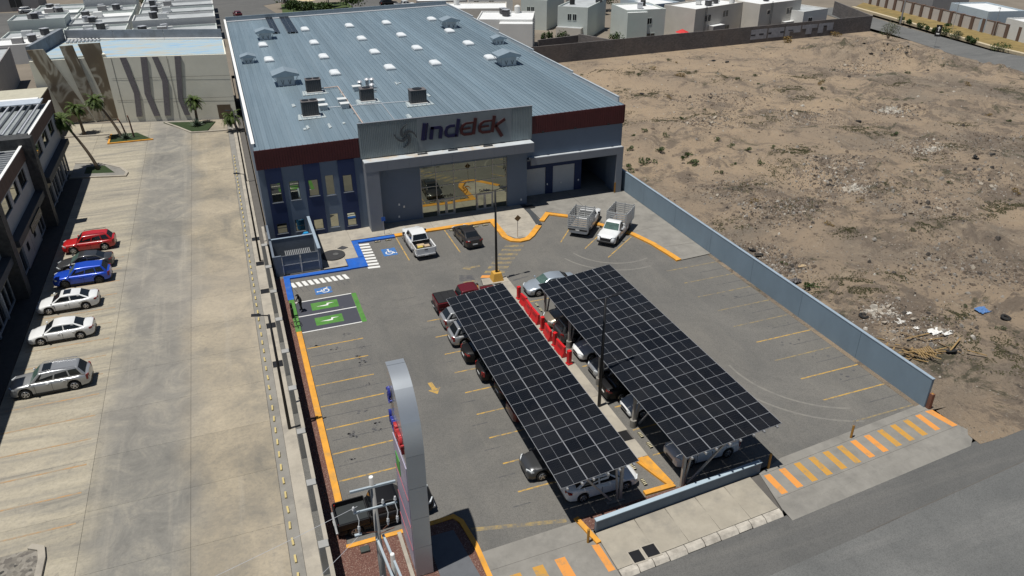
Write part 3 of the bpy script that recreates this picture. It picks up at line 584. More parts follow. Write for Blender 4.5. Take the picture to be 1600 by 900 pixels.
# ================================================================= the main shop and warehouse
def zr(x, y): return 9.42+.0145*(x-1.1)+.019*(y-73)
WALLG = M('blue_grey_render', (0.128, 0.165, 0.220), 0.75, 0.06, 0.6, stain=(0.125, 0.16, 0.21), sscale=0.3, bmp=0.05, bs=12)
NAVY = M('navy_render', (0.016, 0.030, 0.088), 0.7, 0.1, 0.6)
BURG = M('burgundy_metal', (0.075, 0.014, 0.016), 0.55, 0.12, 1.0)
GREYP = M('grey_panel', (0.185, 0.20, 0.225), 0.6, 0.06, 0.6)
CORR = M('corrugated_grey', (0.225, 0.265, 0.28), 0.45, 0.08, 0.8, metal=0.25)
def roofmat():
    m, t, b = nodes('blue_grey_standing_seam_metal'); vy = pos(t, (1.6, 0.10, 1)); v = pos(t)
    c = ramp(t, nz(t, vy, 0.8, 6, 0.65), [(0.30, (0.190, 0.256, 0.302)), (0.72, (0.250, 0.322, 0.370))])
    c = mix(t, ramp(t, nz(t, v, 0.25, 8, 0.7), [(0.58, 0.0), (0.80, 0.35)]), c, (0.31, 0.38, 0.42))
    oi = t.nodes.new('ShaderNodeObjectInfo'); hv = t.nodes.new('ShaderNodeHueSaturation'); L(t, math_(t, 'MULTIPLY_ADD', oi.outputs['Random'], 0.12, math_(t, 'MULTIPLY_ADD', nz(t, pos(t, (0.3, 0.002, 0)), 1.0, 2, 0.5), 0.55, 0.66)), hv.inputs['Value']); L(t, c, hv.inputs['Color'])
    L(t, hv.outputs[0], b.inputs['Base Color']); b.inputs['Metallic'].default_value = 0.35; b.inputs['Roughness'].default_value = 0.42
    return m
ROOF = roofmat()
def mirror_glass(name, col, rough=0.02):
    m, t, b = nodes(name); v = pos(t); c = ramp(t, nz(t, v, 0.8, 3), [(0.3, tuple(x*.93 for x in col)), (0.7, col)]); L(t, c, b.inputs['Base Color'])
    b.inputs['Metallic'].default_value = 1.0; b.inputs['Roughness'].default_value = rough; return m
MGLASS = mirror_glass('reflective_tinted_glass', (0.36, 0.375, 0.31))
WGLASS = mirror_glass('reflective_window_glass', (0.42, 0.42, 0.34))
DGLASS = M('dark_glass', (0.012, 0.015, 0.018), 0.06, 0.1, spec=0.7)
FRAME = M('window_frame', (0.42, 0.42, 0.40), 0.4, 0.05, metal=0.3)
DARKF = M('dark_frame', (0.05, 0.055, 0.06), 0.5)
b_ = thing('warehouse', 'large blue grey shop and warehouse with burgundy fascia and pale blue metal roof', 'building', (20.6, 72.9, 0))
YB = 142.6
# structural walls (hollow so the loading bay is open)
def wallp(name, x0, y0, z0, x1, y1, z1, mat=WALLG, bev=0): return MB().box(x0, y0, z0, x1, y1, z1).build(name, mat, b_, bevel=bev)
mb = MB(); mb.prism([(1.1, 73.0), (1.35, 73.0), (1.35, YB), (1.1, YB)], -0.2, lambda x, y: zr(x, y)-.05); mb.build('side_wall', WALLG, b_)
mb = MB(); mb.prism([(39.95, 73.15), (40.2, 73.15), (40.2, YB), (39.95, YB)], -0.2, lambda x, y: zr(x, y)-.05); mb.build('side_wall', WALLG, b_)
MB().prism([(1.36, YB-.3), (39.94, YB-.3), (39.94, YB-.02), (1.36, YB-.02)], -0.2, lambda x, y: zr(x, y)-.05).build('back_wall', WALLG, b_)
# front, left wing with navy bands and windows on both storeys
XW = 11.15
holes = [(2.02, 2.98), (3.80, 4.72), (5.60, 6.55), (7.25, 8.12), (8.98, 9.88)]
bands = [(1.11, 1.72), (1.72, 3.25), (3.25, 5.30), (5.30, 6.90), (6.90, 8.64), (8.64, 10.28), (10.28, XW)]
up = [(4.1, 6.06), (4.1, 6.04), (4.28, 5.97), (4.1, 6.22), (4.24, 6.02)]; lo = [(0.78, 1.85), (0.72, 2.0), (0.66, 1.76), (0.62, 2.1), (0.56, 1.97)]
for i, (a, c) in enumerate(bands):
    mat = NAVY if i % 2 == 1 else WALLG; yf = 72.72 if i % 2 == 1 else 72.80
    h = [k for k in range(5) if a < holes[k][0] < c]
    if not h: MB().box(a, yf, -0.1, c, 73.0, 7.62).build('wall_band', mat, b_); continue
    k = h[0]; x0, x1 = holes[k]; mb = MB()
    mb.box(a, yf, -0.1, x0, 73.0, 7.62); mb.box(x1, yf, -0.1, c, 73.0, 7.62)
    zz = [-0.1, lo[k][0], lo[k][1], up[k][0], up[k][1], 7.62]
    for q in (0, 2, 4): mb.box(x0, yf, zz[q], x1, 73.0, zz[q+1])
    mb.build('wall_band', mat, b_)
    for (z0, z1) in (lo[k], up[k]):
        w = MB().box(x0, yf+.05, z0, x1, yf+.10, z1).build('window', WGLASS, b_)
        fr = MB()
        for q in ((x0, z0, x0+.05, z1), (x1-.05, z0, x1, z1), (x0+.05, z0, x1-.05, z0+.05), (x0+.05, z1-.05, x1-.05, z1)): fr.box(q[0], yf+.02, q[1], q[2], yf+.048, q[3])
        if k in (0, 1): fr.box(x0+.05, yf+.025, (z0+z1)/2+.35 if z1-z0 > 1.5 else z0+.55, x1-.05, yf+.048, (z0+z1)/2+.41 if z1-z0 > 1.5 else z0+.6)
        fr.build('frame', DARKF if k != 3 else WALLG, w)
        MB().box(x0-.06, yf-.06, z0-.07, x1+.06, yf+.05, z0-.002).build('sill', GREYP, w)
# recessed centre wall and glazed entrance
wallp('wall_panel', XW+.002, 72.96, -0.1, 16.92, 73.2, 7.5); wallp('wall_panel', 26.47, 72.80, -0.1, 28.75, 73.2, 7.5)
wallp('lintel', 16.92, 72.90, 5.72, 26.47, 73.2, 7.5)
XV = [16.94, 18.58, 20.52, 22.92, 24.85, 26.45]; ZV = [0.10, 1.96, 3.49, 4.96, 5.71]
for i in range(5):
    for j in range(4):
        if j == 0 and i in (1, 3): continue
        MB().box(XV[i]+.03, 73.00, ZV[j]+.03, XV[i+1]-.03, 73.02, ZV[j+1]-.03).build('glass_pane', MGLASS, b_)
for x in XV: MB().box(x-.035, 72.94, 0.1, x+.035, 73.05, 5.718).build('mullion', FRAME, b_)
for z in ZV[1:-1]: MB().box(16.98, 72.955, z-.03, 26.41, 73.045, z+.03).build('transom', FRAME, b_)
def door(x0, x1):
    d = MB()
    xm = (x0+x1)/2
    for a, c in ((x0+.04, xm-.01), (xm+.01, x1-.04)):
        for q in ((a, .11, a+.13, 1.92), (c-.13, .11, c, 1.92), (a+.13, .11, c-.13, .30), (a+.13, 1.80, c-.13, 1.92)): d.box(q[0], 72.90, q[1], q[2], 72.96, q[3])
    o = d.build('glass_door', FRAME, b_)
    for a, c in ((x0+.17, xm-.14), (xm+.14, x1-.17)): MB().box(a, 72.925, .31, c, 72.935, 1.79).build('door_pane', MGLASS, o)
    for s_ in (-.09, .09): MB().cyl((xm+s_, 72.86, .75), (xm+s_, 72.86, 1.35), .018, n=6).build('handle', STEEL, o)
door(18.62, 20.48); door(22.96, 24.81)
INK = M('black_vinyl', (0.015, 0.015, 0.02), 0.5); ORV = M('orange_vinyl', (0.5, 0.22, 0.03), 0.5)
for tx, xc, zc in (('Entrada', 19.6, 2.12), ('Salida', 23.85, 2.10)):
    o = inst('lettering', text_mesh(tx, 0.50, 0.004, INK), b_, (xc-20.6, 72.975-72.9, zc), (R(90), 0, 0))
# spiral emblem: four curved blades, sub-part strokes
def spiral(xc, zc, s_, y0, y1, mat, parent, thick=0.13, inner=None):
    mb = MB()
    for k in range(4):
        a0 = k*math.pi/2+R(76); pts = []; ws = []
        for i in range(13):
            u = i/12; r = 0.12+0.98*u; a = a0+2.0*(1-u)**1.15
            pts.append((xc+s_*r*math.cos(a)*(0.95), zc+s_*r*math.sin(a))); ws.append(s_*(0.05+0.22*math.sin(math.pi*min(1, .25+.75*u))**1.3*(1-.6*u)))
        stroke(pts, ws, y0, y1, mb)
    return mb.build('spiral_emblem', mat, parent)
spiral(21.75, 2.75, 0.62, 72.985, 72.995, ORV, b_)
# sign panel, corrugated
zb, zt = 7.50, 11.0
mb = MB(); rings = []
x = 10.98; prof = []; n = 0
while x < 29.24:
    prof += [(x, 72.64), (x+.07, 72.64), (x+.09, 72.60), (x+.16, 72.60)]; x += 0.18
prof = [p for p in prof if p[0] <= 29.24]
for i in range(len(prof)-1):
    (a, c), (d, e) = prof[i], prof[i+1]; mb.add([(a, c, zb), (d, e, zb), (d, e, zt), (a, c, zt)], [(0, 1, 2, 3)])
mb.box(10.96, 72.66, zb, 29.26, 72.80, zt+.02); sp = mb.build('sign_panel', CORR, b_)
MB().box(10.94, 72.58, zt+.022, 29.28, 72.82, zt+.06).build('cap', GREYP, sp)
MB().box(16.85, 72.575, 7.62, 26.9, 72.598, 10.95).build('flat_backing', M('sign_backing', (0.175, 0.20, 0.215), 0.5, 0.05), sp)
for xx in (11.3, 14, 17, 20, 23, 26, 28.9): MB().bar((xx, 72.85, 10.8), (xx, 74.6, zr(xx, 74.6)+.02), .06).build('brace', STEEL, b_)
LB = M('sign_blue', (0.006, 0.007, 0.048), 0.4, 0.1); LR = M('sign_red', (0.050, 0.007, 0.009), 0.4, 0.1); LE = M('sign_edge', (0.12, 0.12, 0.13), 0.4, metal=0.5)
SH = 0.17
def letter(strokes, mat):
    o = None
    mb = MB(); me = MB()
    for pts, w in strokes:
        pts = [(p[0], p[1]) for p in pts]
        stroke([(p[0]+SH*(p[1]-8.72), p[1]) for p in pts], w, 72.44, 72.56, mb)
        stroke([(p[0]+SH*(p[1]-8.72), p[1]) for p in pts], [q+.07 for q in w] if isinstance(w, list) else w+.07, 72.50, 72.57, me)
    o = mb.build('letter', mat, b_); me.build('letter_rim', LE, o)
letter([([(17.32, 8.72), (17.32, 10.46)], .36), ([(17.63, 8.72), (17.63, 10.46)], .12)], LB)
letter([([(18.17, 8.72), (18.17, 10.02)], .34), ([(18.0, 9.88), (18.95, 9.88), (19.08, 9.8), (19.14, 9.62), (19.14, 8.72)], [.28, .28, .32, .34, .34])], LB)
letter([([(20.86, 8.72), (20.86, 10.52)], .34), ([(20.86, 8.86), (20.0, 8.86), (19.74, 9.02), (19.66, 9.38), (19.76, 9.75), (20.05, 9.88), (20.55, 9.88)], [.28, .28, .3, .32, .3, .28, .26])], LB)
E_ = lambda x: [([(x+1.28, 10.0), (x+.45, 9.97), (x+.14, 9.76), (x+.04, 9.4), (x+.14, 9.02), (x+.45, 8.84), (x+1.3, 8.84)], [.16, .2, .26, .28, .26, .24, .24]), ([(x+.12, 9.42), (x+1.05, 9.46)], .16)]
letter(E_(21.25), LR); letter([([(22.68, 8.76), (22.68, 10.44)], .32)], LR)
letter(E_(23.22), LR); letter([([(24.72, 8.76), (24.72, 10.46)], .32), ([(25.95, 10.0), (24.95, 9.35)], .28), ([(24.98, 9.42), (25.9, 8.2)], .34)], LR)
s1 = spiral(15.58, 9.38, 1.12, 72.46, 72.56, M('emblem_grey', (0.075, 0.085, 0.095), 0.45, metal=0.3), sp)
# entrance canopy: slab, fascia panels, left pillar
def canopyp(name, *a, mat=GREYP): return MB().box(*a).build(name, mat, b_)
CANT = M('weathered_canopy_top', (0.42, 0.45, 0.47), 0.8, 0.1, 0.8, stain=(0.40, 0.27, 0.12), sscale=0.45)
cx = [11.10, 13.3, 15.5, 17.8, 20.0, 22.3, 24.5, 26.8, 29.0]
for a, c in zip(cx[:-1], cx[1:]): canopyp('canopy_panel', a+.006, 71.32, 6.48, c-.006, 71.40, 7.46)
canopyp('canopy_soffit', 11.1, 71.402, 6.50, 29.0, 72.94, 6.56); canopyp('canopy_roof', 11.08, 71.402, 7.30, 29.02, 72.57, 7.44, mat=CANT)
canopyp('canopy_side', 11.1, 71.402, 6.562, 11.2, 72.94, 7.298); canopyp('canopy_side', 28.9, 71.402, 6.562, 29.0, 72.79, 7.298)
for xx in (16.6, 19.8, 23.6): canopyp('canopy_vent', xx, 71.95, 7.442, xx+1.0, 72.15, 7.56, mat=DARKF)
canopyp('pillar', 11.12, 71.34, -0.05, 12.42, 72.94, 6.478)
for xx, zz in ((14.3, 0.55), (28.0, .55), (14.9, 1.6), (14.4, 1.9)): MB().box(xx, 72.77 if xx > 20 else 72.93, zz, xx+.16, 72.955 if xx < 20 else 72.798, zz+.22).build('outlet_box', WHITE, b_)
# right wing: upper wall, canopy beam, recessed roller doors and open loading bay
MB().prism([(28.752, 72.9), (40.2, 72.9), (40.2, 73.14), (28.752, 73.14)], 5.3, 8.4).build('upper_wall', WALLG, b_)
canopyp('beam', 29.05, 72.30, 4.60, 40.22, 72.50, 5.42); canopyp('beam_roof', 29.0, 72.502, 5.20, 40.2, 72.898, 5.40, mat=M('canopy_top_white', (0.45, 0.48, 0.50), 0.8, 0.15, 1.2))
canopyp('beam_pillar', 39.42, 72.30, -0.1, 40.2, 72.50, 4.598); canopyp('beam_pillar', 39.5, 72.502, -0.1, 40.198, 74.9, 5.19, mat=WALLG)
canopyp('bay_ceiling', 28.75, 72.60, 5.05, 39.49, 75.2, 5.19)
D0, D1, O0, O1 = (28.95, 31.85), (32.75, 35.45), 36.3, 39.49
mbx = MB()
for a, c, z0, z1 in ((28.75, 28.95, -.1, 5.04), (28.95, 31.85, 3.25, 5.04), (31.85, 32.75, -.1, 5.04), (32.75, 35.45, 3.25, 5.04), (35.45, 36.3, -.1, 5.04), (36.3, 39.49, 3.95, 5.04)): mbx.box(a, 74.85, z0, c, 75.05, z1)
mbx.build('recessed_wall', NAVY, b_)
RD = M('white_roller_door', (0.42, 0.44, 0.46), 0.6, 0.05)
for a, c in (D0, D1):
    d = MB(); z = 0.06
    while z < 3.2: d.box(a, 74.93, z, c, 74.98, min(3.25, z+.20)); d.box(a, 74.94, z+.20, c, 74.98, z+.22); z += .22
    d.build('roller_door', RD, b_)
mb = MB(); mb.box(35.6, 75.06, 0.03, 39.94, 92, .06); mb.build('bay_floor', CONC2, b_)
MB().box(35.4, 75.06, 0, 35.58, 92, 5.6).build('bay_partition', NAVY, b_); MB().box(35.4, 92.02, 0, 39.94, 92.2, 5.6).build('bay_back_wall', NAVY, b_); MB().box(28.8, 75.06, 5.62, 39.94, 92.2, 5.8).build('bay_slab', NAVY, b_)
MB().box(39.30, 72.28, 0, 39.50, 72.296, 1.3).build('yellow_guard', M('ochre_guard', (0.35, 0.17, 0.03), 0.7), b_)
for xx in (31.7, 33.4, 35.6): MB().box(xx+.3, 74.80, 1.1, xx+.42, 74.848, 1.3).build('outlet_box', WHITE, b_)
# burgundy fascia, ribbed; left and right of the sign
for (a, c) in ((1.02, 10.95), (29.27, 40.28)):
    mb = MB(); x = a
    while x < c-.05:
        e = min(c, x+.26); z0 = zr(x, 73)
        mb.box(x, 72.70, z0-1.86, e-.09, 72.80, z0+.05); mb.box(e-.09, 72.735, z0-1.855, e, 72.80, z0+.045); x = e
    mb.box(a, 72.801, zr(a, 73)-1.86, c, 72.895, zr(a, 73)+.02); mb.build('fascia', BURG, b_)
mb = MB().box(40.202, 72.70, zr(40, 73)-1.86, 40.30, 74.2, zr(40, 73)+.05); mb.build('fascia_return', BURG, b_)
for xx in (30.4, 34.2, 38.2): MB().box(xx, 72.60, 8.02, xx+.25, 72.70, 8.16).build('flood_light', BLACK, b_)
# roof sheets with a seam each
w = 0.5; n = 78; span = (40.2-1.1)/n
prof = MB(); yb0, yb1 = 72.82, YB
prof.add([(0, yb0, 0), (span, yb0, 0), (span, yb1, 0), (0, yb1, 0)], [(0, 1, 2, 3)])
prof.box(span-.06, yb0, -.03, span-.004, yb1, .085); prof.box(span*.48, yb0, -.03, span*.52, yb1, .02)
for i, v in enumerate(prof.v): prof.v[i] = (v[0], v[1]-72.9, v[2]+.019*(v[1]-73)+.0145*v[0])
sheet = prof.mesh('roof_sheet', ROOF)
rl = Vector((1.1, 72.9, zr(1.1, 73))); dk = MB().prism([(1.3, 73.1), (39.9, 73.1), (39.9, YB-.3), (1.3, YB-.3)], lambda x, y: zr(x, y)-.25, lambda x, y: zr(x, y)-.06)
roof = inst('roof', dk.mesh('roof', STEEL, rl), b_, rl-WL[b_])
for i in range(n): inst('roof_sheet', sheet, roof, (i*span, 0, .0145*i*span))
# parapets with stepped caps
PARA = M('pale_parapet_metal', (0.42, 0.46, 0.49), 0.5, 0.08, metal=0.2); PARB = M('parapet_inner', (0.20, 0.25, 0.29), 0.6, 0.1)
ys = [74.0, 86.3, 99.4, 113.6, 126.5, 142.6]
for a, c in zip(ys[:-1], ys[1:]):
    for x0, x1 in ((40.00, 40.24), (1.02, 1.24)):
        zt = zr((x0+x1)/2, a)+.62
        MB().prism([(x0+.03, a), (x1-.03, a), (x1-.03, c), (x0+.03, c)], lambda x, y: zr(x, y)-.3, zt if x0 > 20 else (lambda x, y: zr(x, y)+.32)).build('parapet', PARA, b_)
        if x0 > 20: MB().box(x0, a+.003, zt+.002, x1, c-.003, zt+.04).build('parapet_cap', PARA, b_)
        else: MB().prism([(x0-.06, a+.02), (x1+.04, a+.02), (x1+.04, c-.02), (x0-.06, c-.02)], lambda x, y: zr(x, y)+.325, lambda x, y: zr(x, y)+.36).build('parapet_cap', WHITE, b_)
MB().prism([(1.25, YB-.35), (39.99, YB-.35), (39.99, YB-.12), (1.25, YB-.12)], lambda x, y: zr(x, y)-.1, lambda x, y: zr(x, y)+.75).build('back_parapet', PARB, b_)
MB().prism([(1.25, YB-1.1), (39.99, YB-1.1), (39.99, YB-.36), (1.25, YB-.36)], lambda x, y: zr(x, y)+.02, lambda x, y: zr(x, y)+.12).build('gutter', ALU, b_)
# skylights: curb and faceted white dome
SKYL = M('milky_skylight', (0.66, 0.69, 0.71), 0.35, 0.05, spec=0.5); 
mc = MB().box(-.62, -1.0, 0, .62, 1.0, .22).mesh('curb', M('skylight_curb', (0.45, 0.48, 0.5), 0.5))
dm = MB(); rs = []
for (wx, wy, z) in ((.60, .98, .22), (.56, .93, .34), (.42, .78, .48), (.16, .5, .56)): rs.append([(-wx, -wy, z), (wx, -wy, z), (wx, wy, z), (-wx, wy, z)])
dm.loft(rs); dmm = dm.mesh('dome', SKYL)
for x, yy in [(x, y) for x in (12.83, 19.9, 26.0, 33.7) for y in (99.1, 108.8, 118.5, 129.2)]+[(5.63, 110), (5.63, 120)]:
    c = inst('skylight', mc, b_, (x-20.6, yy-72.9, zr(x, yy)-.02)); inst('dome', dmm, c)
# gabled roof ventilators: white box, gable hood on struts
RV = M('vent_hood_metal', (0.30, 0.37, 0.42), 0.45, 0.08, metal=0.4); VW = M('vent_box_white', (0.50, 0.53, 0.54), 0.6, 0.06)
def vent(x, yy, s_, hoodmat=RV):
    z0 = zr(x, yy); base = MB().box(-.75*s_, -.85*s_, 0, .75*s_, .85*s_, .98*s_).mesh('vent', VW)
    v = inst('roof_vent', base, b_, (x-20.6, yy-72.9, z0))
    h = MB(); a = 1.22*s_; d = 1.05*s_; ze = 1.05*s_; zp = 1.42*s_
    h.add([(-a, -d, ze), (0, -d, zp), (a, -d, ze), (-a, d, ze), (0, d, zp), (a, d, ze), (-a, -d, ze-.18*s_), (a, -d, ze-.18*s_), (-a, d, ze-.18*s_), (a, d, ze-.18*s_), (0, -d, ze-.18*s_), (0, d, ze-.18*s_)],
          [(0, 1, 4, 3), (1, 2, 5, 4), (6, 10, 1, 0), (10, 7, 2, 1), (8, 3, 4, 11), (11, 4, 5, 9), (6, 0, 3, 8), (7, 9, 5, 2)])
    inst('hood', h.mesh('hood', hoodmat), v)
    for sx in (-1, 1):
        for sy in (-1, 1): inst('strut', MB().bar((sx*.78*s_, sy*.8*s_, .3*s_), (sx*1.12*s_, sy*.98*s_, .90*s_), .05).mesh('strut', STEEL), v)
    for k in (-.32, .32):
        vb_ = MB().bar((k*s_, -.865*s_, .15*s_), ((k-.13)*s_, -.865*s_, .55*s_), .045).bar((k*s_, -.865*s_, .16*s_), ((k+.13)*s_, -.865*s_, .55*s_), .045); inst('brace', vb_.mesh('brace', DARKF), v)
for x, yy, s_ in ((6.37, 125.2, 1.15), (2.95, 110.2, .85), (6.5, 96.8, 1.3), (34.7, 122.0, 1.2), (37.9, 107.6, .85), (34.7, 95.4, 1.3)): vent(x, yy, s_)
# rooftop equipment
ACD = M('dark_condenser_metal', (0.055, 0.055, 0.058), 0.55, 0.2, 4); ACT = M('condenser_top', (0.13, 0.12, 0.12), 0.5, 0.1); PATCH = M('sealant_patch', (0.34, 0.385, 0.40), 0.7, 0.15, 2)
def condenser(x, yy, w, d, h, nf, label):
    z = zr(x, yy)+.02; t = thing('rooftop_condenser', label, 'air conditioner', (x, yy, z), 0, 'condensers on the warehouse roof')
    bx = MB().box(-w/2, -d/2, .12, w/2, d/2, h).build('casing', ACD, t, local=True, bevel=.02)
    MB().box(-w/2-.03, -d/2-.03, h+.002, w/2+.03, d/2+.03, h+.06).build('top_plate', ACT, t, local=True)
    for k in range(nf):
        fx = (k-(nf-1)/2)*w*.48; f = MB(); f.cyl((fx, .05, h+.062), (fx, .05, h+.12), w*(.22 if nf > 1 else .3), n=16); f.build('fan_guard', BLACK, t, local=True)
    MB().box(-w/2-.1, -d/2-.15, 0, w/2+.1, -d/2-.02, .14).build('stand', WHITE, t, local=True); MB().box(-w/2-.1, d/2+.02, 0, w/2+.1, d/2+.12, .12).build('stand', STEEL, t, local=True)
    g = MB()
    for k in range(7): g.box(-w/2+.08+k*(w-.16)/7, -d/2-.012, .25, -w/2+.14+k*(w-.16)/7, -d/2-.001, h-.15)
    g.build('coil_grille', M('coil_fins', (0.09, 0.09, 0.09), 0.5), t, local=True)
    MB().flat([(-w/2-.6, -d/2-.7), (w/2+.7, -d/2-.6), (w/2+.5, d/2+.2), (-w/2-.4, d/2+.3)], .012).build('sealant', PATCH, t, local=True)
condenser(9.2, 91.6, 1.7, 1.2, 1.5, 2, 'dark rooftop condenser with two fans, farthest back, near the gabled vent')
condenser(7.6, 82.2, 1.7, 1.2, 1.6, 2, 'dark rooftop condenser with two fans nearest the front left roof edge')
condenser(14.3, 85.5, 1.5, 1.1, 1.4, 1, 'dark rooftop condenser beside the cluster of round steel ventilators')
condenser(19.4, 82.4, 1.8, 1.2, 1.5, 1, 'dark rooftop condenser standing alone behind the emblem end of the sign')
bxm = M('white_vent_box', (0.55, 0.57, 0.57), 0.6, 0.05)
for k, (x, yy, lab) in enumerate(((14.0, 90.3, 'small white roof box just left of the round steel ventilators'), (9.2, 84.0, 'small white roof box, nearer one beside the front left condenser'), (9.2, 86.0, 'small white roof box, farther one beside the front left condenser'), (11.5, 83.7, 'small white roof box, nearer one touching the long pipe'), (11.5, 85.6, 'small white roof box, farther one touching the long pipe'))):
    t = thing('roof_box', lab, 'roof vent', (x, yy, zr(x, yy)), 0, 'small white boxes on the roof')
    MB().box(-.42, -.38, 0, .42, .38, .5).build('box', bxm, t, local=True, bevel=.03); MB().box(-.5, -.46, .502, .5, .46, .58).build('lid', bxm, t, local=True)
for k, (dx, dy, h, lab) in enumerate(((.0, .9, .9, 'round steel roof ventilator at the back of the cluster'), (.4, -.1, 1.1, 'round steel roof ventilator in the middle of the cluster'), (.1, -1.5, .8, 'round steel roof ventilator at the front of the cluster'), (-.9, .8, .7, 'low grey roof ventilator at the left of the cluster'))):
    t = thing('turbine_vent', lab, 'roof vent', (15.5+dx, 90.6+dy, zr(15.5, 90)), 0, 'cluster of round steel ventilators')
    MB().cyl((0, 0, 0), (0, 0, h), .2, n=10).build('duct', STEEL, t, local=True); MB().cyl((0, 0, h), (0, 0, h+.16), .34, .2, n=12).build('cowl', ALU, t, local=True, smooth=False)
    MB().box(-.45, -.45, 0, .45, .45, .05).build('flashing', PATCH, t, local=True)
pl = thing('roof_pipe', 'long pinkish conduit running over the roof towards the sign panel', 'pipe', (12.15, 85, zr(12, 85)))
PNK = M('weathered_conduit', (0.42, 0.34, 0.30), 0.6, 0.1)
MB().cyl((12.1, 92.3, zr(12, 92)+.2), (12.2, 72.95, zr(12, 73)+.2), .07, n=8).build('pipe_run', PNK, pl); MB().cyl((9.9, 92.2, zr(10, 92)+.2), (12.1, 92.3, zr(12, 92)+.2), .07, n=8).build('pipe_branch', PNK, pl)
for yy in (75, 78, 81, 84, 87, 90): MB().box(11.95, yy, zr(12, yy)+.03, 12.35, yy+.1, zr(12, yy)+.13).build('support', STEEL, pl)
pl = thing('roof_conduit', 'thin pale conduit crossing the roof between the condensers', 'pipe', (14, 83.6, zr(14, 83)))
MB().cyl((9.6, 84.3, zr(9.6, 84)+.12), (18.5, 83.2, zr(18.5, 83)+.12), .035, n=6).build('pipe_run', ALU, pl)
MB().cyl((15.55, 83.5, zr(15, 83)+.12), (15.5, 72.95, zr(15, 73)+.12), .035, n=6).build('pipe_branch', ALU, pl)
# grey sealant smears on the roof
for k in range(16):
    x = random.uniform(6, 22); yy = random.uniform(76, 94); a = random.uniform(.1, .3); q = random.uniform(.2, 1.0)
    MB().add([(x-a, yy-q, zr(x-a, yy-q)+.066), (x+a, yy-q*.7, zr(x+a, yy-q*.7)+.066), (x+a*.7, yy+q, zr(x+a*.7, yy+q)+.066), (x-a*.8, yy+q*.8, zr(x-a*.8, yy+q*.8)+.066)], [(0, 1, 2, 3)]).build('sealant_smear', PATCH, roof)
# ================================================================= solar carports
def solar_mat():
    m, t, b = nodes('solar_cells'); tc = t.nodes.new('ShaderNodeTexCoord'); sp_ = t.nodes.new('ShaderNodeSeparateXYZ'); L(t, tc.outputs['Object'], sp_.inputs[0])
    def grid(o, pitch, w):
        a = math_(t, 'FRACT', math_(t, 'DIVIDE', o, pitch)); return math_(t, 'LESS_THAN', a, w)
    g = math_(t, 'MAXIMUM', grid(sp_.outputs[0], 0.0925, 0.07), grid(sp_.outputs[1], 0.183, 0.045))
    oi = t.nodes.new('ShaderNodeObjectInfo'); base = mix(t, oi.outputs['Random'], (0.0045, 0.0055, 0.0080), (0.010, 0.0115, 0.0150))
    c = mix(t, g, base, (0.024, 0.027, 0.032)); c = mix(t, ramp(t, nz(t, pos(t), .35, 7, .7), [(.45, 0.0), (.75, .05)]), c, (0.16, 0.14, 0.11)); L(t, c, b.inputs['Base Color'])
    b.inputs['Roughness'].default_value = 0.16; b.inputs['Specular IOR Level'].default_value = 0.18; return m
CELL = solar_mat(); FRM = M('panel_frame', (0.30, 0.31, 0.33), 0.45, 0.05, metal=0.3)
def panel_mesh(w, l):
    mb = MB(); e = .022; a, c = w/2, l/2
    e2 = .012
    for q in ((-a, -c, a, -c+e2), (-a, c-e2, a, c), (-a, -c+e2, -a+e, c-e2), (a-e, -c+e2, a, c-e2)): mb.box(q[0], q[1], -.035, q[2], q[3], .004, 0)
    mb.box(-.006, -c+e2, -.001, .006, c-e2, .0025, 0)
    mb.add([(-a+e, -c+e2, 0), (a-e, -c+e2, 0), (a-e, c-e2, 0), (-a+e, c-e2, 0)], [(0, 1, 2, 3)], 1)
    mb.add([(-a+e, -c+e, -.03), (-a+e, c-e, -.03), (a-e, c-e, -.03), (a-e, -c+e, -.03)], [(0, 1, 2, 3)], 0)
    return mb.mesh('solar_panel', [FRM, CELL])
WPOST = M('carport_steel', (0.36, 0.34, 0.31), 0.55, 0.1, 2, metal=0.2)
def carport(x0, x1, y0, y1, z0, z1, ncol, nrow, postx, diag, label, frames):
    t = thing('solar_carport', label, 'carport', (postx, (y0+y1)/2, 0), 0, 'solar carports over the parked cars')
    tilt = math.atan2(z1-z0, x1-x0); Lx = math.hypot(x1-x0, z1-z0); pw = Lx/ncol; pl_ = (y1-y0)/nrow
    me = panel_mesh(pw-.012, pl_-.014); zz = lambda x: z0+(x-x0)*(z1-z0)/(x1-x0)
    for i in range(ncol):
        for j in range(nrow):
            x = x0+(i+.5)*(x1-x0)/ncol; y = y0+(j+.5)*pl_
            inst('solar_panel', me, t, Vector((x, y, zz(x)))-WL[t], (0, -tilt, 0))
    for i in range(ncol):
        for s_ in (.22, .78):
            x = x0+(i+s_)*(x1-x0)/ncol; MB().box(x-.05, y0-.12, zz(x)-.16, x+.05, y1+.12, zz(x)-.045).build('purlin', STEEL, t)
    for y in frames:
        MB().bar((x0+.25, y, zz(x0+.25)-.28), (x1-.25, y, zz(x1-.25)-.28), .14, .22).build('rafter', WPOST, t)
        MB().bar((postx, y, 0.0), (postx, y, zz(postx)-.40), .17).build('post', WPOST, t)
        b0 = (postx+(0.45 if diag > postx else -.55), y+.02, 0.05)
        MB().bar(b0, (diag, y, zz(diag)-.36), .11).build('strut', WPOST, t)
        MB().bar((postx+(0.15 if diag > postx else -.15), y+.03, .05), (postx+(diag-postx)*.16, y+.03, zz(postx)-.36), .10).build('strut', WPOST, t)
        (MB().cyl((postx, y, -.05), (postx, y, .55), .22, n=14).build('footing', CONC2, t) if y > 30 else None) if diag > postx else MB().box(postx-.9, y-.2, -.05, postx+.25, y+.24, .045).build('base_plate', CONC2, t)
    return t
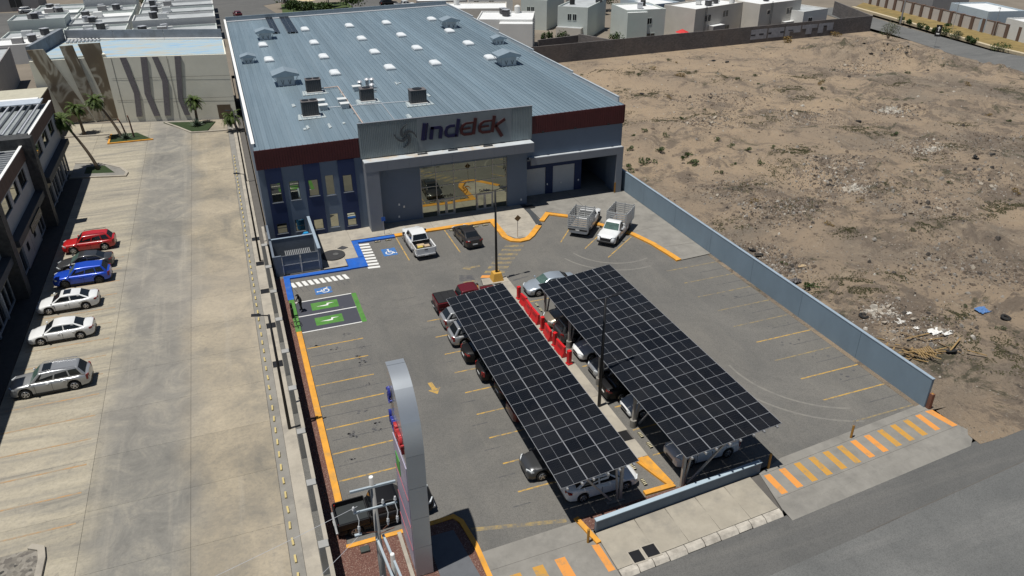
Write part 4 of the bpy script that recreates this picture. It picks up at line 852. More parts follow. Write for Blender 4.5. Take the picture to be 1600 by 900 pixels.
carport(13.03, 17.76, 27.76, 50.1, 3.0, 3.5, 3, 20, 17.25, 14.6, 'narrower solar carport, three panels across, nearest the pylon sign', (28.65, 33.9, 39.1, 44.3, 49.4))
carport(20.66, 27.08, 27.48, 49.75, 3.0, 3.68, 4, 20, 21.18, 24.4, 'wider solar carport, four panels across, nearer the boundary wall', (28.3, 34.3, 39.4, 44.6, 49.4))
# roof mounted solar rows
for k, (xa, xb, ya, yb, lab) in enumerate(((7.65, 8.85, 128.3, 142.0, 'dark solar row at the back of the roof, left of the two'), (9.95, 11.55, 127.5, 141.6, 'dark solar row at the back of the roof, right of the two'))):
    t = thing('solar_row', lab, 'solar panels', ((xa+xb)/2, (ya+yb)/2, zr(9, 135)), 0, 'solar rows on the warehouse roof')
    n = 12; pl_ = (yb-ya)/n; me = panel_mesh(xb-xa-.02, pl_-.02)
    for j in range(n):
        y = ya+(j+.5)*pl_; inst('solar_panel', me, t, (0, y-(ya+yb)/2, zr(9, y)-zr(9, 135)+.32), (.019, 0, 0))
    for s_ in (.25, .75): MB().add([(xa+s_*(xb-xa)+d, y, zr(9, y)+h) for y in (ya, yb) for d, h in ((-.04, .04), (.04, .04), (.04, .27), (-.04, .27))], [(0, 1, 2, 3), (7, 6, 5, 4), (0, 4, 5, 1), (1, 5, 6, 2), (2, 6, 7, 3), (3, 7, 4, 0)]).build('rail', ALU, t)
# ================================================================= vehicles
def paint(name, col, metal=0.0, rough=0.32):
    m, t, b = nodes(name); v = pos(t, obj=True); c = ramp(t, nz(t, v, 3, 4), [(0.3, tuple(x*.94 for x in col)), (0.7, col)]); L(t, c, b.inputs['Base Color'])
    b.inputs['Roughness'].default_value = rough; b.inputs['Metallic'].default_value = metal; b.inputs['Coat Weight'].default_value = 0.6; b.inputs['Coat Roughness'].default_value = 0.06; return m
TYRE = M('tyre_rubber', (0.014, 0.014, 0.014), 0.85, 0.2); RIM = M('alloy_rim', (0.45, 0.45, 0.46), 0.35, 0.05, metal=0.7); RIMD = M('dark_rim', (0.05, 0.05, 0.05), 0.4, metal=0.3)
CGLASS = M('car_glass', (0.010, 0.012, 0.014), 0.05, 0.1, spec=0.6); CGLASS2 = M('greenish_windscreen', (0.07, 0.115, 0.10), 0.08, 0.3, 3, spec=0.7, obj=True)
TRIM = M('black_trim', (0.018, 0.018, 0.019), 0.55); HEADL = M('headlight_lens', (0.55, 0.58, 0.60), 0.15, 0.05, spec=0.7); TAILL = M('tail_lens', (0.20, 0.012, 0.010), 0.2, 0.1, spec=0.6)
def tyre_mesh(r, w):
    mb = MB(); rs = []
    for (y, q) in ((-w/2, r*.62), (-w/2, r*.90), (-w*.36, r), (w*.36, r), (w/2, r*.90), (w/2, r*.62)):
        rs.append([(q*math.cos(2*math.pi*i/20), y, q*math.sin(2*math.pi*i/20)) for i in range(20)])
    mb.loft(rs, 0, True); return mb.mesh('tyre', TYRE, smooth=False)
def rim_mesh(r, w, mat):
    mb = MB(); y = w/2
    for k in range(5):
        a = 2*math.pi*k/5+.3; p = (math.cos(a)*r*.58, y+.012, math.sin(a)*r*.58); mb.bar((0, y+.012, 0), p, r*.20, .03, up=(0, 1, 0))
    n = 20
    for i in range(n):
        a, c = 2*math.pi*i/n, 2*math.pi*(i+1)/n
        mb.add([(q*math.cos(t), yy, q*math.sin(t)) for t in (a, c) for q, yy in ((r*.64, y+.006), (r*.55, y+.022))], [(0, 1, 3, 2)])
    mb.cyl((0, y, 0), (0, y+.03, 0), r*.15, n=10); return mb.mesh('rim', mat)
WM = {}
def wheel(parent, x, y, r, w, dark=False):
    k = (r, w, dark)
    if k not in WM: WM[k] = (tyre_mesh(r, w), rim_mesh(r, w, RIMD if dark else RIM))
    o = inst('wheel', WM[k][0], parent, (x, y, r), (0, 0, 0 if y > 0 else math.pi)); inst('rim', WM[k][1], o)
def interp(keys, x, i):
    for a, c in zip(keys[:-1], keys[1:]):
        if c[0] <= x <= a[0]: u = (a[0]-x)/(a[0]-c[0]+1e-9); return a[i]+(c[i]-a[i])*u
    return keys[0][i] if x > keys[0][0] else keys[-1][i]
def body_mesh(keys, wheels, r, ra, flat=0.0):
    xs = set(k[0] for k in keys)
    for xw in wheels:
        for a in range(0, 181, 18): xs.add(xw+ra*math.cos(R(a)))
        xs.add(xw+ra+.01); xs.add(xw-ra-.01)
    xs = sorted(xs, reverse=True); rings = []
    for x in xs:
        zt, w, zb = interp(keys, x, 1), interp(keys, x, 2), interp(keys, x, 3)
        for xw in wheels:
            if abs(x-xw) <= ra+1e-6: zb = max(zb, r*.95+math.sqrt(max(0, ra*ra-(x-xw)**2)))
        d = zt-zb; h = [(0, zb), (w*.84, zb), (w*.965, zb+.05), (w, zb+.33*d), (w*.985, zb+.70*d), (w*.955, zt-.10*min(1, d*2)), (w*.86, zt-.02), (w*.55, zt+.012), (0, zt+.03)]
        ring = [(x, y, z) for y, z in h]+[(x, -y, z) for y, z in reversed(h[1:-1])]; rings.append(ring)
    return MB().loft(rings)
def greenhouse(t, p, col, tint, windscreen, three=True, roofmat=None, sunroof=False):
    xa, xb, xc, xd, zb, zt, wb, wr = p
    base = [(xa, wb*.93), (xa*.25+xd*.75 if False else (xa+xd)/2, wb), (xd, wb*.93)]
    zm = zt+.035; A = lambda x, y, z: Vector((x, y, z))
    bl = [A(xa, wb*.95, zb), A(xd, wb*.95, zb)]; rl = [A(xb, wr, zt), A(xc, wr*.97, zt)]
    mb = MB(); vs = []
    rings = []
    n = 5
    def sect(xbase, xroof, wbb, wrr, z):   # unused station helper
        return None
    sx = [(xa, zb, wb*.95), (xb, zt, wr), ((xb+xc)/2, zm, wr*1.01), (xc, zt, wr*.97), (xd, zb, wb*.95)]
    vb = [(xa, wb*.95, zb-.06), (xa, -wb*.95, zb-.06), (xd, wb*.95, zb-.06), (xd, -wb*.95, zb-.06)]
    top = [(xb, wr, zt-.03), (xb, -wr, zt-.03), (xc, wr*.95, zt-.05), (xc, -wr*.95, zt-.05)]
    mids = [((xb*.6+xc*.4), wr*1.02, zt+.02), ((xb*.6+xc*.4), -wr*1.02, zt+.02)]
    mb.add(vb+top+mids, [(0, 1, 5, 4), (3, 2, 6, 7), (2, 0, 4, 8, 6), (1, 3, 7, 9, 5), (4, 5, 9, 8), (8, 9, 7, 6), (0, 2, 3, 1)])
    cab = mb.build('cabin', roofmat or col, t, local=True, bevel=.10, seg=3)
    def quad(P00, P10, P11, P01, u0, u1, v0, v1, off):
        f = lambda u, v: (P00*(1-u)+P10*u)*(1-v)+(P01*(1-u)+P11*u)*v
        a, b, c, d = f(u0, v0), f(u1, v0), f(u1, v1), f(u0, v1); n_ = (b-a).cross(d-a).normalized()
        if n_.dot(off) < 0: n_ = -n_
        g = [q+n_*.012 for q in (a, b, c, d)]; g2 = [q-n_*.02 for q in (a, b, c, d)]
        return MB().add(g+g2, [(0, 1, 2, 3), (7, 6, 5, 4), (0, 4, 5, 1), (1, 5, 6, 2), (2, 6, 7, 3), (3, 7, 4, 0)])
    V = lambda i: Vector(vb[i] if i < 4 else top[i-4])
    quad(V(1), V(0), V(4), V(5), .05, .95, .16, .93, Vector((1, 0, .5))).build('windscreen', windscreen, t, local=True, bevel=.02)
    quad(V(2), V(3), V(7), V(6), .07, .93, .20, .92, Vector((-1, 0, .5))).build('rear_window', tint, t, local=True, bevel=.02)
    spl = [(.07, .40), (.43, .70), (.73, .94)] if three else [(.06, .46), (.50, .93)]
    for s_ in (1, -1):
        i0, i1, i2, i3 = (0, 2, 6, 4) if s_ > 0 else (1, 3, 7, 5)
        for u0, u1 in spl: quad(V(i0), V(i1), V(i2), V(i3), u0, u1, .22, .88, Vector((0, s_, .3))).build('side_window', tint, t, local=True, bevel=.02)
    if sunroof: MB().box(xb-.75, -wr*.62, zt+.012, xb-.22, wr*.62, zt+.05).build('sunroof', CGLASS, t, local=True)
    return cab
CARS = {
 'sedan': dict(L=4.75, keys=[(2.37, .60, .60, .34), (2.30, .66, .74, .24), (2.12, .74, .84, .20), (1.75, .86, .89, .19), (1.05, .97, .91, .19), (.2, .95, .915, .19), (-1.2, 1.0, .915, .19), (-1.75, 1.05, .89, .20), (-2.15, 1.05, .84, .24), (-2.32, .98, .76, .32), (-2.37, .74, .66, .38)],
   wh=(1.42, -1.36), r=.335, gh=(1.22, .36, -1.02, -1.98, .95, 1.47, .85, .65), three=False),
 'hatch': dict(L=4.2, keys=[(2.10, .62, .60, .34), (2.03, .70, .74, .24), (1.82, .80, .83, .20), (1.0, .97, .87, .19), (0, .96, .875, .19), (-1.5, 1.0, .87, .2), (-1.95, 1.0, .82, .26), (-2.08, .95, .76, .34), (-2.12, .70, .70, .4)],
   wh=(1.28, -1.26), r=.32, gh=(1.08, .32, -1.45, -1.98, .96, 1.50, .82, .62), three=True),
 'suv': dict(L=4.65, keys=[(2.32, .74, .66, .40), (2.26, .86, .80, .30), (2.05, .98, .88, .25), (1.1, 1.06, .92, .25), (0, 1.04, .925, .25), (-1.7, 1.06, .92, .25), (-2.15, 1.06, .88, .30), (-2.29, 1.0, .82, .40), (-2.33, .72, .74, .45)],
   wh=(1.40, -1.36), r=.37, gh=(1.12, .42, -1.75, -2.20, 1.04, 1.68, .87, .68), three=True),
 'bigsuv': dict(L=5.1, keys=[(2.55, .76, .68, .40), (2.48, .90, .84, .30), (2.25, 1.02, .92, .25), (1.2, 1.11, .955, .25), (0, 1.09, .96, .25), (-1.9, 1.12, .955, .25), (-2.38, 1.12, .91, .30), (-2.52, 1.05, .86, .40), (-2.56, .75, .78, .46)],
   wh=(1.58, -1.50), r=.39, gh=(1.25, .50, -1.95, -2.42, 1.10, 1.76, .91, .71), three=True),
 'van': dict(L=4.9, keys=[(2.45, .66, .66, .36), (2.38, .78, .80, .26), (2.15, .90, .88, .21), (1.5, 1.03, .93, .20), (0, 1.05, .94, .2), (-2.0, 1.08, .93, .2), (-2.35, 1.08, .90, .26), (-2.44, 1.0, .84, .36), (-2.47, .70, .78, .42)],
   wh=(1.55, -1.42), r=.34, gh=(1.55, .60, -2.05, -2.38, 1.04, 1.72, .89, .72), three=True),
}
def lights(t, L_, w, zh, zt_, tall=False):
    h = L_/2
    for s_ in (-1, 1):
        MB().prism([(h-.05, s_*w*.50), (h-.32, s_*w*.93), (h-.40, s_*w*.965), (h-.22, s_*w*.93), (h+.0, s_*w*.55)], zh-.10, zh+.05).build('headlight', HEADL, t, local=True, bevel=.015)
        if tall: MB().prism([(-h+.02, s_*w*.70), (-h+.20, s_*w*.965), (-h+.06, s_*w*.90), (-h-.015, s_*w*.72)], zt_-.28, zt_+.12).build('tail_light', TAILL, t, local=True, bevel=.01)
        else: MB().prism([(-h+.03, s_*w*.52), (-h+.30, s_*w*.975), (-h+.12, s_*w*.92), (-h-.015, s_*w*.56)], zt_-.10, zt_+.05).build('tail_light', TAILL, t, local=True, bevel=.01)
def car(kind, label, col, x, y, rot, name='parked_car', cat='car', tint=None, windscreen=None, group='parked cars', z=LZ, dark=False, roofmat=None, sunroof=False, rails=False):
    s_ = CARS[kind]; t = thing(name, label, cat, (x, y, z), rot, group); tint = tint or CGLASS
    bo = body_mesh(s_['keys'], s_['wh'], s_['r'], s_['r']+.055).build('body', col, t, local=True, smooth=True)
    bo.modifiers.new('en', 'EDGE_SPLIT').split_angle = R(42)
    greenhouse(t, s_['gh'], col, tint, windscreen or CGLASS, s_['three'], roofmat, sunroof)
    W_ = max(k[2] for k in s_['keys'])
    for xw in s_['wh']:
        for q in (1, -1): wheel(t, xw, q*(W_-.13), s_['r'], .215, dark)
    zh = interp(s_['keys'], s_['L']/2-.25, 1)-.10; zt_ = interp(s_['keys'], -s_['L']/2+.15, 1)-.12
    lights(t, s_['L'], W_, zh, zt_, kind != 'sedan')
    h = s_['L']/2
    MB().prism([(h-.04, -.42), (h+.012, -.36), (h+.012, .36), (h-.04, .42)], .42, .42+.16).build('grille', TRIM, t, local=True, bevel=.01)
    MB().box(-h-.012, -.26, .52, -h+.10, .26, .64).build('licence_plate', WHITE, t, local=True); MB().prism([(-h-.005, -W_*.70), (-h+.12, -W_*.8), (-h+.12, W_*.8), (-h-.005, W_*.70)], .26, .40).build('rear_bumper', TRIM, t, local=True)
    gx = s_['gh'][0]
    for q in (1, -1): MB().prism([(gx-.22, q*(W_-.02)), (gx-.06, q*(W_-.02)), (gx-.10, q*(W_+.17)), (gx-.21, q*(W_+.17))], s_['gh'][4]+.02, s_['gh'][4]+.16).build('mirror', col, t, local=True, bevel=.03)
    for q in (1, -1):
        for xx in (.10, -.95): MB().box(xx-.09, q*W_*.985-.02, s_['gh'][4]-.18, xx+.09, q*W_*.985+.02, s_['gh'][4]-.14).build('door_handle', col, t, local=True)
        sm = MB()
        for xx in (.92, -.16, -1.18):
            if xx > s_['wh'][1]+s_['r']-.2: sm.box(xx-.008, q*W_*.99-.012, .34, xx+.008, q*W_*.99+.012, s_['gh'][4]-.10)
        sm.box(s_['wh'][1]+s_['r']+.08, q*W_*.975-.02, .21, s_['wh'][0]-s_['r']-.08, q*W_*.975+.024, .31); sm.build('side_trim', TRIM, t, local=True)
    if rails:
        for q in (1, -1): MB().tube([(s_['gh'][1]-.1, q*s_['gh'][7]*.93, s_['gh'][5]+.01), (s_['gh'][1]-.25, q*s_['gh'][7]*.93, s_['gh'][5]+.085), (s_['gh'][2]+.25, q*s_['gh'][7]*.93, s_['gh'][5]+.085), (s_['gh'][2]+.1, q*s_['gh'][7]*.93, s_['gh'][5]+.01)], .022).build('roof_rail', TRIM if col is not SILV else RIM, t, local=True)
    return t
PK = dict(keys=[(2.88, .80, .72, .45), (2.80, .98, .86, .36), (2.55, 1.10, .95, .32), (1.35, 1.18, .985, .32), (0.3, 1.15, .99, .32), (-.96, 1.16, .99, .32), (-1.0, .84, .985, .32), (-2.72, .84, .98, .34), (-2.86, .80, .95, .42)], wh=(1.86, -1.90), r=.41)
def pickup(label, col, x, y, rot, bed='open', cargo=False, cab='crew', gmat=None, group='pickups in the lot', z=LZ, bedmat=None):
    t = thing('pickup_truck', label, 'pickup truck', (x, y, z), rot, group)
    bo = body_mesh(PK['keys'], PK['wh'], PK['r'], PK['r']+.07).build('body', col, t, local=True, smooth=True); bo.modifiers.new('en', 'EDGE_SPLIT').split_angle = R(42)
    gh = (1.38, .72, -.70, -.95, 1.15, 1.86, .93, .74) if cab == 'crew' else (1.38, .72, -.05, -.22, 1.15, 1.84, .93, .74)
    greenhouse(t, gh, col, CGLASS, gmat or CGLASS, False)
    for xw in PK['wh']:
        for q in (1, -1): wheel(t, xw, q*.84, PK['r'], .26, bed == 'stake')
    lights(t, 5.76, .97, 1.0, 1.02, True)
    MB().prism([(2.86, -.58), (2.91, -.5), (2.91, .5), (2.86, .58)], .62, .92).build('grille', TRIM, t, local=True, bevel=.01)
    MB().box(2.70, -.86, .42, 2.96, .86, .60).build('front_bumper', TRIM if bed == 'stake' else STEEL, t, local=True, bevel=.05)
    for q in (1, -1):
        MB().prism([(1.12, q*.97), (1.28, q*.97), (1.24, q*1.20), (1.12, q*1.20)], 1.17, 1.36).build('mirror', TRIM, t, local=True, bevel=.03)
        sm = MB()
        for xx in (1.05, .1, -.85): sm.box(xx-.008, q*.985-.012, .5, xx+.008, q*.985+.012, 1.05)
        sm.box(-.95, q*.95-.04, .30, 1.3, q*.95+.10, .37); sm.build('side_step', TRIM, t, local=True)
    if bed in ('open', 'cover'):
        for q in (1, -1): MB().box(-2.84, q*.97-.07, .80, -1.03, q*.97+.005 if q > 0 else q*.97+.07, 1.24).build('bed_side', col, t, local=True, bevel=.03)
        tg = MB().box(-2.90, -.90, .62, -2.82, .90, 1.22).build('tailgate', col, t, local=True, bevel=.02); MB().box(-2.915, -.16, 1.02, -2.90, .16, 1.10).build('handle', TRIM, tg, local=True)
        MB().box(-2.81, -.89, .86, -1.03, .89, .885).build('bed_liner', bedmat or TRIM, t, local=True); MB().box(-1.05, -.9, .86, -1.0, .9, 1.22).build('bed_front', TRIM, t, local=True)
        MB().box(-3.02, -.90, .46, -2.86, .90, .62).build('rear_bumper', STEEL if bed == 'open' else TRIM, t, local=True, bevel=.03)
        if bed == 'cover':
            for k in range(3): MB().box(-2.80+k*.6, -.93, 1.245, -2.21+k*.6, .93, 1.285).build('bed_cover_panel', TRIM, t, local=True, bevel=.01)
        if cargo:
            c1 = M('cargo_yellow', (0.5, 0.38, 0.08), 0.7); c2 = M('cargo_card', (0.4, 0.3, 0.2), 0.8)
            MB().box(-2.3, .1, .89, -1.9, .6, 1.10).build('cargo', c1, t, local=True); MB().box(-2.2, -.6, .89, -1.7, -.1, 1.05).build('cargo', c2, t, local=True); MB().box(-1.8, -.2, .89, -1.3, .5, 1.0).build('cargo', c2, t, local=True)
    else:
        gw = M('stake_body_grey', (0.36, 0.37, 0.37), 0.6, 0.15, 3, obj=True); xb0, xb1, hw = -3.0, -.32, 1.06
        MB().box(xb0, -hw, .96, xb1, hw, 1.10).build('flatbed', gw, t, local=True)
        MB().box(xb0+.08, -hw+.1, 1.102, xb1-.08, hw-.1, 1.115).build('deck_boards', M('worn_deck', (0.2, 0.16, 0.12), 0.8, 0.3, 3), t, local=True)
        for q in (1, -1):
            s2 = MB()
            for k in range(6): s2.box(xb0, q*hw-.02, 1.16+k*.22, xb1, q*hw+.02, 1.30+k*.22)
            for k in range(5): xx = xb0+.04+k*(xb1-xb0-.08)/4; s2.box(xx-.035, q*hw-.05 if q > 0 else q*hw+.021, 1.10, xx+.035, q*hw-.021 if q > 0 else q*hw+.05, 2.52)
            s2.build('side_rack', gw, t, local=True)
        for xx, d in ((xb0, 1), (xb1, -1)):
            s2 = MB()
            for k in range(6): s2.box(xx-.02, -hw+.05, 1.16+k*.22, xx+.02, hw-.05, 1.30+k*.22)
            for yy in (-.95, 0, .95): s2.box(xx+d*.021, yy-.04, 1.1, xx+d*.05, yy+.04, 2.52) if d > 0 else s2.box(xx-.05, yy-.04, 1.1, xx-.021, yy+.04, 2.52)
            s2.build('end_rack', gw, t, local=True)
        MB().box(-3.06, -.98, .80, -3.0, .98, .94).build('rear_bumper', TRIM, t, local=True); MB().box(-2.7, -.35, .45, -.4, .35, .95).build('chassis', TRIM, t, local=True)
    MB().box(-3.03 if bed != 'stake' else -3.075, -.2, .50 if bed != 'stake' else .82, -3.021 if bed != 'stake' else -3.062, .2, .60 if bed != 'stake' else .92).build('licence_plate', WHITE, t, local=True)
    return t
SILV = paint('silver_paint', (0.36, 0.37, 0.38), 0.5); WHT = paint('white_paint_car', (0.68, 0.69, 0.69)); RED = paint('red_car_paint', (0.42, 0.012, 0.014)); BLU = paint('blue_car_paint', (0.010, 0.065, 0.48), 0.2)
GRY = paint('dark_grey_paint', (0.07, 0.072, 0.075), 0.5); BLK = paint('black_car_paint', (0.005, 0.005, 0.006), 0.0, 0.55); BLK.node_tree.nodes['Principled BSDF'].inputs['Coat Weight'].default_value = 0.12; BLK.node_tree.nodes['Principled BSDF'].inputs['Specular IOR Level'].default_value = 0.25; GLD = paint('champagne_paint', (0.30, 0.25, 0.19), 0.5); CHR = paint('charcoal_paint', (0.035, 0.033, 0.034), 0.3); DRD = paint('dark_red_paint', (0.11, 0.009, 0.013), 0.1); SLB = paint('silver_blue_paint', (0.36, 0.41, 0.46), 0.4)
PI = math.pi
g = 'cars parked nose in along the left shop row'
car('suv', 'bright red compact SUV in the left row, farthest from the camera', RED, -15.55, 77.65, PI, cat='SUV', group=g, z=-.01, rails=True)
car('sedan', 'dark grey sedan squeezed between the red SUV and the blue SUV', GRY, -15.45, 73.2, PI, group=g, z=-.01, windscreen=CGLASS2)
car('suv', 'bright blue SUV in the left row next to a grey sedan', BLU, -15.35, 70.2, PI, cat='SUV', group=g, z=-.01, windscreen=CGLASS2, dark=True)
car('sedan', 'white sedan with dark sunroof in the left row beside the blue SUV', WHT, -15.95, 65.4, PI, group=g, z=-.01, sunroof=True)
car('sedan', 'white sedan without sunroof in the left row beside the silver SUV', WHT, -15.8, 60.3, PI, group=g, z=-.01)
car('bigsuv', 'silver SUV with roof rails nearest the camera in the left row', SILV, -15.5, 52.95, PI, cat='SUV', group=g, z=-.01, windscreen=CGLASS2, sunroof=True, rails=True)
pickup('white crew cab pickup with boxes in its bed at the front kerb', WHT, 14.72, 66.3, PI/2+.03, cargo=True)
car('sedan', 'charcoal sedan parked at the front kerb beside the white pickup', CHR, 19.72, 66.2, PI/2+.05, group='cars at the front kerb')
pickup('white stake truck with its slatted rear towards the camera', WHT, 32.25, 65.0, R(49), 'stake', cab='single')
pickup('white stake truck facing the camera at the right end of the front bays', WHT, 34.0, 61.85, R(224), 'stake', cab='single', gmat=CGLASS2)
pickup('dark red pickup with black bed cover at the head of the narrower carport', DRD, 15.85, 53.6, 0.0, 'cover')
bp = pickup('black pickup with empty bed parked beside the pylon sign', BLK, 4.1, 32.2, 0.02, 'open', bedmat=M('grey_bed_liner', (0.022, 0.026, 0.027), 0.6))
bp.scale = (.95, .95, .95)
g = 'cars under the narrower carport'
for kind, col, yy, dx, rot, lab in (('hatch', SILV, 51.0, 0, 0, 'silver hatchback half under the narrower carport beside the dark red pickup'), ('suv', SILV, 48.35, .1, 0, 'silver SUV with red tail lights under the narrower carport, second from the far end'),
        ('sedan', BLK, 45.75, .45, 0, 'black sedan under the narrower carport beside the silver SUV'), ('suv', BLK, 43.1, .75, 0, 'black SUV under the narrower carport beside the black sedan'), ('sedan', BLK, 40.5, 1.3, 0, 'dark sedan hidden under the middle of the narrower carport'),
        ('hatch', DRD, 37.9, 1.0, 0, 'dark red hatchback under the middle of the narrower carport'), ('suv', GRY, 32.55, .1, PI, 'dark grey SUV poking its front out of the narrower carport'), ('sedan', WHT, 30.05, 1.6, 0, 'white sedan under the near end of the narrower carport')):
    car(kind, lab, col, 14.9+dx, yy, rot, group=g, cat='SUV' if 'SUV' in lab else 'car')
g = 'cars under the wider carport'
for kind, col, yy, dx, rot, lab, wsn in (('sedan', SLB, 53.7, .35, PI, 'pale silver blue sedan standing clear of the far end of the wider carport', CGLASS2), ('sedan', GLD, 48.25, .0, PI, 'champagne sedan with its nose out of the wider carport at the far end', None),
        ('van', GRY, 45.75, .0, 0, 'grey minivan showing its tail lights under the wider carport', None), ('sedan', WHT, 43.1, .3, PI, 'white sedan under the wider carport beside the grey minivan', None), ('hatch', SILV, 40.6, .1, PI, 'silver hatchback in deep shade under the wider carport', None),
        ('sedan', BLK, 37.95, .0, 0, 'black sedan with bright tail lamps under the wider carport', None), ('sedan', WHT, 35.7, .5, PI, 'white sedan with its nose in the sun beside a round concrete footing', None), ('suv', WHT, 30.35, .75, PI, 'white SUV under the near end of the wider carport', None)):
    car(kind, lab, col, 23.1+dx, yy, rot, group=g, windscreen=wsn, cat='SUV' if 'SUV' in lab else ('minivan' if kind == 'van' else 'car'))
# ================================================================= pylon sign
py = thing('pylon_sign', 'tall grey pylon sign with rounded top standing in the gravel bed', 'sign', (5.2, 28.9, 0))
PYL = M('pylon_silver_cladding', (0.40, 0.43, 0.46), 0.30, 0.05, 0.5, metal=0.55); PYF = M('pylon_face', (0.30, 0.28, 0.36), 0.5, 0.15, 0.9, stain=(0.42, 0.40, 0.46), sscale=0.8)
X0p, X1p, Yn, Yf, Zt = 4.74, 5.64, 27.35, 30.5, 11.45
prof = [(Yn, 0.0), (Yn, 8.1)]
for i in range(1, 15):
    a = R(90*i/15); prof.append((Yf-.35-(2.8)*math.cos(a), 8.1+(Zt-8.1)*math.sin(a)))
prof += [(Yf-.35, Zt), (Yf, Zt), (Yf, 0.0)]
def yz_prism(mb, prof, x0, x1, m=0):
    n = len(prof); vs = [(x0, y, z) for y, z in prof]+[(x1, y, z) for y, z in prof]
    fs = [tuple(range(n)), tuple(range(2*n-1, n-1, -1))]+[(i, n+i, n+(i+1) % n, (i+1) % n) for i in range(n)]
    mb.add(vs, fs); return mb
core = yz_prism(MB(), prof, X0p+.03, X1p-.03).build('body', PYL, py)
# cladding strips along the edge with joints
for k in range(len(prof)-3):
    (ya, za), (yb2, zb2) = prof[k], prof[k+1]
    if k == 0:
        zs = [0.1, 2.1, 4.1, 6.1, 8.1]
        for a, c in zip(zs[:-1], zs[1:]): MB().box(X0p, Yn-.05, a+.01, X1p, Yn-.004, c-.01).build('cladding_panel', PYL, py)
cl = MB(); pts = prof[1:17]
rings = []
for (yy, zz_) in pts: rings.append((yy, zz_))
for half in ((0, 5), (5, 10), (10, 15)):
    mb = MB(); vs = []
    for k in range(half[0], half[1]+1):
        yy, zz_ = rings[k]; k0, k1 = max(0, k-1), min(len(rings)-1, k+1); tx = Vector((rings[k1][0]-rings[k0][0], rings[k1][1]-rings[k0][1])).normalized(); nn = Vector((-tx.y, tx.x))
        for o_ in (.004, .05): vs += [(X0p, yy+nn.x*o_, zz_+nn.y*o_), (X1p, yy+nn.x*o_, zz_+nn.y*o_)]
    m_ = half[1]-half[0]+1; fs = []
    for k in range(m_-1):
        a = 4*k; b2 = a+4; fs += [(a+2, a+3, b2+3, b2+2), (a, b2, b2+1, a+1), (a, a+2, b2+2, b2), (a+1, b2+1, b2+3, a+3)]
    fs += [(0, 1, 3, 2), (4*(m_-1), 4*(m_-1)+2, 4*(m_-1)+3, 4*(m_-1)+1)]
    o = mb.add(vs, fs).build('cladding_panel', PYL, py, smooth=True); o.modifiers.new('es', 'EDGE_SPLIT').split_angle = R(40)
MB().box(X0p, Yf-.33, Zt+.004, X1p, Yf+.02, Zt+.05).build('cladding_panel', PYL, py)
MB().box(X0p-.02, Yn+.12, .5, X0p+.025, Yf-.1, 7.3).build('face_panel', PYF, py)
for z in (1.8, 3.4, 5.2): MB().box(X0p-.045, Yn+.15, z, X0p-.022, Yf-.12, z+.05).build('face_strip', M('face_strip_red', (0.35, 0.10, 0.12), 0.5), py)
MB().box(X0p-.05, 29.0, 5.5, X0p-.022, 29.9, 6.5).build('green_sticker', M('green_vinyl', (0.06, 0.28, 0.05), 0.5), py)
yy = 30.2
lm = [(LB, 'I'), (LB, 'n'), (LB, 'd'), (LR, 'E'), (LR, 'l'), (LR, 'E'), (LR, 'k')]
RDS = M('pylon_red', (0.36, 0.03, 0.035), 0.4); BLS = M('pylon_blue', (0.02, 0.03, 0.22), 0.4)
for i, (mm, ch) in enumerate(lm):
    me = text_mesh(ch, 1.05, .07, BLS if mm is LB else RDS, 'letter')
    inst('letter', me, py, (X0p-.06-5.2, 30.15-i*.40-28.9, 8.2), (R(90), 0, R(-90)))
mb = MB()
for k in range(4):
    a0 = k*math.pi/2
    for i in range(8):
        u, v2 = i/8, (i+1)/8
        f = lambda u: (29.9+(.08+.42*u)*math.cos(a0+1.9*(1-u)), 10.0+(.08+.42*u)*math.sin(a0+1.9*(1-u)))
        p, q = f(u), f(v2); mb.bar((X0p-.07, *p), (X0p-.07, *q), .10, .12*(1-u)+.04)
mb.build('spiral_emblem', BLS, py)
MB().box(4.45, 27.2, .05, 4.66, 30.6, .16).build('plinth_edge', CONC, None); o = bpy.context.scene.objects['plinth_edge']; o.parent = py; o.location = -WL[py]
# ================================================================= street lamps
def lamp(x, y, h, label, arms, base=None, r=.075):
    t = thing('street_lamp', label, 'street lamp', (x, y, 0), 0, 'black lamp posts around the lot')
    MB().cyl((0, 0, 0), (0, 0, h), r*1.25, r*.8, n=10).build('pole', BLACK, t, local=True, smooth=True); MB().box(-.2, -.2, 0, .2, .2, .04).build('base_plate', BLACK, t, local=True)
    for (dx, dy) in arms:
        n_ = math.hypot(dx, dy); ux, uy = dx/n_, dy/n_; e = Vector((dx, dy, h+.12))
        MB().bar((0, 0, h-.05), (dx*.55, dy*.55, h+.06), .05).build('arm', BLACK, t, local=True)
        MB().bar((dx*.45, dy*.45, h+.06), e, .26, .07).build('lamp_head', BLACK, t, local=True, bevel=.02)
    if base == 'yellow':
        o = MB(); o.loft([[(-.55, -.55, 0), (.55, -.55, 0), (.55, .55, 0), (-.55, .55, 0)], [(-.36, -.36, .85), (.36, -.36, .85), (.36, .36, .85), (-.36, .36, .85)]])
        o.build('pedestal', M('ochre_pedestal', (0.50, 0.28, 0.05), 0.7, 0.1), t, local=True, bevel=.03)
    if base == 'conc': MB().cyl((0, 0, 0), (0, 0, .5), .3, n=14).build('pedestal', CONC, t, local=True)
lamp(19.62, 57.0, 8.7, 'black double headed lamp post on the yellow pedestal before the shop', ((-1.05, -.1), (1.05, .1)), 'yellow', .10)
lamp(19.97, 36.9, 8.6, 'black double headed lamp post rising between the two carports', ((-1.2, -.15), (1.2, .15)), None, .10)
lamp(-0.16, 42.05, 8.8, 'nearest black single headed lamp post along the fence wall', ((-1.0, .1),), None, .09)
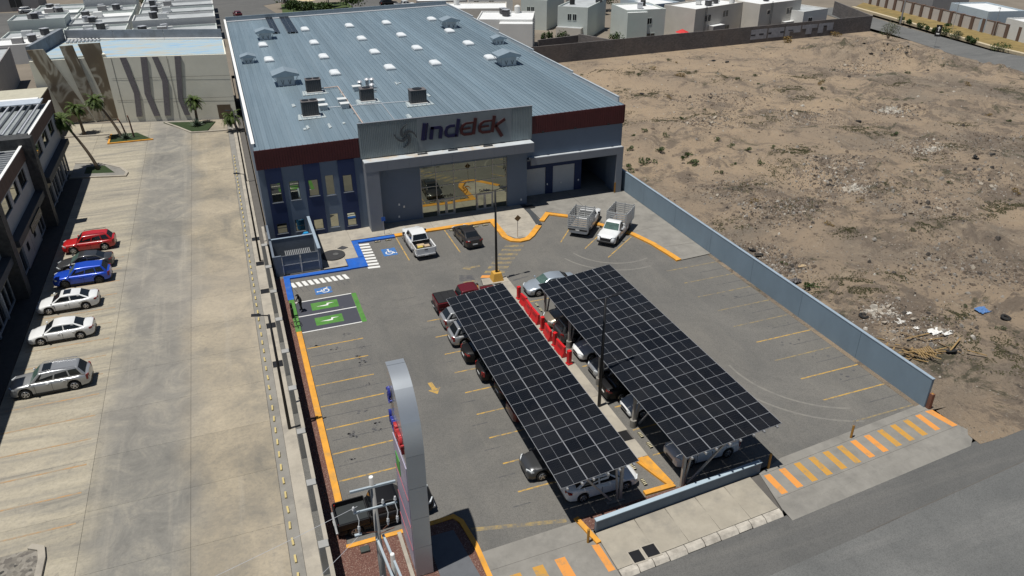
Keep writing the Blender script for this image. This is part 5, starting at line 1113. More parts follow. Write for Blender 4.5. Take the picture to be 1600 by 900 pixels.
lamp(-0.12, 68.6, 8.8, 'black single headed lamp post along the fence wall beside the fenced yard', ((-.9, .1),), None, .08)
lamp(-0.08, 91.6, 8.6, 'farthest black single headed lamp post along the fence wall', ((-.9, .1),), None, .08)
# ================================================================= warning sign, accessibility sign
t = thing('warning_sign', 'brown diamond sign on a thin post in the rounded pavement nose', 'sign', (24.6, 64.75, 0.1))
MB().cyl((0, 0, 0), (0, 0, 2.3), .03, n=8).build('post', STEEL, t, local=True)
MB().xzprism([(0, 1.75), (.36, 2.1), (0, 2.46), (-.36, 2.1)], -.05, -.03).build('sign_plate', M('faded_sign_brown', (0.20, 0.12, 0.05), 0.6), t, local=True)
t = thing('disabled_parking_sign', 'small blue sign on a thin post beside the accessible bay', 'sign', (12.2, 70.25, .1))
MB().cyl((0, 0, 0), (0, 0, 1.9), .025, n=8).build('post', STEEL, t, local=True); MB().box(-.2, -.04, 1.5, .2, -.026, 1.95).build('sign_plate', BLUE, t, local=True)
# ================================================================= red barriers
REDP = M('red_plastic', (0.55, 0.016, 0.02), 0.4, 0.08, 2, obj=True); BASEP = M('barrier_white', (0.6, 0.58, 0.55), 0.6)
def barrier(x, y, rz, label, ln=1.35):
    t = thing('plastic_barrier', label, 'barrier', (x, y, .115), rz, 'red plastic barriers on the centre island')
    prof = [(-.24, 0), (.24, 0), (.24, .16), (.11, .42), (.09, .95), (-.09, .95), (-.11, .42), (-.24, .16)]
    mb = MB(); mb.loft([[(a, -ln/2, z) for a, z in prof], [(a, ln/2, z) for a, z in prof]]); mb.build('shell', REDP, t, local=True, bevel=.03)
    MB().box(-.112, -ln*.25, .5, .112, ln*.25, .78).build('painted_recess', M('red_recess_shade', (0.40, 0.012, 0.016), 0.45), t, local=True)  # recess shade painted in darker red on a slightly raised panel
    for s_ in (-.3, .3): MB().box(-.245, s_*ln-.12, .0, .245, s_*ln+.12, .07).build('fork_slot', BASEP, t, local=True)
def redpost(x, y, rz, label):
    t = thing('plastic_post', label, 'barrier', (x, y, .115), rz, 'red plastic posts on the centre island')
    MB().box(-.20, -.20, 0, .20, .20, .12).build('foot', REDP, t, local=True, bevel=.02); MB().box(-.15, -.15, .121, .15, .15, 1.2).build('shaft', REDP, t, local=True, bevel=.04)
redpost(20.2, 52.9, .1, 'upright red post at the far end of the barrier row'); barrier(20.2, 51.7, .12, 'red barrier next to the far upright post', 1.0)
for k, (yy, a, lab) in enumerate(((50.35, -.05, 'red barrier, second in the row from the shop side'), (48.95, .04, 'red barrier, third in the row from the shop side'), (46.3, -.08, 'red barrier just past the middle upright post'))): barrier(20.15, yy, a, lab)
redpost(20.15, 47.5, .0, 'upright red post in the middle of the barrier row'); redpost(20.15, 45.0, .3, 'upright red post beyond the middle of the barrier row')
barrier(20.15, 43.85, .06, 'red barrier nearest the camera in the row'); redpost(20.15, 42.3, .2, 'upright red post at the near end of the barrier row')
# ================================================================= bollards and sign pole at the driveways
OCH = M('ochre_bollard', (0.34, 0.18, 0.035), 0.6, 0.15)
for x, y, h, lab in ((14.1, 26.35, .95, 'thin ochre bollard beside the yellow kerb of the left driveway'), (27.0, 27.75, 1.15, 'thin ochre bollard at the end of the low street wall'), (33.8, 28.25, 1.0, 'thin ochre bollard with a pale head in the middle of the wide driveway'), (40.95, 28.85, 1.2, 'square brown bollard at the end of the long boundary wall')):
    t = thing('bollard', lab, 'bollard', (x, y, 0), 0, 'bollards at the driveways')
    if 'square' in lab: MB().box(-.13, -.13, 0, .13, .13, h).build('post', BROWN, t, local=True, bevel=.01)
    else: MB().cyl((0, 0, 0), (0, 0, h), .075, n=10).build('post', OCH, t, local=True)
    MB().cyl((0, 0, h), (0, 0, h+(.45 if 'pale head' in lab else .05)), .08 if 'pale' not in lab else .05, .03, n=10).build('cap', STEEL if 'pale' in lab else OCH, t, local=True)
# ================================================================= power poles at the bottom
t = thing('power_pole', 'tall concrete power pole with steel crossarms and insulators in front of the pylon', 'power pole', (2.73, 24.5, 0))
PC = M('pole_concrete', (0.25, 0.245, 0.235), 0.8, 0.12, 3); INS = M('porcelain', (0.42, 0.43, 0.44), 0.3, 0.1); ARM = M('galvanised_arm', (0.40, 0.46, 0.50), 0.45, 0.1, metal=0.3)
MB().cyl((0, 0, 0), (0, 0, 10.0), .19, .10, n=12).build('pole', PC, t, local=True, smooth=True); MB().cyl((0, 0, 10.0), (0, 0, 10.03), .10, .09, n=12).build('pole_cap', WHITE, t, local=True)
MB().box(-.95, -.13, 9.50, .98, -.04, 9.60).build('crossarm', ARM, t, local=True); MB().box(-.93, -.20, 8.40, .95, -.13, 8.48).build('crossarm', ARM, t, local=True)
for xx in (-.90, .35, .88):
    mb = MB(); mb.cyl((xx, -.165, 8.48), (xx, -.165, 8.62), .03, n=8); mb.cyl((xx, -.165, 8.62), (xx, -.165, 8.70), .075, .05, n=10); mb.cyl((xx, -.165, 8.70), (xx, -.165, 8.78), .06, .04, n=10); mb.build('insulator', INS, t, local=True)
for xx in (-.80, .45, .86):
    mb = MB(); mb.tube([(xx, -.2, 8.40), (xx+.05, -.32, 8.1), (xx, -.38, 7.85)], .022, n=6); mb.cyl((xx, -.38, 7.85), (xx, -.38, 7.70), .05, .07, n=8); mb.cyl((xx, -.38, 7.70), (xx-.02, -.40, 7.5), .06, .03, n=8); mb.build('fuse_cutout', INS, t, local=True)
MB().box(-1.02, -.45, 7.36, -.72, -.33, 7.42).build('bracket', ARM, t, local=True)
for a, c in (((-.72, -.35, 7.38), (0, -.1, 6.95)), ((.2, -.1, 7.0), (.5, -.3, 7.45)), ((0, -.1, 6.8), (.7, -.25, 7.1))): MB().bar(a, c, .03).build('stay', BROWN, t, local=True)
t = thing('transformer_pole', 'shorter pole joined by two steel beams beside the tall power pole', 'power pole', (3.12, 23.55, 0))
MB().cyl((0, 0, 0), (0, 0, 6.3), .16, .10, n=12).build('pole', PC, t, local=True, smooth=True); MB().cyl((0, 0, 6.3), (0, 0, 6.33), .10, .08, n=12).build('pole_cap', WHITE, t, local=True)
MB().bar((-.48, .95, 6.55), (-.10, -.95, 5.35), .10, .12).build('beam', ARM, t, local=True); MB().bar((-.18, .95, 6.6), (.22, -.95, 5.4), .10, .12).build('beam', ARM, t, local=True)
MB().box(-.75, -1.05, 5.20, 1.05, -.96, 5.28).build('crossarm', ARM, t, local=True)
for xx in (-.65, .92):
    mb = MB(); mb.cyl((xx, -1.0, 5.28), (xx, -1.0, 5.42), .03, n=8); mb.cyl((xx, -1.0, 5.42), (xx, -1.0, 5.56), .075, .05, n=10); mb.build('insulator', INS, t, local=True)
for k, (a, c, lab) in enumerate((((2.0, 24.3, 8.8), (-30, 18, 9.5), 'thin pale overhead wire leaving the power pole, upper'), ((2.6, 23.2, 5.6), (-30, 14.5, 9.0), 'thin pale overhead wire leaving the power pole, lower'), ((1.95, 24.1, 7.4), (-8, 21.0, 0.0+5.5), 'thin pale guy wire hanging below the crossarm'))):
    pts = []
    for i in range(13):
        u = i/12; p = Vector(a).lerp(Vector(c), u); p.z -= 1.2*4*u*(1-u); pts.append(p)
    o = MB().tube(pts, .012, n=4).build('overhead_wire', ALU); tag(o, lab, 'wire', 'wires at the power pole')
MB().box(2.32, 29.85, .06, 2.80, 30.25, .20).build('junction_box', M('green_box', (0.045, 0.055, 0.05), 0.6)); tag(bpy.context.scene.objects['junction_box'], 'small dark green box lying in the red gravel by the kerb', 'box')
# ================================================================= yard enclosure, cistern, tank
en = thing('utility_yard', 'grey walled utility yard with a gate at the corner of the shop', 'enclosure', (3.3, 68, 0))
YW = M('yard_wall', (0.125, 0.15, 0.185), 0.75, 0.1)
MB().box(1.05, 64.75, 0, 1.72, 64.93, 2.0).build('wall', YW, en); MB().box(5.02, 64.75, 0, 5.22, 72.7, 2.2).build('wall', YW, en); MB().box(0.95, 64.95, 0, 1.15, 72.7, 1.9).build('wall', YW, en); MB().box(1.16, 68.6, 0, 5.0, 68.78, 2.0).build('wall', YW, en)
MB().box(4.98, 64.72, 2.202, 5.26, 72.68, 2.26).build('coping', WCAP, en); MB().box(1.16, 68.58, 2.002, 4.98, 68.80, 2.05).build('coping', WCAP, en)
for a, c in ((1.74, 3.35), (3.38, 5.0)):
    gp = MB().box(a, 64.80, .08, c, 64.83, 1.95).build('gate_leaf', YW, en); fr = MB()
    for q in ((a, .08, a+.05, 1.98), (c-.05, .08, c, 1.98), (a+.05, 1.0, c-.05, 1.05), (a+.05, 1.93, c-.05, 1.98)): fr.box(q[0], 64.77, q[1], q[2], 64.80, q[3])
    fr.build('gate_frame', STEEL, gp)
MB().box(1.2, 66.7, 0, 5.0, 68.5, .05).build('yard_floor', CONC2, en)
t = thing('water_tank', 'bright blue water tank inside the utility yard', 'water tank', (4.55, 70.6, .05)); mb = MB(); mb.cyl((0, 0, 0), (0, 0, 1.1), .48, .5, n=18); mb.cyl((0, 0, 1.1), (0, 0, 1.3), .5, .25, n=18)
mb.build('drum', M('blue_plastic', (0.01, 0.16, 0.42), 0.4), t, local=True, smooth=False); MB().cyl((0, 0, 1.3), (0, 0, 1.38), .24, n=14).build('lid', M('blue_lid', (0.02, 0.24, 0.5), 0.4), t, local=True)
t = thing('metal_rack', 'dark metal rack stored behind the yard gate', 'rack', (3.3, 67.4, .05))
mb = MB()
for k in range(14): mb.box(-1.1+k*.17, -.6, .9, -1.02+k*.17, .6, .96)
mb.build('slats', STEEL, t, local=True); mb = MB()
for a in (-1.1, 1.2):
    for c in (-.58, .55): mb.box(a, c, 0, a+.06, c+.06, .9)
mb.build('legs', BLACK, t, local=True)
t = thing('cistern_lid', 'large round dark cistern lid on the pavement beside the yard', 'lid', (6.55, 67.2, .10)); mb = MB(); mb.cyl((0, 0, 0), (0, 0, .10), 1.12, 1.12, n=40); mb.build('lid', M('dark_concrete_lid', (0.035, 0.035, 0.037), 0.7, 0.15, 3), t, local=True)
MB().cyl((.25, .05, .10), (.25, .05, .125), .28, n=20).build('cover', M('worn_cover', (0.09, 0.09, 0.09), 0.5, 0.2), t, local=True)
o = MB().prism([(7.15, 68.6), (7.65, 68.2), (8.2, 68.5), (7.7, 69.05)], .10, .135).build('floor_hatch', M('dark_hatch', (0.05, 0.05, 0.055), 0.6, 0.2)); tag(o, 'square dark floor hatch set askew beside the round lid', 'hatch')
# ================================================================= the person at the charging bays
def person(x, y, rz):
    pts = [(0, 0, .92), (0, .02, 1.12), (.03, .05, 1.30), (.07, .06, 1.40), (.16, .05, 1.50), (.20, .05, 1.60),   # pelvis, waist, chest, neck base, head low, head top
           (.02, .10, .88), (.06, .13, .50), (-.02, .16, .09), (.14, .18, .03), (.02, -.10, .88), (.0, -.14, .50), (-.06, -.22, .09), (.10, -.24, .03),
           (.05, .20, 1.35), (.12, .27, 1.10), (.30, .20, .98), (.05, -.17, 1.35), (.14, -.25, 1.10), (.32, -.16, 1.0), (.37, .18, .96), (.39, -.14, .98)]
    rad = [.15, .14, .16, .07, .095, .09, .10, .075, .05, .045, .10, .075, .05, .045, .075, .055, .042, .075, .055, .042, .04, .04]
    ed = [(0, 1), (1, 2), (2, 3), (3, 4), (4, 5), (0, 6), (6, 7), (7, 8), (8, 9), (0, 10), (10, 11), (11, 12), (12, 13), (2, 14), (14, 15), (15, 16), (2, 17), (17, 18), (18, 19), (16, 20), (19, 21)]
    me = bpy.data.meshes.new('body'); me.from_pydata(pts, ed, []); cl = M('dark_clothes', (0.010, 0.010, 0.012), 0.85, 0.2); me.materials.append(cl)
    t = thing('person', 'person in dark clothes standing at the green charging bay kerb', 'person', (x, y, LZ), rz)
    o = inst('body', me, t); sk = o.modifiers.new('skin', 'SKIN'); sk.use_smooth_shade = True
    for v, r_ in zip(me.skin_vertices[0].data, rad): v.radius = (r_, r_)
    me.skin_vertices[0].data[0].use_root = True
    ss = o.modifiers.new('sub', 'SUBSURF'); ss.levels = 1; ss.render_levels = 1
    skin = M('skin', (0.25, 0.14, 0.09), 0.6)
    for q in (20, 21):
        p = Vector(pts[q]); mb = MB(); s_ = 1 if q == 20 else -1
        for k in range(4): mb.tube([p+Vector((0, (k-1.5)*.022, 0)), p+Vector((.05, (k-1.5)*.024, -.03)), p+Vector((.075, (k-1.5)*.024, -.075+.008*abs(k-1.5)))], .010, n=5)
        mb.tube([p+Vector((-.01, -s_*.03, 0)), p+Vector((.03, -s_*.06, -.02)), p+Vector((.055, -s_*.06, -.05))], .011, n=5); mb.build('hand', skin, t, local=True)
    h = MB(); c = Vector((.19, .05, 1.60)); rs = []
    for k in range(7):
        a = R(-10+k*16.5); rs.append([(c.x+.112*math.cos(a)*math.cos(b2), c.y+.112*math.cos(a)*math.sin(b2), c.z+.10*math.sin(a)) for b2 in [2*math.pi*j/12 for j in range(12)]])
    h.loft(rs); h.prism([(.25, -.03), (.40, -.02), (.40, .12), (.25, .13)], 1.585, 1.60); h.build('cap', cl, t, local=True, smooth=False)
    f = MB(); f.box(.285, .035, 1.535, .31, .065, 1.565); f.build('nose', skin, t, local=True)
person(2.45, 57.75, R(200))
t = thing('charging_cable', 'looped black charging cable lying over the green kerb', 'cable', (1.85, 55.6, .115))
CB = M('cable_black', (0.012, 0.012, 0.012), 0.6)
MB().tube([(-.25+.22*math.cos(a*.7)+.1*math.sin(a*1.9), -.9+a*.16, .03+.06*abs(math.sin(a*1.3))) for a in [k*.4 for k in range(30)]], .025, n=6).build('cable', CB, t, local=True)
MB().tube([(.1+.2*math.cos(a), -.2+.35*math.sin(a), .05) for a in [k*.45 for k in range(15)]], .025, n=6).build('cable', CB, t, local=True)
MB().box(-.30, .85, 0, -.10, 1.0, .9).build('charger_post', CB, t, local=True, bevel=.02)
t = thing('charger_post', 'thin dark charger post on the green kerb between the charging bays', 'charger', (1.62, 56.8, .1)); MB().box(-.09, -.12, 0, .09, .12, 1.25).build('housing', CB, t, local=True, bevel=.02); MB().box(.091, -.08, .9, .10, .08, 1.1).build('screen', GREEN, t, local=True)
# ================================================================= plants
def leafmat(name, c0, c1):
    m, t, b = nodes(name); oi = t.nodes.new('ShaderNodeNewGeometry'); c = mix(t, oi.outputs['Random Per Island'], c0, c1); L(t, c, b.inputs['Base Color']); b.inputs['Roughness'].default_value = 0.6; b.inputs['Specular IOR Level'].default_value = 0.25; return m
PALM = leafmat('palm_frond_green', (0.030, 0.062, 0.012), (0.085, 0.115, 0.028)); LEAF = leafmat('tree_leaves', (0.018, 0.04, 0.010), (0.055, 0.09, 0.022)); DUSTL = leafmat('dusty_leaves', (0.045, 0.06, 0.028), (0.10, 0.11, 0.055)); DRYL = leafmat('dry_weed', (0.13, 0.085, 0.025), (0.22, 0.15, 0.05)); AGV = leafmat('agave_leaf', (0.06, 0.085, 0.06), (0.11, 0.14, 0.10))
BARK = M('palm_trunk_bark', (0.13, 0.10, 0.07), 0.9, 0.25, 5, bmp=0.5, bs=12, stretch=(1, 1, 4)); TURF = M('turf', (0.020, 0.038, 0.010), 0.9, 0.3, 6, bmp=0.4, bs=30)
def frond(mb, base, az, el, ln, droop, w=.42):
    p = Vector(base); d = Vector((math.cos(az)*math.cos(el), math.sin(az)*math.cos(el), math.sin(el))); n = 8; pts = [p.copy()]
    for i in range(n): d = (d+Vector((0, 0, -droop/n*(1+i*.25)))).normalized(); p = p+d*ln/n; pts.append(p.copy())
    side = Vector((-math.sin(az), math.cos(az), 0))
    mb.tube(pts, .025, n=4, r1=.008)
    for i in range(1, n+1):
        for k in range(2):
            u = (i-.5*k)/n; q = pts[i] if k == 0 else (pts[i]+pts[i-1])/2; dd = (pts[i]-pts[i-1]).normalized(); wl = w*(1-abs(u-.45)*1.15)
            for s_ in (-1, 1):
                tip = q+side*s_*wl*.85+dd*wl*.75+Vector((0, 0, -wl*.28)); mb.add([q-dd*.05, q+dd*.06, tip], [(0, 1, 2)])
def palm(x, y, h, lean, label, nf=58, fl=1.7):
    t = thing('palm_tree', label, 'palm tree', (x, y, 0), 0, 'palm trees around the plaza')
    pts = []
    for i in range(9):
        u = i/8; pts.append((lean[0]*u**1.4, lean[1]*u**1.4, h*u))
    mb = MB(); k = 10; rings = []
    for i, p in enumerate(pts):
        r = .22-.08*i/8+(.06 if i == 0 else 0); rings.append([(p[0]+r*math.cos(2*math.pi*j/k), p[1]+r*math.sin(2*math.pi*j/k), p[2]) for j in range(k)])
    mb.loft(rings).build('trunk', BARK, t, local=True, smooth=True); top = Vector(pts[-1]); cr = MB(); rr = random.Random(int(x*10+y))
    for i in range(nf): frond(cr, top, rr.uniform(0, 6.28), rr.uniform(-.25, 1.25), fl*rr.uniform(.75, 1.1), rr.uniform(.7, 1.5))
    cr.build('crown', PALM, t, local=True); sk = MB()
    for i in range(30): frond(sk, top-Vector((0, 0, .1)), rr.uniform(0, 6.28), rr.uniform(-1.2, -.6), fl*.5, .6, .25)
    sk.build('dead_fronds', DRYL, t, local=True)
palm(-17.2, 102.6, 6.3, (-2.6, .9), 'leaning palm on the small kerbed island nearest the shops'); palm(-15.4, 115.8, 5.4, (-2.3, 1.0), 'tall leaning palm on the planted island with the agave')
palm(-20.6, 119.8, 3.7, (-.3, .6), 'palm behind the planted island at the left'); palm(-5.4, 119.6, 3.2, (.1, .3), 'short palm above an agave on the triangular lawn', 60, 1.6); palm(0.0, 113.6, 2.1, (-.6, .2), 'low bushy palm beside the warehouse corner', 46, 1.8)
def agave(x, y, s_, label, n=34):
    t = thing('agave', label, 'agave', (x, y, 0), 0, 'agaves on the lawns'); mb = MB(); rr = random.Random(int(x*7+y))
    for i in range(n):
        az = i*2.4; el = .25+1.15*i/n; d = Vector((math.cos(az)*math.cos(el), math.sin(az)*math.cos(el), math.sin(el))); sd = Vector((-math.sin(az), math.cos(az), 0)); ln = s_*rr.uniform(.9, 1.15); up_ = sd.cross(d)
        a, b, c = d*.1, d*ln*.4, d*ln; w = .09*s_; mb.add([a-sd*w*.7, a+sd*w*.7, b+sd*w, c, b-sd*w, b-up_*w*.6], [(0, 1, 5), (1, 2, 5), (2, 3, 5), (3, 4, 5), (4, 0, 5)])
    mb.build('leaf_rosette', AGV, t, local=True)
agave(-5.5, 118.4, 1.35, 'large grey green agave on the triangular lawn'); agave(-14.9, 115.4, 1.1, 'grey green agave at the foot of the tall leaning palm')
for x, y, h, dx, lab in ((-13.85, 115.7, 3.0, -.15, 'thin dead cactus trunk standing on the planted island, taller one'), (-14.9, 116.9, 2.4, -.5, 'thin dead cactus trunk leaning on the planted island, shorter one')):
    t = thing('cactus_trunk', lab, 'cactus', (x, y, 0), 0, 'dead cactus trunks'); MB().tube([(0, 0, 0), (dx*.3, 0, h*.4), (dx*.6, .05, h*.75), (dx, 0, h)], .13, n=8, r1=.08).build('trunk', M('dead_cactus', (0.12, 0.075, 0.06), 0.9), t, local=True); MB().tube([(dx, 0, h-.05), (dx-.05, 0, h+.25)], .12, n=7, r1=.05).build('tip', BROWN, t, local=True)
# lawns and kerbs on the plaza
for nm, poly in (('lawn', [(-16.9, 118.2), (-13.6, 118.0), (-11.5, 114.0), (-16.8, 114.1)]), ('lawn', [(-10.2, 122.1), (-2.9, 119.8), (-4.1, 115.3), (-6.2, 115.7), (-8.4, 119.0)]), ('lawn', [(-18.7, 104.3), (-16.6, 104.0), (-15.2, 100.7), (-18.7, 101.6)])):
    MB().prism(poly, -.1, .10).build(nm, TURF)['kind'] = 'structure'
ribbon([(-17.0, 118.4), (-17.0, 113.9), (-11.3, 113.8)], .25, -.1, .14).build('lawn_kerb', YELLOW)['kind'] = 'structure'
ribbon([(-20.2, 106.3), (-16.9, 105.0), (-14.6, 102.4), (-13.75, 100.2), (-13.9, 99.0), (-20.2, 100.6)], .3, -.1, .15).build('island_kerb', CONC)['kind'] = 'structure'
MB().prism([(-20.2, 106.2), (-16.9, 104.9), (-14.6, 102.3), (-13.8, 100.2), (-13.95, 99.1), (-20.2, 100.7)], -.1, .085).build('island_paving', CONC2)['kind'] = 'structure'
ribbon([(-30, 120.5), (-17.3, 118.6)], .3, -.1, .13).build('lawn_kerb', CONC)['kind'] = 'structure'
ribbon([(-9.9, 121.9), (-8.0, 118.6), (-6.3, 115.3), (-4.0, 114.9), (-.8, 114.6)], .3, -.1, .13).build('lawn_kerb', CONC)['kind'] = 'structure'
ribbon([(-13.7, 19.0), (-13.75, 35.6), (-13.9, 36.4), (-14.5, 36.75)], .35, -.1, .16).build('planter_kerb', CONC)['kind'] = 'structure'
MB().prism([(-22, 19), (-13.9, 19), (-13.95, 36.2), (-14.5, 36.55), (-22, 36.4)], -.1, .06).build('planter_bed', gravel('speckled_planter', [(0.10, 0.09, 0.08), (0.17, 0.155, 0.13), (0.24, 0.22, 0.19), (0.03, 0.03, 0.028)], 5))['kind'] = 'structure'
# leaf clump generator
def clump(rr, n, rx, ry, rz, s_, cz=None):
    mb = MB(); cs = [(rr.uniform(-.6, .6)*rx, rr.uniform(-.6, .6)*ry, rr.uniform(.25, .8)*rz, rr.uniform(.35, .6)) for _ in range(max(3, n//45))]
    for i in range(n):
        c = cs[i % len(cs)]; v = Vector((rr.gauss(0, 1), rr.gauss(0, 1), rr.gauss(0, 1))).normalized()*rr.uniform(.6, 1.0)*c[3]
        p = Vector((c[0]+v.x*rx, c[1]+v.y*ry, max(.02, c[2]+v.z*rz*.8))); a = Vector((rr.uniform(-1, 1), rr.uniform(-1, 1), rr.uniform(-1, 1))).normalized()*s_*rr.uniform(.6, 1.3); b = a.cross(Vector((rr.uniform(-1, 1), rr.uniform(-1, 1), rr.uniform(-1, 1)))).normalized()*s_*.5
        mb.add([p-a, p+b, p+a, p-b], [(0, 1, 2, 3)])
    return mb
def tree(x, y, h, r, label, mat=None, z=0, group='trees beyond the roofs', n=900, leaf=.28, trunk=True):
    t = thing('tree', label, 'tree', (x, y, z), 0, group); rr = random.Random(int(x*13+y*7)); tr = MB()
    tr.tube([(0, 0, 0), (.05, .02, h*.3), (.0, .05, h*.55)], .16*h/5, n=7, r1=.08*h/5)
    for k in range(5):
        a = k*1.26; tr.tube([(0, .05, h*.35), (math.cos(a)*r*.4, math.sin(a)*r*.4, h*.6), (math.cos(a)*r*.65, math.sin(a)*r*.65, h*.8)], .07*h/5, n=5, r1=.02)
    tr.build('trunk', M('tree_bark', (0.09, 0.07, 0.05), 0.9), t, local=True); c = clump(rr, n, r, r, h*.72, leaf)
    for i, v in enumerate(c.v): c.v[i] = (v[0], v[1], v[2]+h*.26)
    c.build('crown', mat or LEAF, t, local=True)
# ================================================================= left row of shops
sh = thing('shop_row', 'two storey dark and white shop row with stone piers and rusty parapet at the left', 'building', (-20.4, 80, 0))
SWH = M('shop_white_wall', (0.33, 0.34, 0.355), 0.75, 0.06, 0.6); STN = M('dark_stone', (0.045, 0.046, 0.046), 0.7, 0.45, 3, bmp=0.4, bs=10); RUST = M('corten_parapet', (0.105, 0.065, 0.052), 0.8, 0.25, 1.5, stretch=(1, 3, .6)); LEDG = M('dark_ledge', (0.045, 0.05, 0.058), 0.7); TANW = M('tan_lintel', (0.26, 0.225, 0.16), 0.8, 0.1)
XF = -20.4; XB = -33.0
segs = [(103.4, 88.6), (84.7, 71.5), (68.2, 55.0), (51.7, 43.5)]
for (ya, yb2) in segs:
    y0, y1 = yb2, ya
    MB().box(XB, y0, 7.45, XF-.02, y1, 8.55).build('roof_slab', M('grey_roof_membrane', (0.22, 0.24, 0.25), 0.8, 0.2, 0.5), sh)
    nb = int((y1-y0)/.55)
    for k in range(nb): a = y0+k*(y1-y0)/nb; c = y0+(k+1)*(y1-y0)/nb; MB().box(XF+.0, a+.012, 7.48, XF+.10, c-.012, 8.86).build('parapet_panel', RUST, sh)
    MB().box(XF-.12, y0, 8.862, XF+.14, y1, 8.93).build('parapet_cap', WHITE, sh)
    # upper storey with three windows, ledge, ground floor shopfront
    w3 = [(y0+1.4+i*(y1-y0-2.0)/3, y0+1.4+i*(y1-y0-2.0)/3+2.9) for i in range(3)]
    ee = [y0]+[q for w in w3 for q in w]+[y1]
    mbw = MB()
    for k in range(0, len(ee), 2): mbw.box(XF-.3, ee[k], 4.2, XF, ee[k+1], 7.46)
    for (a, c) in w3: mbw.box(XF-.3, a, 4.2, XF, c, 5.75); mbw.box(XF-.3, a, 7.25, XF, c, 7.46)
    mbw.build('upper_wall', SWH, sh)
    for (a, c) in w3:
        w = MB().box(XF-.20, a, 5.75, XF-.17, c, 7.25).build('window', WGLASS, sh); fr = MB()
        for q in ((a, 5.75, a+.07, 7.25), (c-.07, 5.75, c, 7.25), (a+.07, 5.75, c-.07, 5.82), (a+.07, 7.18, c-.07, 7.25)): fr.box(XF-.165, q[0], q[1], XF-.10, q[2], q[3])
        fr.build('frame', BLACK, w)
    MB().box(XF-.3, y0, 3.55, XF+.75, y1, 4.18).build('ledge', LEDG, sh); MB().box(XF-.28, y0, 2.45, XF+.02, y1, 3.548).build('lintel', TANW, sh)
    nd = 4; pw = (y1-y0)/nd
    for k in range(nd):
        a, c = y0+k*pw, y0+(k+1)*pw
        MB().box(XF-.3, a, 0, XF, a+.35, 2.448).build('shopfront_jamb', SWH, sh)
        if y0 > 70 and y0 < 72 and k in (1, 2): 
            pn = MB().box(XF-.3, a+.352, 0, XF-.02, c-.002, 2.448).build('shopfront_wall', SWH, sh)
            MB().xzprism([(0, 0), (.01, 0), (.01, .01), (0, .01)], 0, .001); MB().box(XF-.018, a+1.2, 1.2, XF-.008, a+2.1, 2.0).build('window_pane', DGLASS, pn)
        else:
            pn = MB().box(XF-.20, a+.352, .15, XF-.17, c-.002, 2.40).build('shopfront_pane', DGLASS, sh); fr = MB()
            for q in ((a+.352, .1, a+.44, 2.44), (c-.09, .1, c-.004, 2.44), (a+.44, .1, c-.09, .22), ((a+c)/2+.1, .22, (a+c)/2+.2, 2.4)): fr.box(XF-.165, q[0], q[1], XF-.08, q[2], q[3])
            fr.build('frame', SWH, pn)
    MB().box(XB, y0, -.1, XF-.31, y1, 7.44).build('core', LEDG, sh)
for y0, y1 in ((84.72, 88.58), (68.22, 71.48), (51.72, 54.98)):
    MB().box(XB, y0+1.2, -.1, XF+.1, y1-.002, 9.1).build('stone_pier', STN, sh); MB().box(XF-2.6, y0, -.1, XF+1.0, y0+1.15, 9.6).build('stone_pier', STN, sh)
    for k in range(8): MB().box(XF-2.62+k*.45, y0-.03, 1.0+k*1.0, XF-2.3+k*.45, y0-.002, 1.5+k*1.0).build('stone', STN, sh)
for k in range(16):
    xx = -21.2-.75*k
    MB().box(xx-.08, 88.8, 8.95, xx+.08, 103.2, 9.15).build('roof_purlin', M('purlin_dark', (0.13, 0.14, 0.15), 0.5, metal=0.5) if k % 2 else ALU, sh)
MB().box(-33, 100.9, 9.16, -21, 103.3, 9.26).build('metal_flashing', M('bright_flashing', (0.55, 0.60, 0.66), 0.4, metal=0.3), sh)
for k in range(18): MB().box(-33, 71.8+k*.70, 8.55, -20.7, 72.02+k*.70, 8.70).build('roof_rib', STEEL, sh)
sb = MB().box(XF+.76, 75.9, 3.0, XF+.86, 81.0, 3.75).build('sign_board', BLACK, sh)
o = MB()
for k in range(9):                                                       # unreadable pale lettering on the shop sign
    o.box(XF+.862, 76.3+k*.5, 3.2, XF+.87, 76.38+k*.5, 3.58); o.box(XF+.862, 76.38+k*.5, 3.5-.14*(k % 3), XF+.87, 76.62+k*.5, 3.56-.14*(k % 3))
o.build('sign_lettering', M('pale_letter', (0.30, 0.29, 0.28), 0.6), sb)
for k, (x, y, lab) in enumerate(((-22.6, 83.4, 'grey condenser on the shop roof, nearest the stone pier'), (-22.9, 81.6, 'grey condenser on the shop roof, second from the stone pier'), (-24.6, 82.8, 'grey condenser on the shop roof, farther in'))):
    t = thing('rooftop_condenser', lab, 'air conditioner', (x, y, 8.7), .1, 'condensers on the shop roof'); MB().box(-.55, -.35, .1, .55, .35, 1.5).build('casing', ALU, t, local=True, bevel=.03)
    mb = MB(); 
    for q in range(9): mb.box(-.45+q*.1, -.365, .25, -.41+q*.1, -.352, 1.35)
    mb.build('grille', DARKF, t, local=True); mb = MB().box(-.5, -.3, 0, -.4, .3, .1).box(.4, -.3, 0, .5, .3, .1); mb.build('feet', BLACK, t, local=True)
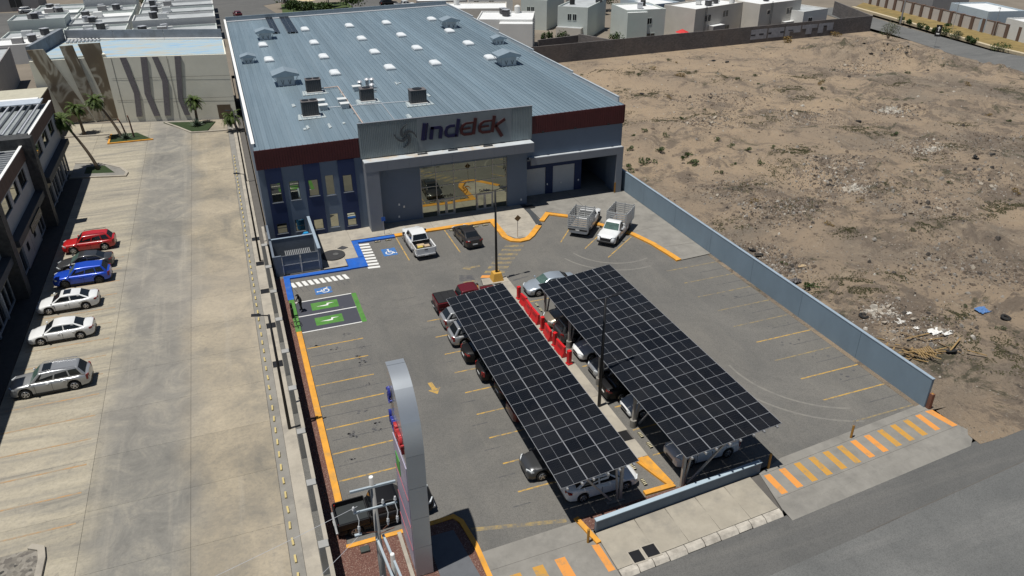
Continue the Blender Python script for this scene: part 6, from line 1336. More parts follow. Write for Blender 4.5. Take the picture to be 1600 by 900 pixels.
# ================================================================= the tall beige building with brown mural
mu = thing('mural_building', 'tall beige windowless building with brown marble mural and grey zigzag strips', 'building', (-12, 124, 0))
BEI = M('beige_block_wall', (0.66, 0.645, 0.555), 0.8, 0.05, 0.5, stain=(0.60, 0.585, 0.49), sscale=0.2, bmp=0.15, bs=6)
def wl(x): return 121.0-(x)*0.245 if x > -16.4 else 126.6-(x+16.4)*0.02
A = [(-26.2, 126.9), (-16.4, 126.6), (-16.0, 125.0), (0.3, 121.0)]
MB().prism([(-26.2, 126.9), (-16.45, 126.7), (-16.45, 142), (-24, 142)], -.1, 9.28).build('left_block', BEI, mu)
MB().prism([(-16.44, 125.05), (0.3, 121.0), (0.3, 134), (-16.44, 142)], -.1, 9.45).build('right_block', BEI, mu)
for k in range(17):                                                     # horizontal courses
    pass
BLUR = None
m_, t_, b__ = nodes('faded_blue_roof_coating'); v_ = pos(t_, (.25, 1.2, 1)); c_ = ramp(t_, nz(t_, v_, .8, 7, .7, .8), [(.34, (0.17, 0.32, 0.50)), (.48, (0.30, 0.40, 0.46)), (.62, (0.38, 0.36, 0.30)), (.75, (0.26, 0.24, 0.21))]); L(t_, c_, b__.inputs['Base Color']); b__.inputs['Roughness'].default_value = .8
MB().prism([(-25.8, 127.2), (-16.43, 127.0), (-16.43, 125.4), (0.1, 121.4), (0.1, 133.6), (-16.4, 141.6), (-23.8, 141.6)], 9.3, 9.50).build('roof', m_, mu)
PARG = M('grey_parapet', (0.19, 0.21, 0.235), 0.8, 0.15, 0.6, stain=(0.08, 0.085, 0.09), sscale=0.5)
MB().prism([(-26.2, 127.3), (-25.7, 127.3), (-23.3, 142), (-23.9, 142)], 9.51, 11.3).build('parapet', PARG, mu)
for a, c in ((-23.2, -16), (-15.95, -8.5), (-8.45, 0.2)):
    f = lambda x: 142-(x+23.2)*.36
    MB().prism([(a, f(a)), (c, f(c)), (c, f(c)+.3), (a, f(a)+.3)], 9.51, 11.0).build('parapet', PARG, mu); MB().prism([(a, f(a)-.5), (c, f(c)-.5), (c, f(c)-.02), (a, f(a)-.02)], 9.51, 9.75).build('flashing', WHITE, mu)
MRB, tt, bb = nodes('brown_marble_mural'); vv = pos(tt, (.45, .5, .28)); cc = ramp(tt, nz(tt, vv, .7, 2, .4, 2.2), [(.38, (0.15, 0.118, 0.08)), (.48, (0.185, 0.15, 0.105)), (.55, (0.40, 0.37, 0.30)), (.60, (0.33, 0.30, 0.24)), (.66, (0.165, 0.13, 0.09))]); L(tt, cc, bb.inputs['Base Color']); bb.inputs['Roughness'].default_value = .75
for poly in ([(-26.0, 10.9), (-23.9, 10.9), (-19.9, .3), (-23.2, .3)], [(-21.8, 11.2), (-20.1, 11.2), (-18.6, .3), (-19.8, .3), (-20.8, 4.5)], [(-19.4, 11.3), (-16.5, 11.3), (-16.5, .3), (-18.4, .3), (-17.9, 3.5)]):
    MB().xzprism(poly, 126.45, 126.68).build('mural_panel', MRB, mu)
MB().prism([(-16.5, 126.6), (-16.35, 126.6), (-16.0, 125.1), (-16.45, 125.06)], 0, 9.9).build('return_wall', BEI, mu)
STRP = M('grey_stone_strip', (0.15, 0.138, 0.148), 0.85, 0.2, 4, bmp=0.4, bs=8)
for poly in ([(-14.2, 9.4), (-13.35, 9.4), (-12.7, 4.2), (-13.05, .75), (-13.85, .75), (-13.45, 4.2)], [(-11.4, 9.4), (-10.55, 9.4), (-11.15, 4.0), (-10.6, .75), (-11.4, .75), (-12.0, 4.1)], [(-9.85, 9.4), (-9.05, 9.4), (-8.4, 5.9), (-9.1, .75), (-9.9, .75), (-9.2, 5.9)], [(-6.8, 9.4), (-5.95, 9.4), (-6.9, 3.1), (-6.35, .75), (-7.1, .75), (-7.55, 3.1)]):
    mb = MB(); mb.xzprism(poly, -.10, .12); mb2 = MB()
    mb2.v = [(x, wl(x)+y, z) for x, y, z in mb.v]; mb2.f = mb.f; mb2.m = mb.m; mb2.build('stone_strip', STRP, mu)
for z in (3.2, 6.4): MB().prism([(-16.0, wl(-16)-.012), (.3, wl(.3)-.012), (.3, wl(.3)), (-16, wl(-16))], z, z+.03).build('wall_joint', JOINT, mu)
for x in (-15.4, -7.9): MB().prism([(x, wl(x)-.012), (x+.05, wl(x+.05)-.012), (x+.05, wl(x+.05)), (x, wl(x))], .1, 9.4).build('wall_joint', JOINT, mu)
MB().prism([(-2.3, wl(-2.3)-.06), (-.4, wl(-.4)-.06), (-.4, wl(-.4)), (-2.3, wl(-2.3))], 0, 2.1).build('door', M('brown_door', (0.10, 0.075, 0.05), 0.7), mu)
# skylight strip of corrugated sheet on its roof
for k in range(9): MB().box(-22.8+k*.55, 138.6, 9.52, -22.5+k*.55, 141.2, 9.75).build('roof_rib', ALU, mu)
# shop behind with brown front reading Mich
t = thing('brown_shop', 'low brown fronted shop with white canopy edge behind the shop row', 'building', (-33, 118, 0))
MB().box(-48, 116.5, -.1, -24.6, 126, 5.6).build('wall', M('brown_render', (0.085, 0.055, 0.042), 0.8, 0.15), t); MB().box(-48.2, 116.2, 5.602, -24.4, 117.6, 6.3).build('canopy_edge', WHITE, t); MB().box(-48, 117.6, 5.602, -24.6, 126, 5.75).build('roof', M('cream_roof', (0.40, 0.38, 0.30), 0.8, 0.1), t)
inst('lettering', text_mesh('Mich', 1.5, .03, M('sign_pale', (0.38, 0.36, 0.34), 0.6)), t, (4.8, -1.55, 4.25), (R(90), 0, 0)); MB().box(-46, 121.5, 5.751, -33, 125.5, 6.9).build('roof_block', M('cream_block', (0.36, 0.33, 0.25), 0.8), t); MB().box(-38, 121.46, 6.1, -35.5, 121.49, 6.5).build('window', DGLASS, t)
# ================================================================= perimeter block wall with white graffiti
def blockmat():
    m, t, b = nodes('concrete_block_wall'); v = pos(t); br = t.nodes.new('ShaderNodeTexBrick'); mp = t.nodes.new('ShaderNodeMapping'); mp.inputs['Rotation'].default_value = (R(90), 0, 0); L(t, v, mp.inputs[0]); L(t, mp.outputs[0], br.inputs['Vector'])
    br.inputs['Scale'].default_value = 1.0; br.inputs['Brick Width'].default_value = .42; br.inputs['Row Height'].default_value = .21; br.inputs['Mortar Size'].default_value = .012
    br.inputs['Color1'].default_value = (0.105, 0.098, 0.098, 1); br.inputs['Color2'].default_value = (0.155, 0.142, 0.14, 1); br.inputs['Mortar'].default_value = (0.085, 0.08, 0.078, 1)
    c = mix(t, ramp(t, nz(t, v, .35, 7, .65), [(.5, 0.0), (.7, .6)]), br.outputs[0], (0.075, 0.07, 0.07)); c = mix(t, ramp(t, nz(t, v, .12, 5, .6), [(.5, 0), (.65, .4)]), c, (0.19, 0.16, 0.14)); L(t, c, b.inputs['Base Color']); b.inputs['Roughness'].default_value = .9; bump(t, b, br.outputs['Fac'], -.4, .02); return m
BLK_W = blockmat()
pw = thing('block_wall', 'long grey block wall with white graffiti behind the vacant lot', 'wall', (100, 140, 0)); fy = lambda x: 138.2+(x-58)*.0535
xs = [40.3, 52, 64, 76, 88, 100, 112, 124, 136, 142.0]
for a, c in zip(xs[:-1], xs[1:]): MB().prism([(a, fy(a)), (c-.03, fy(c-.03)), (c-.03, fy(c)+.2), (a, fy(a)+.2)], -.3, 3.45+(a-60)*.0).build('wall_panel', BLK_W, pw)
MB().prism([(142, fy(142)), (142.3, fy(142)), (151, 165), (150.7, 165)], -.3, 3.4).build('return_wall', BLK_W, pw)
GRF = M('white_graffiti_paint', (0.27, 0.28, 0.31), 0.8, 0.2, 1.5)
GL = [[(0, 0, 1, 1)], [(0, 0, 1, 1)], [(0, .45, 1, 1), (0, 0, .3, .45), (.55, .3, 1, .45)], [(0, .62, 1, 1), (.28, 0, .66, .62)], [(0, 0, .34, 1), (.34, .66, 1, 1), (.6, .2, 1, .66)]]
GD = [[(0, .38, .28, .52), (.52, .40, .80, .56)], [(0, .40, .2, .58), (.76, .42, 1, .58)], [(.2, .55, .5, .64)], [(.0, .70, .0, .7)], [(.34, .62, .55, .76)]]
DKP = M('black_graffiti_paint', (0.03, 0.03, 0.035), 0.8)
x = 107.6
for k in range(5):
    for (a, b, c, d) in GL[k]:
        xa, xc = x+a*4.3, x+c*4.3; z0, z1 = .75+b*2.0, .75+d*2.0; MB().prism([(xa, fy(xa)-.03), (xc, fy(xc)-.03), (xc, fy(xc)-.002), (xa, fy(xa)-.002)], z0, z1).build('graffiti_letter', GRF, pw)
    for (a, b, c, d) in GD[k]:
        if c-a < .05: continue
        xa, xc = x+a*4.3, x+c*4.3; MB().prism([(xa, fy(xa)-.04), (xc, fy(xc)-.04), (xc, fy(xc)-.031), (xa, fy(xa)-.031)], .75+b*2, .75+d*2).build('graffiti_slot', DKP, pw)  # black slots painted into the white letters
    x += 4.7
# ================================================================= houses
HW = M('house_white', (0.62, 0.62, 0.60), 0.8, 0.05, 0.4); HG = M('house_grey_green', (0.50, 0.54, 0.51), 0.8, 0.05, 0.4); HB = M('house_beige', (0.52, 0.49, 0.44), 0.8, 0.06, 0.4); HP = M('house_pale_blue', (0.40, 0.47, 0.52), 0.8, 0.05, 0.4); HD = M('house_grey', (0.26, 0.25, 0.245), 0.8, 0.08, 0.4); ROOFW = M('white_roof_coating', (0.62, 0.63, 0.63), 0.8, 0.06, 0.5); ROOFG = M('grey_roof_coating', (0.36, 0.38, 0.39), 0.8, 0.12, 0.4, stain=(0.24, 0.25, 0.26), sscale=.3)
def house(label, x, y, rot, w, d, h, wall, roofm=None, wins=(), side=(), name='house', base=None, group='houses behind the block wall', para=.35, annex=None):
    """front is local -y; x,y is the front left corner; wins: (x0,z0,w,h) on the front; side: on the right side"""
    t = thing(name, label, 'house', (x, y, 0), rot, group); B = lambda *a: MB().box(*a)
    B(0, 0, -.2, w, d, h).build('wall', wall, t, local=True); rf = B(.18, .18, h+.004, w-.18, d-.18, h+.03).build('roof', roofm or ROOFG, t, local=True)
    p = MB(); p.box(0, 0, h, w, .18, h+para); p.box(0, d-.18, h, w, d, h+para); p.box(0, .18, h, .18, d-.18, h+para); p.box(w-.18, .18, h, w, d-.18, h+para); p.build('parapet', wall, t, local=True)
    for (a, z, ww, hh) in wins:
        o = B(a, -.03, z, a+ww, .02, z+hh).build('window', DGLASS, t, local=True); f = MB()
        f.box(a-.06, -.05, z-.06, a, .0, z+hh+.06); f.box(a+ww, -.05, z-.06, a+ww+.06, 0, z+hh+.06); f.box(a, -.05, z+hh, a+ww, 0, z+hh+.06); f.box(a, -.06, z-.08, a+ww, 0, z); f.box(a+ww/2-.03, -.045, z, a+ww/2+.03, -.031, z+hh); f.build('frame', wall, o, local=True)
    for (a, z, ww, hh) in side:
        o = B(w-.02, a, z, w+.03, a+ww, z+hh).build('window', DGLASS, t, local=True); f = MB()
        f.box(w, a-.06, z-.06, w+.05, a, z+hh+.06); f.box(w, a+ww, z-.06, w+.05, a+ww+.06, z+hh+.06); f.box(w, a, z+hh, w+.05, a+ww, z+hh+.06); f.box(w, a, z-.08, w+.06, a+ww, z); f.build('frame', wall, o, local=True)
    if annex:
        for (x0, y0, x1, y1, z1, mm) in annex: B(x0, y0, -.2, x1, y1, z1).build('annex', mm or wall, t, local=True); B(x0+.1, y0+.1, z1+.002, x1-.1, y1-.1, z1+.02).build('annex_roof', roofm or ROOFG, t, local=True)
    return t
house('white rooftop house with stepped front nearest the warehouse roof', 49.6, 154.0, R(-24), 11.5, 11, 6.2, HW, ROOFW, [(1.2, 4.2, .7, .7), (2.3, 4.2, .7, .7), (6.6, 3.6, 1.2, 1.3)], [(2, 3.5, 1.0, 1.4)], annex=[(4.8, -2.6, 11.6, 0, 6.1, None)])
house('grey green box house with paired windows behind the dark garden wall', 71.6, 163.0, R(-42), 7.0, 15, 6.4, HG, ROOFG, [(2.4, 3.9, .8, 1.3), (3.6, 3.9, .8, 1.3)], annex=[(.2, -1.6, 6.0, 0, 2.5, HB)])
house('pale house half hidden behind the paired window house', 68.0, 176.5, R(-42), 6.5, 13, 6.4, HG, ROOFG, [(1.6, 3.9, .7, 1.2), (2.6, 3.9, .7, 1.2)])
house('pale green house with two dark windows above a garage', 83.2, 152.3, R(-8), 9.0, 10, 6.3, HG, ROOFW, [(3.2, 3.6, 1.2, 1.2), (4.9, 3.6, 1.0, 1.2), (1.2, .4, 1.9, 1.5), (5.0, .4, 1.8, 1.2)], annex=[(0, -.8, 4.6, 0, 6.2, None)])
house('beige house with dark upper band and outside ladder', 98.0, 148.4, R(18), 17, 9, 6.2, HB, ROOFW, [(3.4, 3.6, .8, 1.3), (4.6, 3.6, .8, 1.3), (9.8, 4.0, .7, 1.3), (10.8, 4.0, .7, 1.3), (10.6, .6, 1.9, 1.4), (2.2, .3, 2.0, .9)], annex=[(5.0, -1.4, 9.2, 0, 2.6, HD)])
house('grey banded house with paired windows near the end of the block wall', 115.0, 148.6, R(12), 14, 9, 6.3, HB, ROOFW, [(2.6, 4.3, .8, .8), (9.2, 3.8, .8, 1.3), (10.3, 3.8, .8, 1.3)], annex=[(8.0, -1.2, 14, 0, 2.2, HD)])
house('pale blue house wall between two beige houses', 92.8, 158, R(10), 8, 9, 6.2, HP, ROOFW, [(1.2, 3.6, .8, 1.0)])
house('low white house at the end of the block wall', 126.5, 147.5, R(14), 9, 9, 4.2, HW, ROOFG, [(2.0, 1.8, 1.4, 1.2)])
house('white roofed house behind the stepped white house', 46.0, 170, R(-20), 15, 10, 6.3, HB, ROOFW, [(2.0, 3.7, 1.5, 1.2), (6.0, 3.7, 1.5, 1.2)])
house('dark fronted house beside the back corner of the warehouse', 44.5, 184, R(-14), 12, 11, 6.2, HD, ROOFW, [(1.0, 3.5, 2.0, 1.4), (5.5, 3.5, 2.2, 1.4)])
house('house with white parapet in the second row above the pickup street', 60, 192, R(-16), 11, 11, 6.2, HW, ROOFG, [(1.2, 3.6, 1.2, 1.2), (5.0, 3.6, 1.2, 1.2)])
house('pale house in the second row behind the green house', 84, 186, R(5), 12, 11, 6.2, HB, ROOFW, [(2, 3.6, 1, 1.2), (6, 3.6, 1, 1.2)])
house('pale blue house in the second row behind the beige houses', 104, 180, R(10), 13, 11, 6.2, HP, ROOFW, [(2, 3.6, 1, 1.2), (7, 3.6, 1, 1.2)])
house('white house in the second row near the boulevard', 124, 170, R(12), 13, 11, 6.2, HW, ROOFG, [(2, 3.6, 1, 1.2), (7, 3.6, 1, 1.2)])
# outside ladders, roof tanks and coolers on these roofs
def ladder(x, y, h, label, rot=0):
    t = thing('ladder', label, 'ladder', (x, y, 0), rot, 'outside ladders on the houses'); mb = MB()
    for s_ in (-.22, .22): mb.box(s_-.025, -.03, 0, s_+.025, .03, h)
    mb.build('rails', DARKF, t, local=True); mb = MB(); z = .3
    while z < h: mb.box(-.2, -.02, z, .2, .02, z+.04); z += .35
    mb.build('rungs', DARKF, t, local=True)
ladder(59.4, 147.0, 7.2, 'thin ladder on the stepped white house', R(-24)); ladder(101.3, 149.2, 7.0, 'thin ladder on the beige house with dark upper band', R(18)); ladder(118.6, 149.0, 7.0, 'thin ladder on the grey banded house', R(12))
def cooler(x, y, z, s_, label, mat=None):
    t = thing('roof_cooler', label, 'cooler', (x, y, z), random.uniform(0, 1), 'coolers and tanks on the house roofs'); MB().box(-.5*s_, -.45*s_, .1, .5*s_, .45*s_, 1.0*s_).build('casing', mat or ACD, t, local=True, bevel=.03)
    MB().box(-.56*s_, -.51*s_, 1.002*s_, .56*s_, .51*s_, 1.06*s_).build('top', ALU, t, local=True); MB().box(.5*s_, -.2*s_, .2, 1.5*s_, .2*s_, .55*s_).build('duct', WHITE, t, local=True)
for x, y, z, s_, lab, mm in ((57.2, 157.2, 6.25, 1.3, 'dark cooler on the stepped white house roof, front one', None), (57.6, 160.2, 6.25, 1.2, 'dark cooler on the stepped white house roof, rear one', None), (83.5, 166.5, 6.4, 1.4, 'round-topped cooler on the paired window house roof', DARKF), (88.0, 155.2, 6.35, 1.2, 'pale grey cooler on the green house roof', ALU), (104.5, 153.5, 6.25, 1.2, 'dark cooler on the beige house roof, left one', None), (108.0, 156.0, 6.25, 1.1, 'dark cooler on the beige house roof, right one', None), (103.4, 155.8, 6.25, 1.2, 'white cooler on the beige house roof', HW), (120.5, 154, 6.35, 1.1, 'dark cooler on the grey banded house roof', None)): cooler(x, y, z, s_, lab, mm)
t = thing('garden_umbrella', 'red garden umbrella peeking over the block wall', 'umbrella', (94.6, 147.6, 0)); MB().cyl((0, 0, 0), (0, 0, 2.6), .03, n=6).build('pole', STEEL, t, local=True); MB().cyl((0, 0, 2.1), (0, 0, 2.75), 1.5, .06, n=8, caps=False).build('canopy', M('red_canvas', (0.5, 0.03, 0.03), 0.7), t, local=True)
gwl = thing('garden_wall', 'dark garden wall dividing the yards behind the block wall', 'wall', (72, 145, 0)); MB().prism([(61.5, 149.5), (71.5, 151.5), (71.4, 151.8), (61.4, 149.8)], 0, 2.4).build('wall_run', BLK_W, gwl); MB().prism([(71.5, 151.5), (76.5, 139.6), (76.8, 139.7), (71.8, 151.7)], 0, 2.6).build('wall_run', BLK_W, gwl)
MB().prism([(77.2, 140.2), (83, 140.3), (82.4, 150), (75.5, 150)], -.04, .05).build('garden_lawn', M('garden_grass', (0.045, 0.095, 0.02), 0.9, 0.3, 3))['kind'] = 'structure'
for x, y, h, r, lab in ((68.3, 153.0, 3.4, 1.7, 'dark round bush behind the garden wall'), (77.8, 146.5, 3.6, 1.5, 'spindly garden shrub beside the paired window house'), (64.0, 152.6, 3.0, .7, 'slim cypress in the garden, left one'), (65.6, 153.0, 3.2, .7, 'slim cypress in the garden, right one')): tree(x, y, h, r, lab, n=420, leaf=.2, group='garden shrubs')
# ================================================================= boulevard wall on the right
bv = thing('boulevard_wall', 'pale panel wall with brown piers above the dry grass verge', 'wall', (166, 145, 0.3)); P0, P1 = Vector((160.9, 116.4)), Vector((172.8, 178)); n = 17
PWH = M('cream_panel', (0.47, 0.44, 0.41), 0.8, 0.06, 0.5); PBR = M('brown_pier', (0.13, 0.085, 0.065), 0.8, 0.15, 1); dv = (P1-P0)/n; ud = dv.normalized(); nd = Vector((-ud.y, ud.x))
def seg(a, b, th, z0, z1, nm, mm):
    q = [a-nd*th/2, b-nd*th/2, b+nd*th/2, a+nd*th/2]; MB().prism([tuple(v) for v in q], z0, z1).build(nm, mm, bv)
for i in range(n):
    a = P0+dv*i; b = a+dv; seg(a-ud*.45, a+ud*.45, .8, .0, 3.2, 'pier', PBR); seg(a+ud*.46, b-ud*.46, .25, .0, 3.0, 'wall_panel', PWH); seg(a+ud*.46, b-ud*.46, .34, 3.002, 3.12, 'coping', PBR)
for k, (x, y, r, h, lab) in enumerate(((156.0, 144.7, 1.0, 1.3, 'round green shrub by the boulevard kerb, farthest'), (154.4, 139.5, 1.3, 1.5, 'large green shrub by the boulevard kerb'), (154.5, 137.8, .7, 1.1, 'small green shrub by the boulevard kerb, first of the pair'), (153.6, 135.0, .8, 1.2, 'small green shrub by the boulevard kerb, second of the pair'), (153.9, 132.6, 1.7, 1.7, 'wide green shrub behind the black sign'), (152.7, 128.2, 1.9, 1.4, 'dusty grey shrub by the boulevard kerb'), (152.3, 124.3, 1.0, 1.2, 'dark green shrub by the boulevard kerb, left of the nearest pair'), (151.6, 122.7, .9, 1.1, 'dark green shrub by the boulevard kerb, right of the nearest pair'), (150.6, 114.8, 2.8, 1.8, 'long dark hedge at the near end of the boulevard verge'), (159, 150, 1.2, 1.2, 'low green shrub on the verge beside the utility pole'), (163, 140, .9, .8, 'small shrub up on the dry verge'))):
    t = thing('verge_shrub', lab, 'shrub', (x, y, .1), 0, 'shrubs along the boulevard kerb'); clump(random.Random(k), 420, r, r*.8, h, .16).build('foliage', DUSTL if 'dusty' in lab else LEAF, t, local=True); MB().cyl((0, 0, 0), (0, 0, h*.4), .06, .03, n=5).build('stem', BARK, t, local=True)
t = thing('utility_pole', 'grey utility pole standing in the verge at the top right', 'utility pole', (156.8, 148.1, 0)); MB().cyl((0, 0, 0), (0, 0, 11), .22, .12, n=8).build('pole', PC, t, local=True); MB().box(-1, -.06, 10.4, 1, .06, 10.5).build('crossarm', ARM, t, local=True)
for x, y, lab in ((161.0, 136.6, 'thin lamp pole before the boulevard wall, farthest of three'), (161.6, 126.4, 'thin lamp pole before the boulevard wall, middle of three'), (161.2, 119.4, 'thin lamp pole before the boulevard wall, nearest of three')):
    t = thing('lamp_pole', lab, 'lamp post', (x, y, .2), 0, 'thin lamp poles at the boulevard'); MB().cyl((0, 0, 0), (0, 0, 6.0), .07, .05, n=6).build('pole', STEEL, t, local=True); MB().box(-.6, -.08, 6.0, .1, .08, 6.1).build('lamp_head', DARKF, t, local=True)
t = thing('direction_sign', 'black sign with a white arrow on a thin pole beside the far road', 'sign', (140.6, 122.5, 0), R(-52)); MB().cyl((0, 0, 0), (0, 0, 2.3), .05, n=6).build('pole', STEEL, t, local=True); pn = MB().box(-.55, -.05, 2.25, .55, .05, 4.6).build('panel', BLACK, t, local=True)
mb = MB(); mb.xzprism([(-.08, 3.3), (.08, 3.3), (.08, 4.0), (-.08, 4.0)], -.07, -.052); mb.xzprism([(-.28, 3.9), (.28, 3.9), (0, 4.35)], -.068, -.052); mb.xzprism([(-.3, 2.7), (.3, 2.7), (.3, 2.95), (-.3, 2.95)], -.067, -.052); mb.build('arrow', WHITE, pn, local=True)
house('white villa with flat roofs behind the boulevard wall', 172, 128, R(75), 14, 9, 4.5, HP, ROOFW, [(2, 1.5, 2.5, 1.3), (7, 1.5, 2.5, 1.3)], group='houses beyond the boulevard', annex=[(3, -3, 10, 0, 3.4, None)])
house('grey blue house behind the boulevard wall', 180, 150, R(78), 13, 10, 7.5, HD, ROOFG, [(2, 4.5, 1.2, 1.2)], group='houses beyond the boulevard')
house('pale house with dark gate behind the boulevard wall', 184, 168, R(78), 12, 9, 6, HW, ROOFW, [(3, 3.5, 1.2, 1.2)], group='houses beyond the boulevard'); house('low white house at the top right corner behind the boulevard wall', 168.5, 112, R(76), 11, 9, 4.0, HW, ROOFW, [(2, 1.6, 1.8, 1.2)], group='houses beyond the boulevard')
# ================================================================= flat roofed rows at the top left
rr = random.Random(5); pos_names = ['first', 'second', 'third', 'fourth', 'fifth', 'sixth', 'seventh']
for cidx, (xa, xb, cname) in enumerate(((-42.5, -31.5, 'left'), (-31.3, -19.0, 'middle'), (-17.5, -0.4, 'right'))):
    for j in range(6):
        y0 = 177+j*10.2+cidx*1.3; d = 8.6; h = 3.1+rr.uniform(-.15, .3)+(1.6 if rr.random() < .15 else 0)
        house('flat pale roof house, %s row back from the mural building, %s column' % (pos_names[j], cname), xa, y0, 0, xb-xa, d, h, HG if (j+cidx) % 3 else HW, ROOFG if (j+cidx) % 4 else ROOFW, [(1.2, 1.0, 1.2, 1.2), ((xb-xa)*.6, 1.0, 1.2, 1.2)], group='flat roofed houses behind the mural building', para=.45,
              annex=[((xb-xa)*.3, d*.4, (xb-xa)*.3+1.9, d*.4+1.6, h+1.1, HW if j % 2 else HD)])
        cooler(xa+rr.uniform(2, xb-xa-3), y0+rr.uniform(2, 5), h+.02, 1.35, 'dark cooler on the %s roof back, %s column of flat houses' % (pos_names[j], cname))
        if j % 2 == 0: cooler(xa+rr.uniform(2, xb-xa-3), y0+rr.uniform(5, 7), h+.02, 1.2, 'pale cooler on the %s roof back, %s column of flat houses' % (pos_names[j], cname), ALU)
house('grey shed roof house at the left edge behind the brown shop', -48, 140, R(4), 14, 20, 5.6, HD, ROOFG, [(10, 2, 2, 2)], group='flat roofed houses behind the mural building')
house('dark low house at the left edge near the street', -62, 255, 0, 16, 12, 5, HD, ROOFG, [(2, 1, 3, 2.4), (9, 1, 3, 2.4)], group='flat roofed houses behind the mural building')
MB().flat([(-75, 190), (-46, 190), (-44.5, 252), (-75, 254)], .0).build('back_street', STREET)['kind'] = 'structure'
MB().flat([(-0.0, 190), (15, 190), (15.5, 222), (13, 240), (40, 262), (-3, 300)], .0).build('back_street', STREET)['kind'] = 'structure'
MB().flat([(37, 195), (50, 200), (47, 240), (36, 240)], .004).build('back_street', STREET)['kind'] = 'structure'
car('hatch', 'dark red hatchback on the back street behind the warehouse', DRD, 5.2, 222, R(100), group='cars far behind', z=.0); car('suv', 'pale SUV on the street at the top left corner', SILV, -48.2, 250.5, R(5), group='cars far behind', z=0)
pickup('white pickup on the street far behind the warehouse', WHT, 50.0, 220.5, R(8), group='cars far behind', z=0); car('bigsuv', 'black SUV beside the far white pickup', BLK, 46.5, 225.5, R(8), group='cars far behind', z=0); car('sedan', 'white car beyond the park shade sails', WHT, 20.5, 243, R(5), group='cars far behind', z=0)
car('suv', 'grey car parked between the paired window house and the green house', GRY, 82.5, 170, R(-40), group='cars far behind', z=0)
MB().prism([(16.5, 219), (36.5, 217), (36.5, 238), (18, 240)], -.1, .03).build('park_lawn', M('park_grass', (0.05, 0.075, 0.02), 0.9, 0.4, .6))['kind'] = 'structure'
for k, (x, y, h, r, lab) in enumerate(((35.3, 221, 5.2, 3.6, 'round dark tree at the right end of the park'), (19.6, 221.5, 3.4, 2.2, 'low tree at the left end of the park'), (23, 219.8, 3.0, 2.4, 'low wide tree in front of the shade sails'), (27.5, 219.3, 2.6, 2.4, 'low hedge tree before the right shade sail'), (18.5, 232, 5.5, 3.0, 'tree behind the left end of the park'), (31, 236, 5.5, 3.2, 'tree behind the shade sails'), (-18.5, 249, 5, 3, 'tree beyond the flat roofed houses'), (92, 196, 6, 3.6, 'dark tree behind the second row of houses, left one'), (99, 194, 6, 3.2, 'dark tree behind the second row of houses, right one'), (133, 165, 5, 3, 'tree near the far end of the block wall'))): tree(x, y, h, r, lab, n=1000, leaf=.32)
SAIL = M('tan_canvas', (0.50, 0.40, 0.26), 0.8, 0.08)
for k, (x, y, s_, lab) in enumerate(((24.2, 226, 3.4, 'tan shade sail in the park, left and largest'), (29.6, 229.5, 3.0, 'tan shade sail in the park, farther one'), (32.0, 224.6, 2.6, 'tan shade sail in the park, right one'))):
    t = thing('shade_sail', lab, 'shade sail', (x, y, 0), k*.4, 'tan shade sails in the park'); MB().add([(-s_*1.5, 0, 3.0), (0, -s_*.9, 2.6), (s_*1.5, 0, 3.0), (0, s_*.9, 2.6), (0, 0, 3.3), (-s_*1.5, 0, 2.97), (0, -s_*.9, 2.57), (s_*1.5, 0, 2.97), (0, s_*.9, 2.57), (0, 0, 3.27)], [(0, 1, 4), (1, 2, 4), (2, 3, 4), (3, 0, 4), (6, 5, 9), (7, 6, 9), (8, 7, 9), (5, 8, 9), (0, 5, 6, 1), (1, 6, 7, 2), (2, 7, 8, 3), (3, 8, 5, 0)]).build('canvas', SAIL, t, local=True)
    for a in (-1.5, 1.5): MB().cyl((a*s_, 0, 0), (a*s_, 0, 3.1), .07, n=6).build('post', STEEL, t, local=True)
# ================================================================= vacant lot: shrubs, tyres, rubble, rubbish
rr = random.Random(21)
cm = [clump(rr, 150, .55, .55, .6, .085).mesh('foliage', LEAF) for _ in range(3)]+[clump(rr, 150, .8, .7, .6, .09).mesh('foliage', DUSTL) for _ in range(3)]+[clump(rr, 130, .8, .8, .7, .10).mesh('foliage', DRYL) for _ in range(2)]
stem = MB().cyl((0, 0, -.1), (0, 0, .3), .05, .02, n=5).mesh('stem', BARK)
def shrub(x, y, k, s_, lab):
    t = thing('desert_shrub', lab, 'shrub', (x, y, hgt(x, y)-.03), rr.uniform(0, 6), 'shrubs on the vacant lot'); inst('foliage', cm[k], t, scale=(s_, s_, s_*.9)); inst('stem', stem, t, scale=s_)
placed = [((43.5, 46), 3), ((47.5, 42.8), 3)]
spots = [(1087, 262), (1123, 272), (1188, 262), (1165, 247), (1074, 245), (1140, 243), (1120, 230), (1265, 450), (1040, 224), (984, 238), (985, 266), (1006, 215), (1029, 239), (1066, 249), (1005, 257), (1078, 258), (1017, 256)]
import itertools
def px2g(px, py_):
    v = r2*(px-800)+d2*(py_-450)+fw*1178.533; k = -32.0/v.z; return v.x*k, v.y*k
adj = ['round dark', 'small', 'scraggly', 'low', 'dusty']
plan = []
for i, (a, c) in enumerate(spots):
    x, y = px2g(a, c)
    if 42 < x < 132 and 30 < y < 136: plan.append((x, y, i % 3, rr.uniform(.9, 1.4)))
for i in range(56): plan.append((rr.uniform(44, 126), rr.uniform(33, 132), rr.choice([0, 1, 3, 4, 5, 6, 7]), rr.uniform(.5, 1.1)))
def px_of(x, y): q = Vector((x, y, -32.0)); k = q.dot(fw); return 800+1178.5*q.dot(r2)/k, 450+1178.5*q.dot(d2)/k
zone = {}
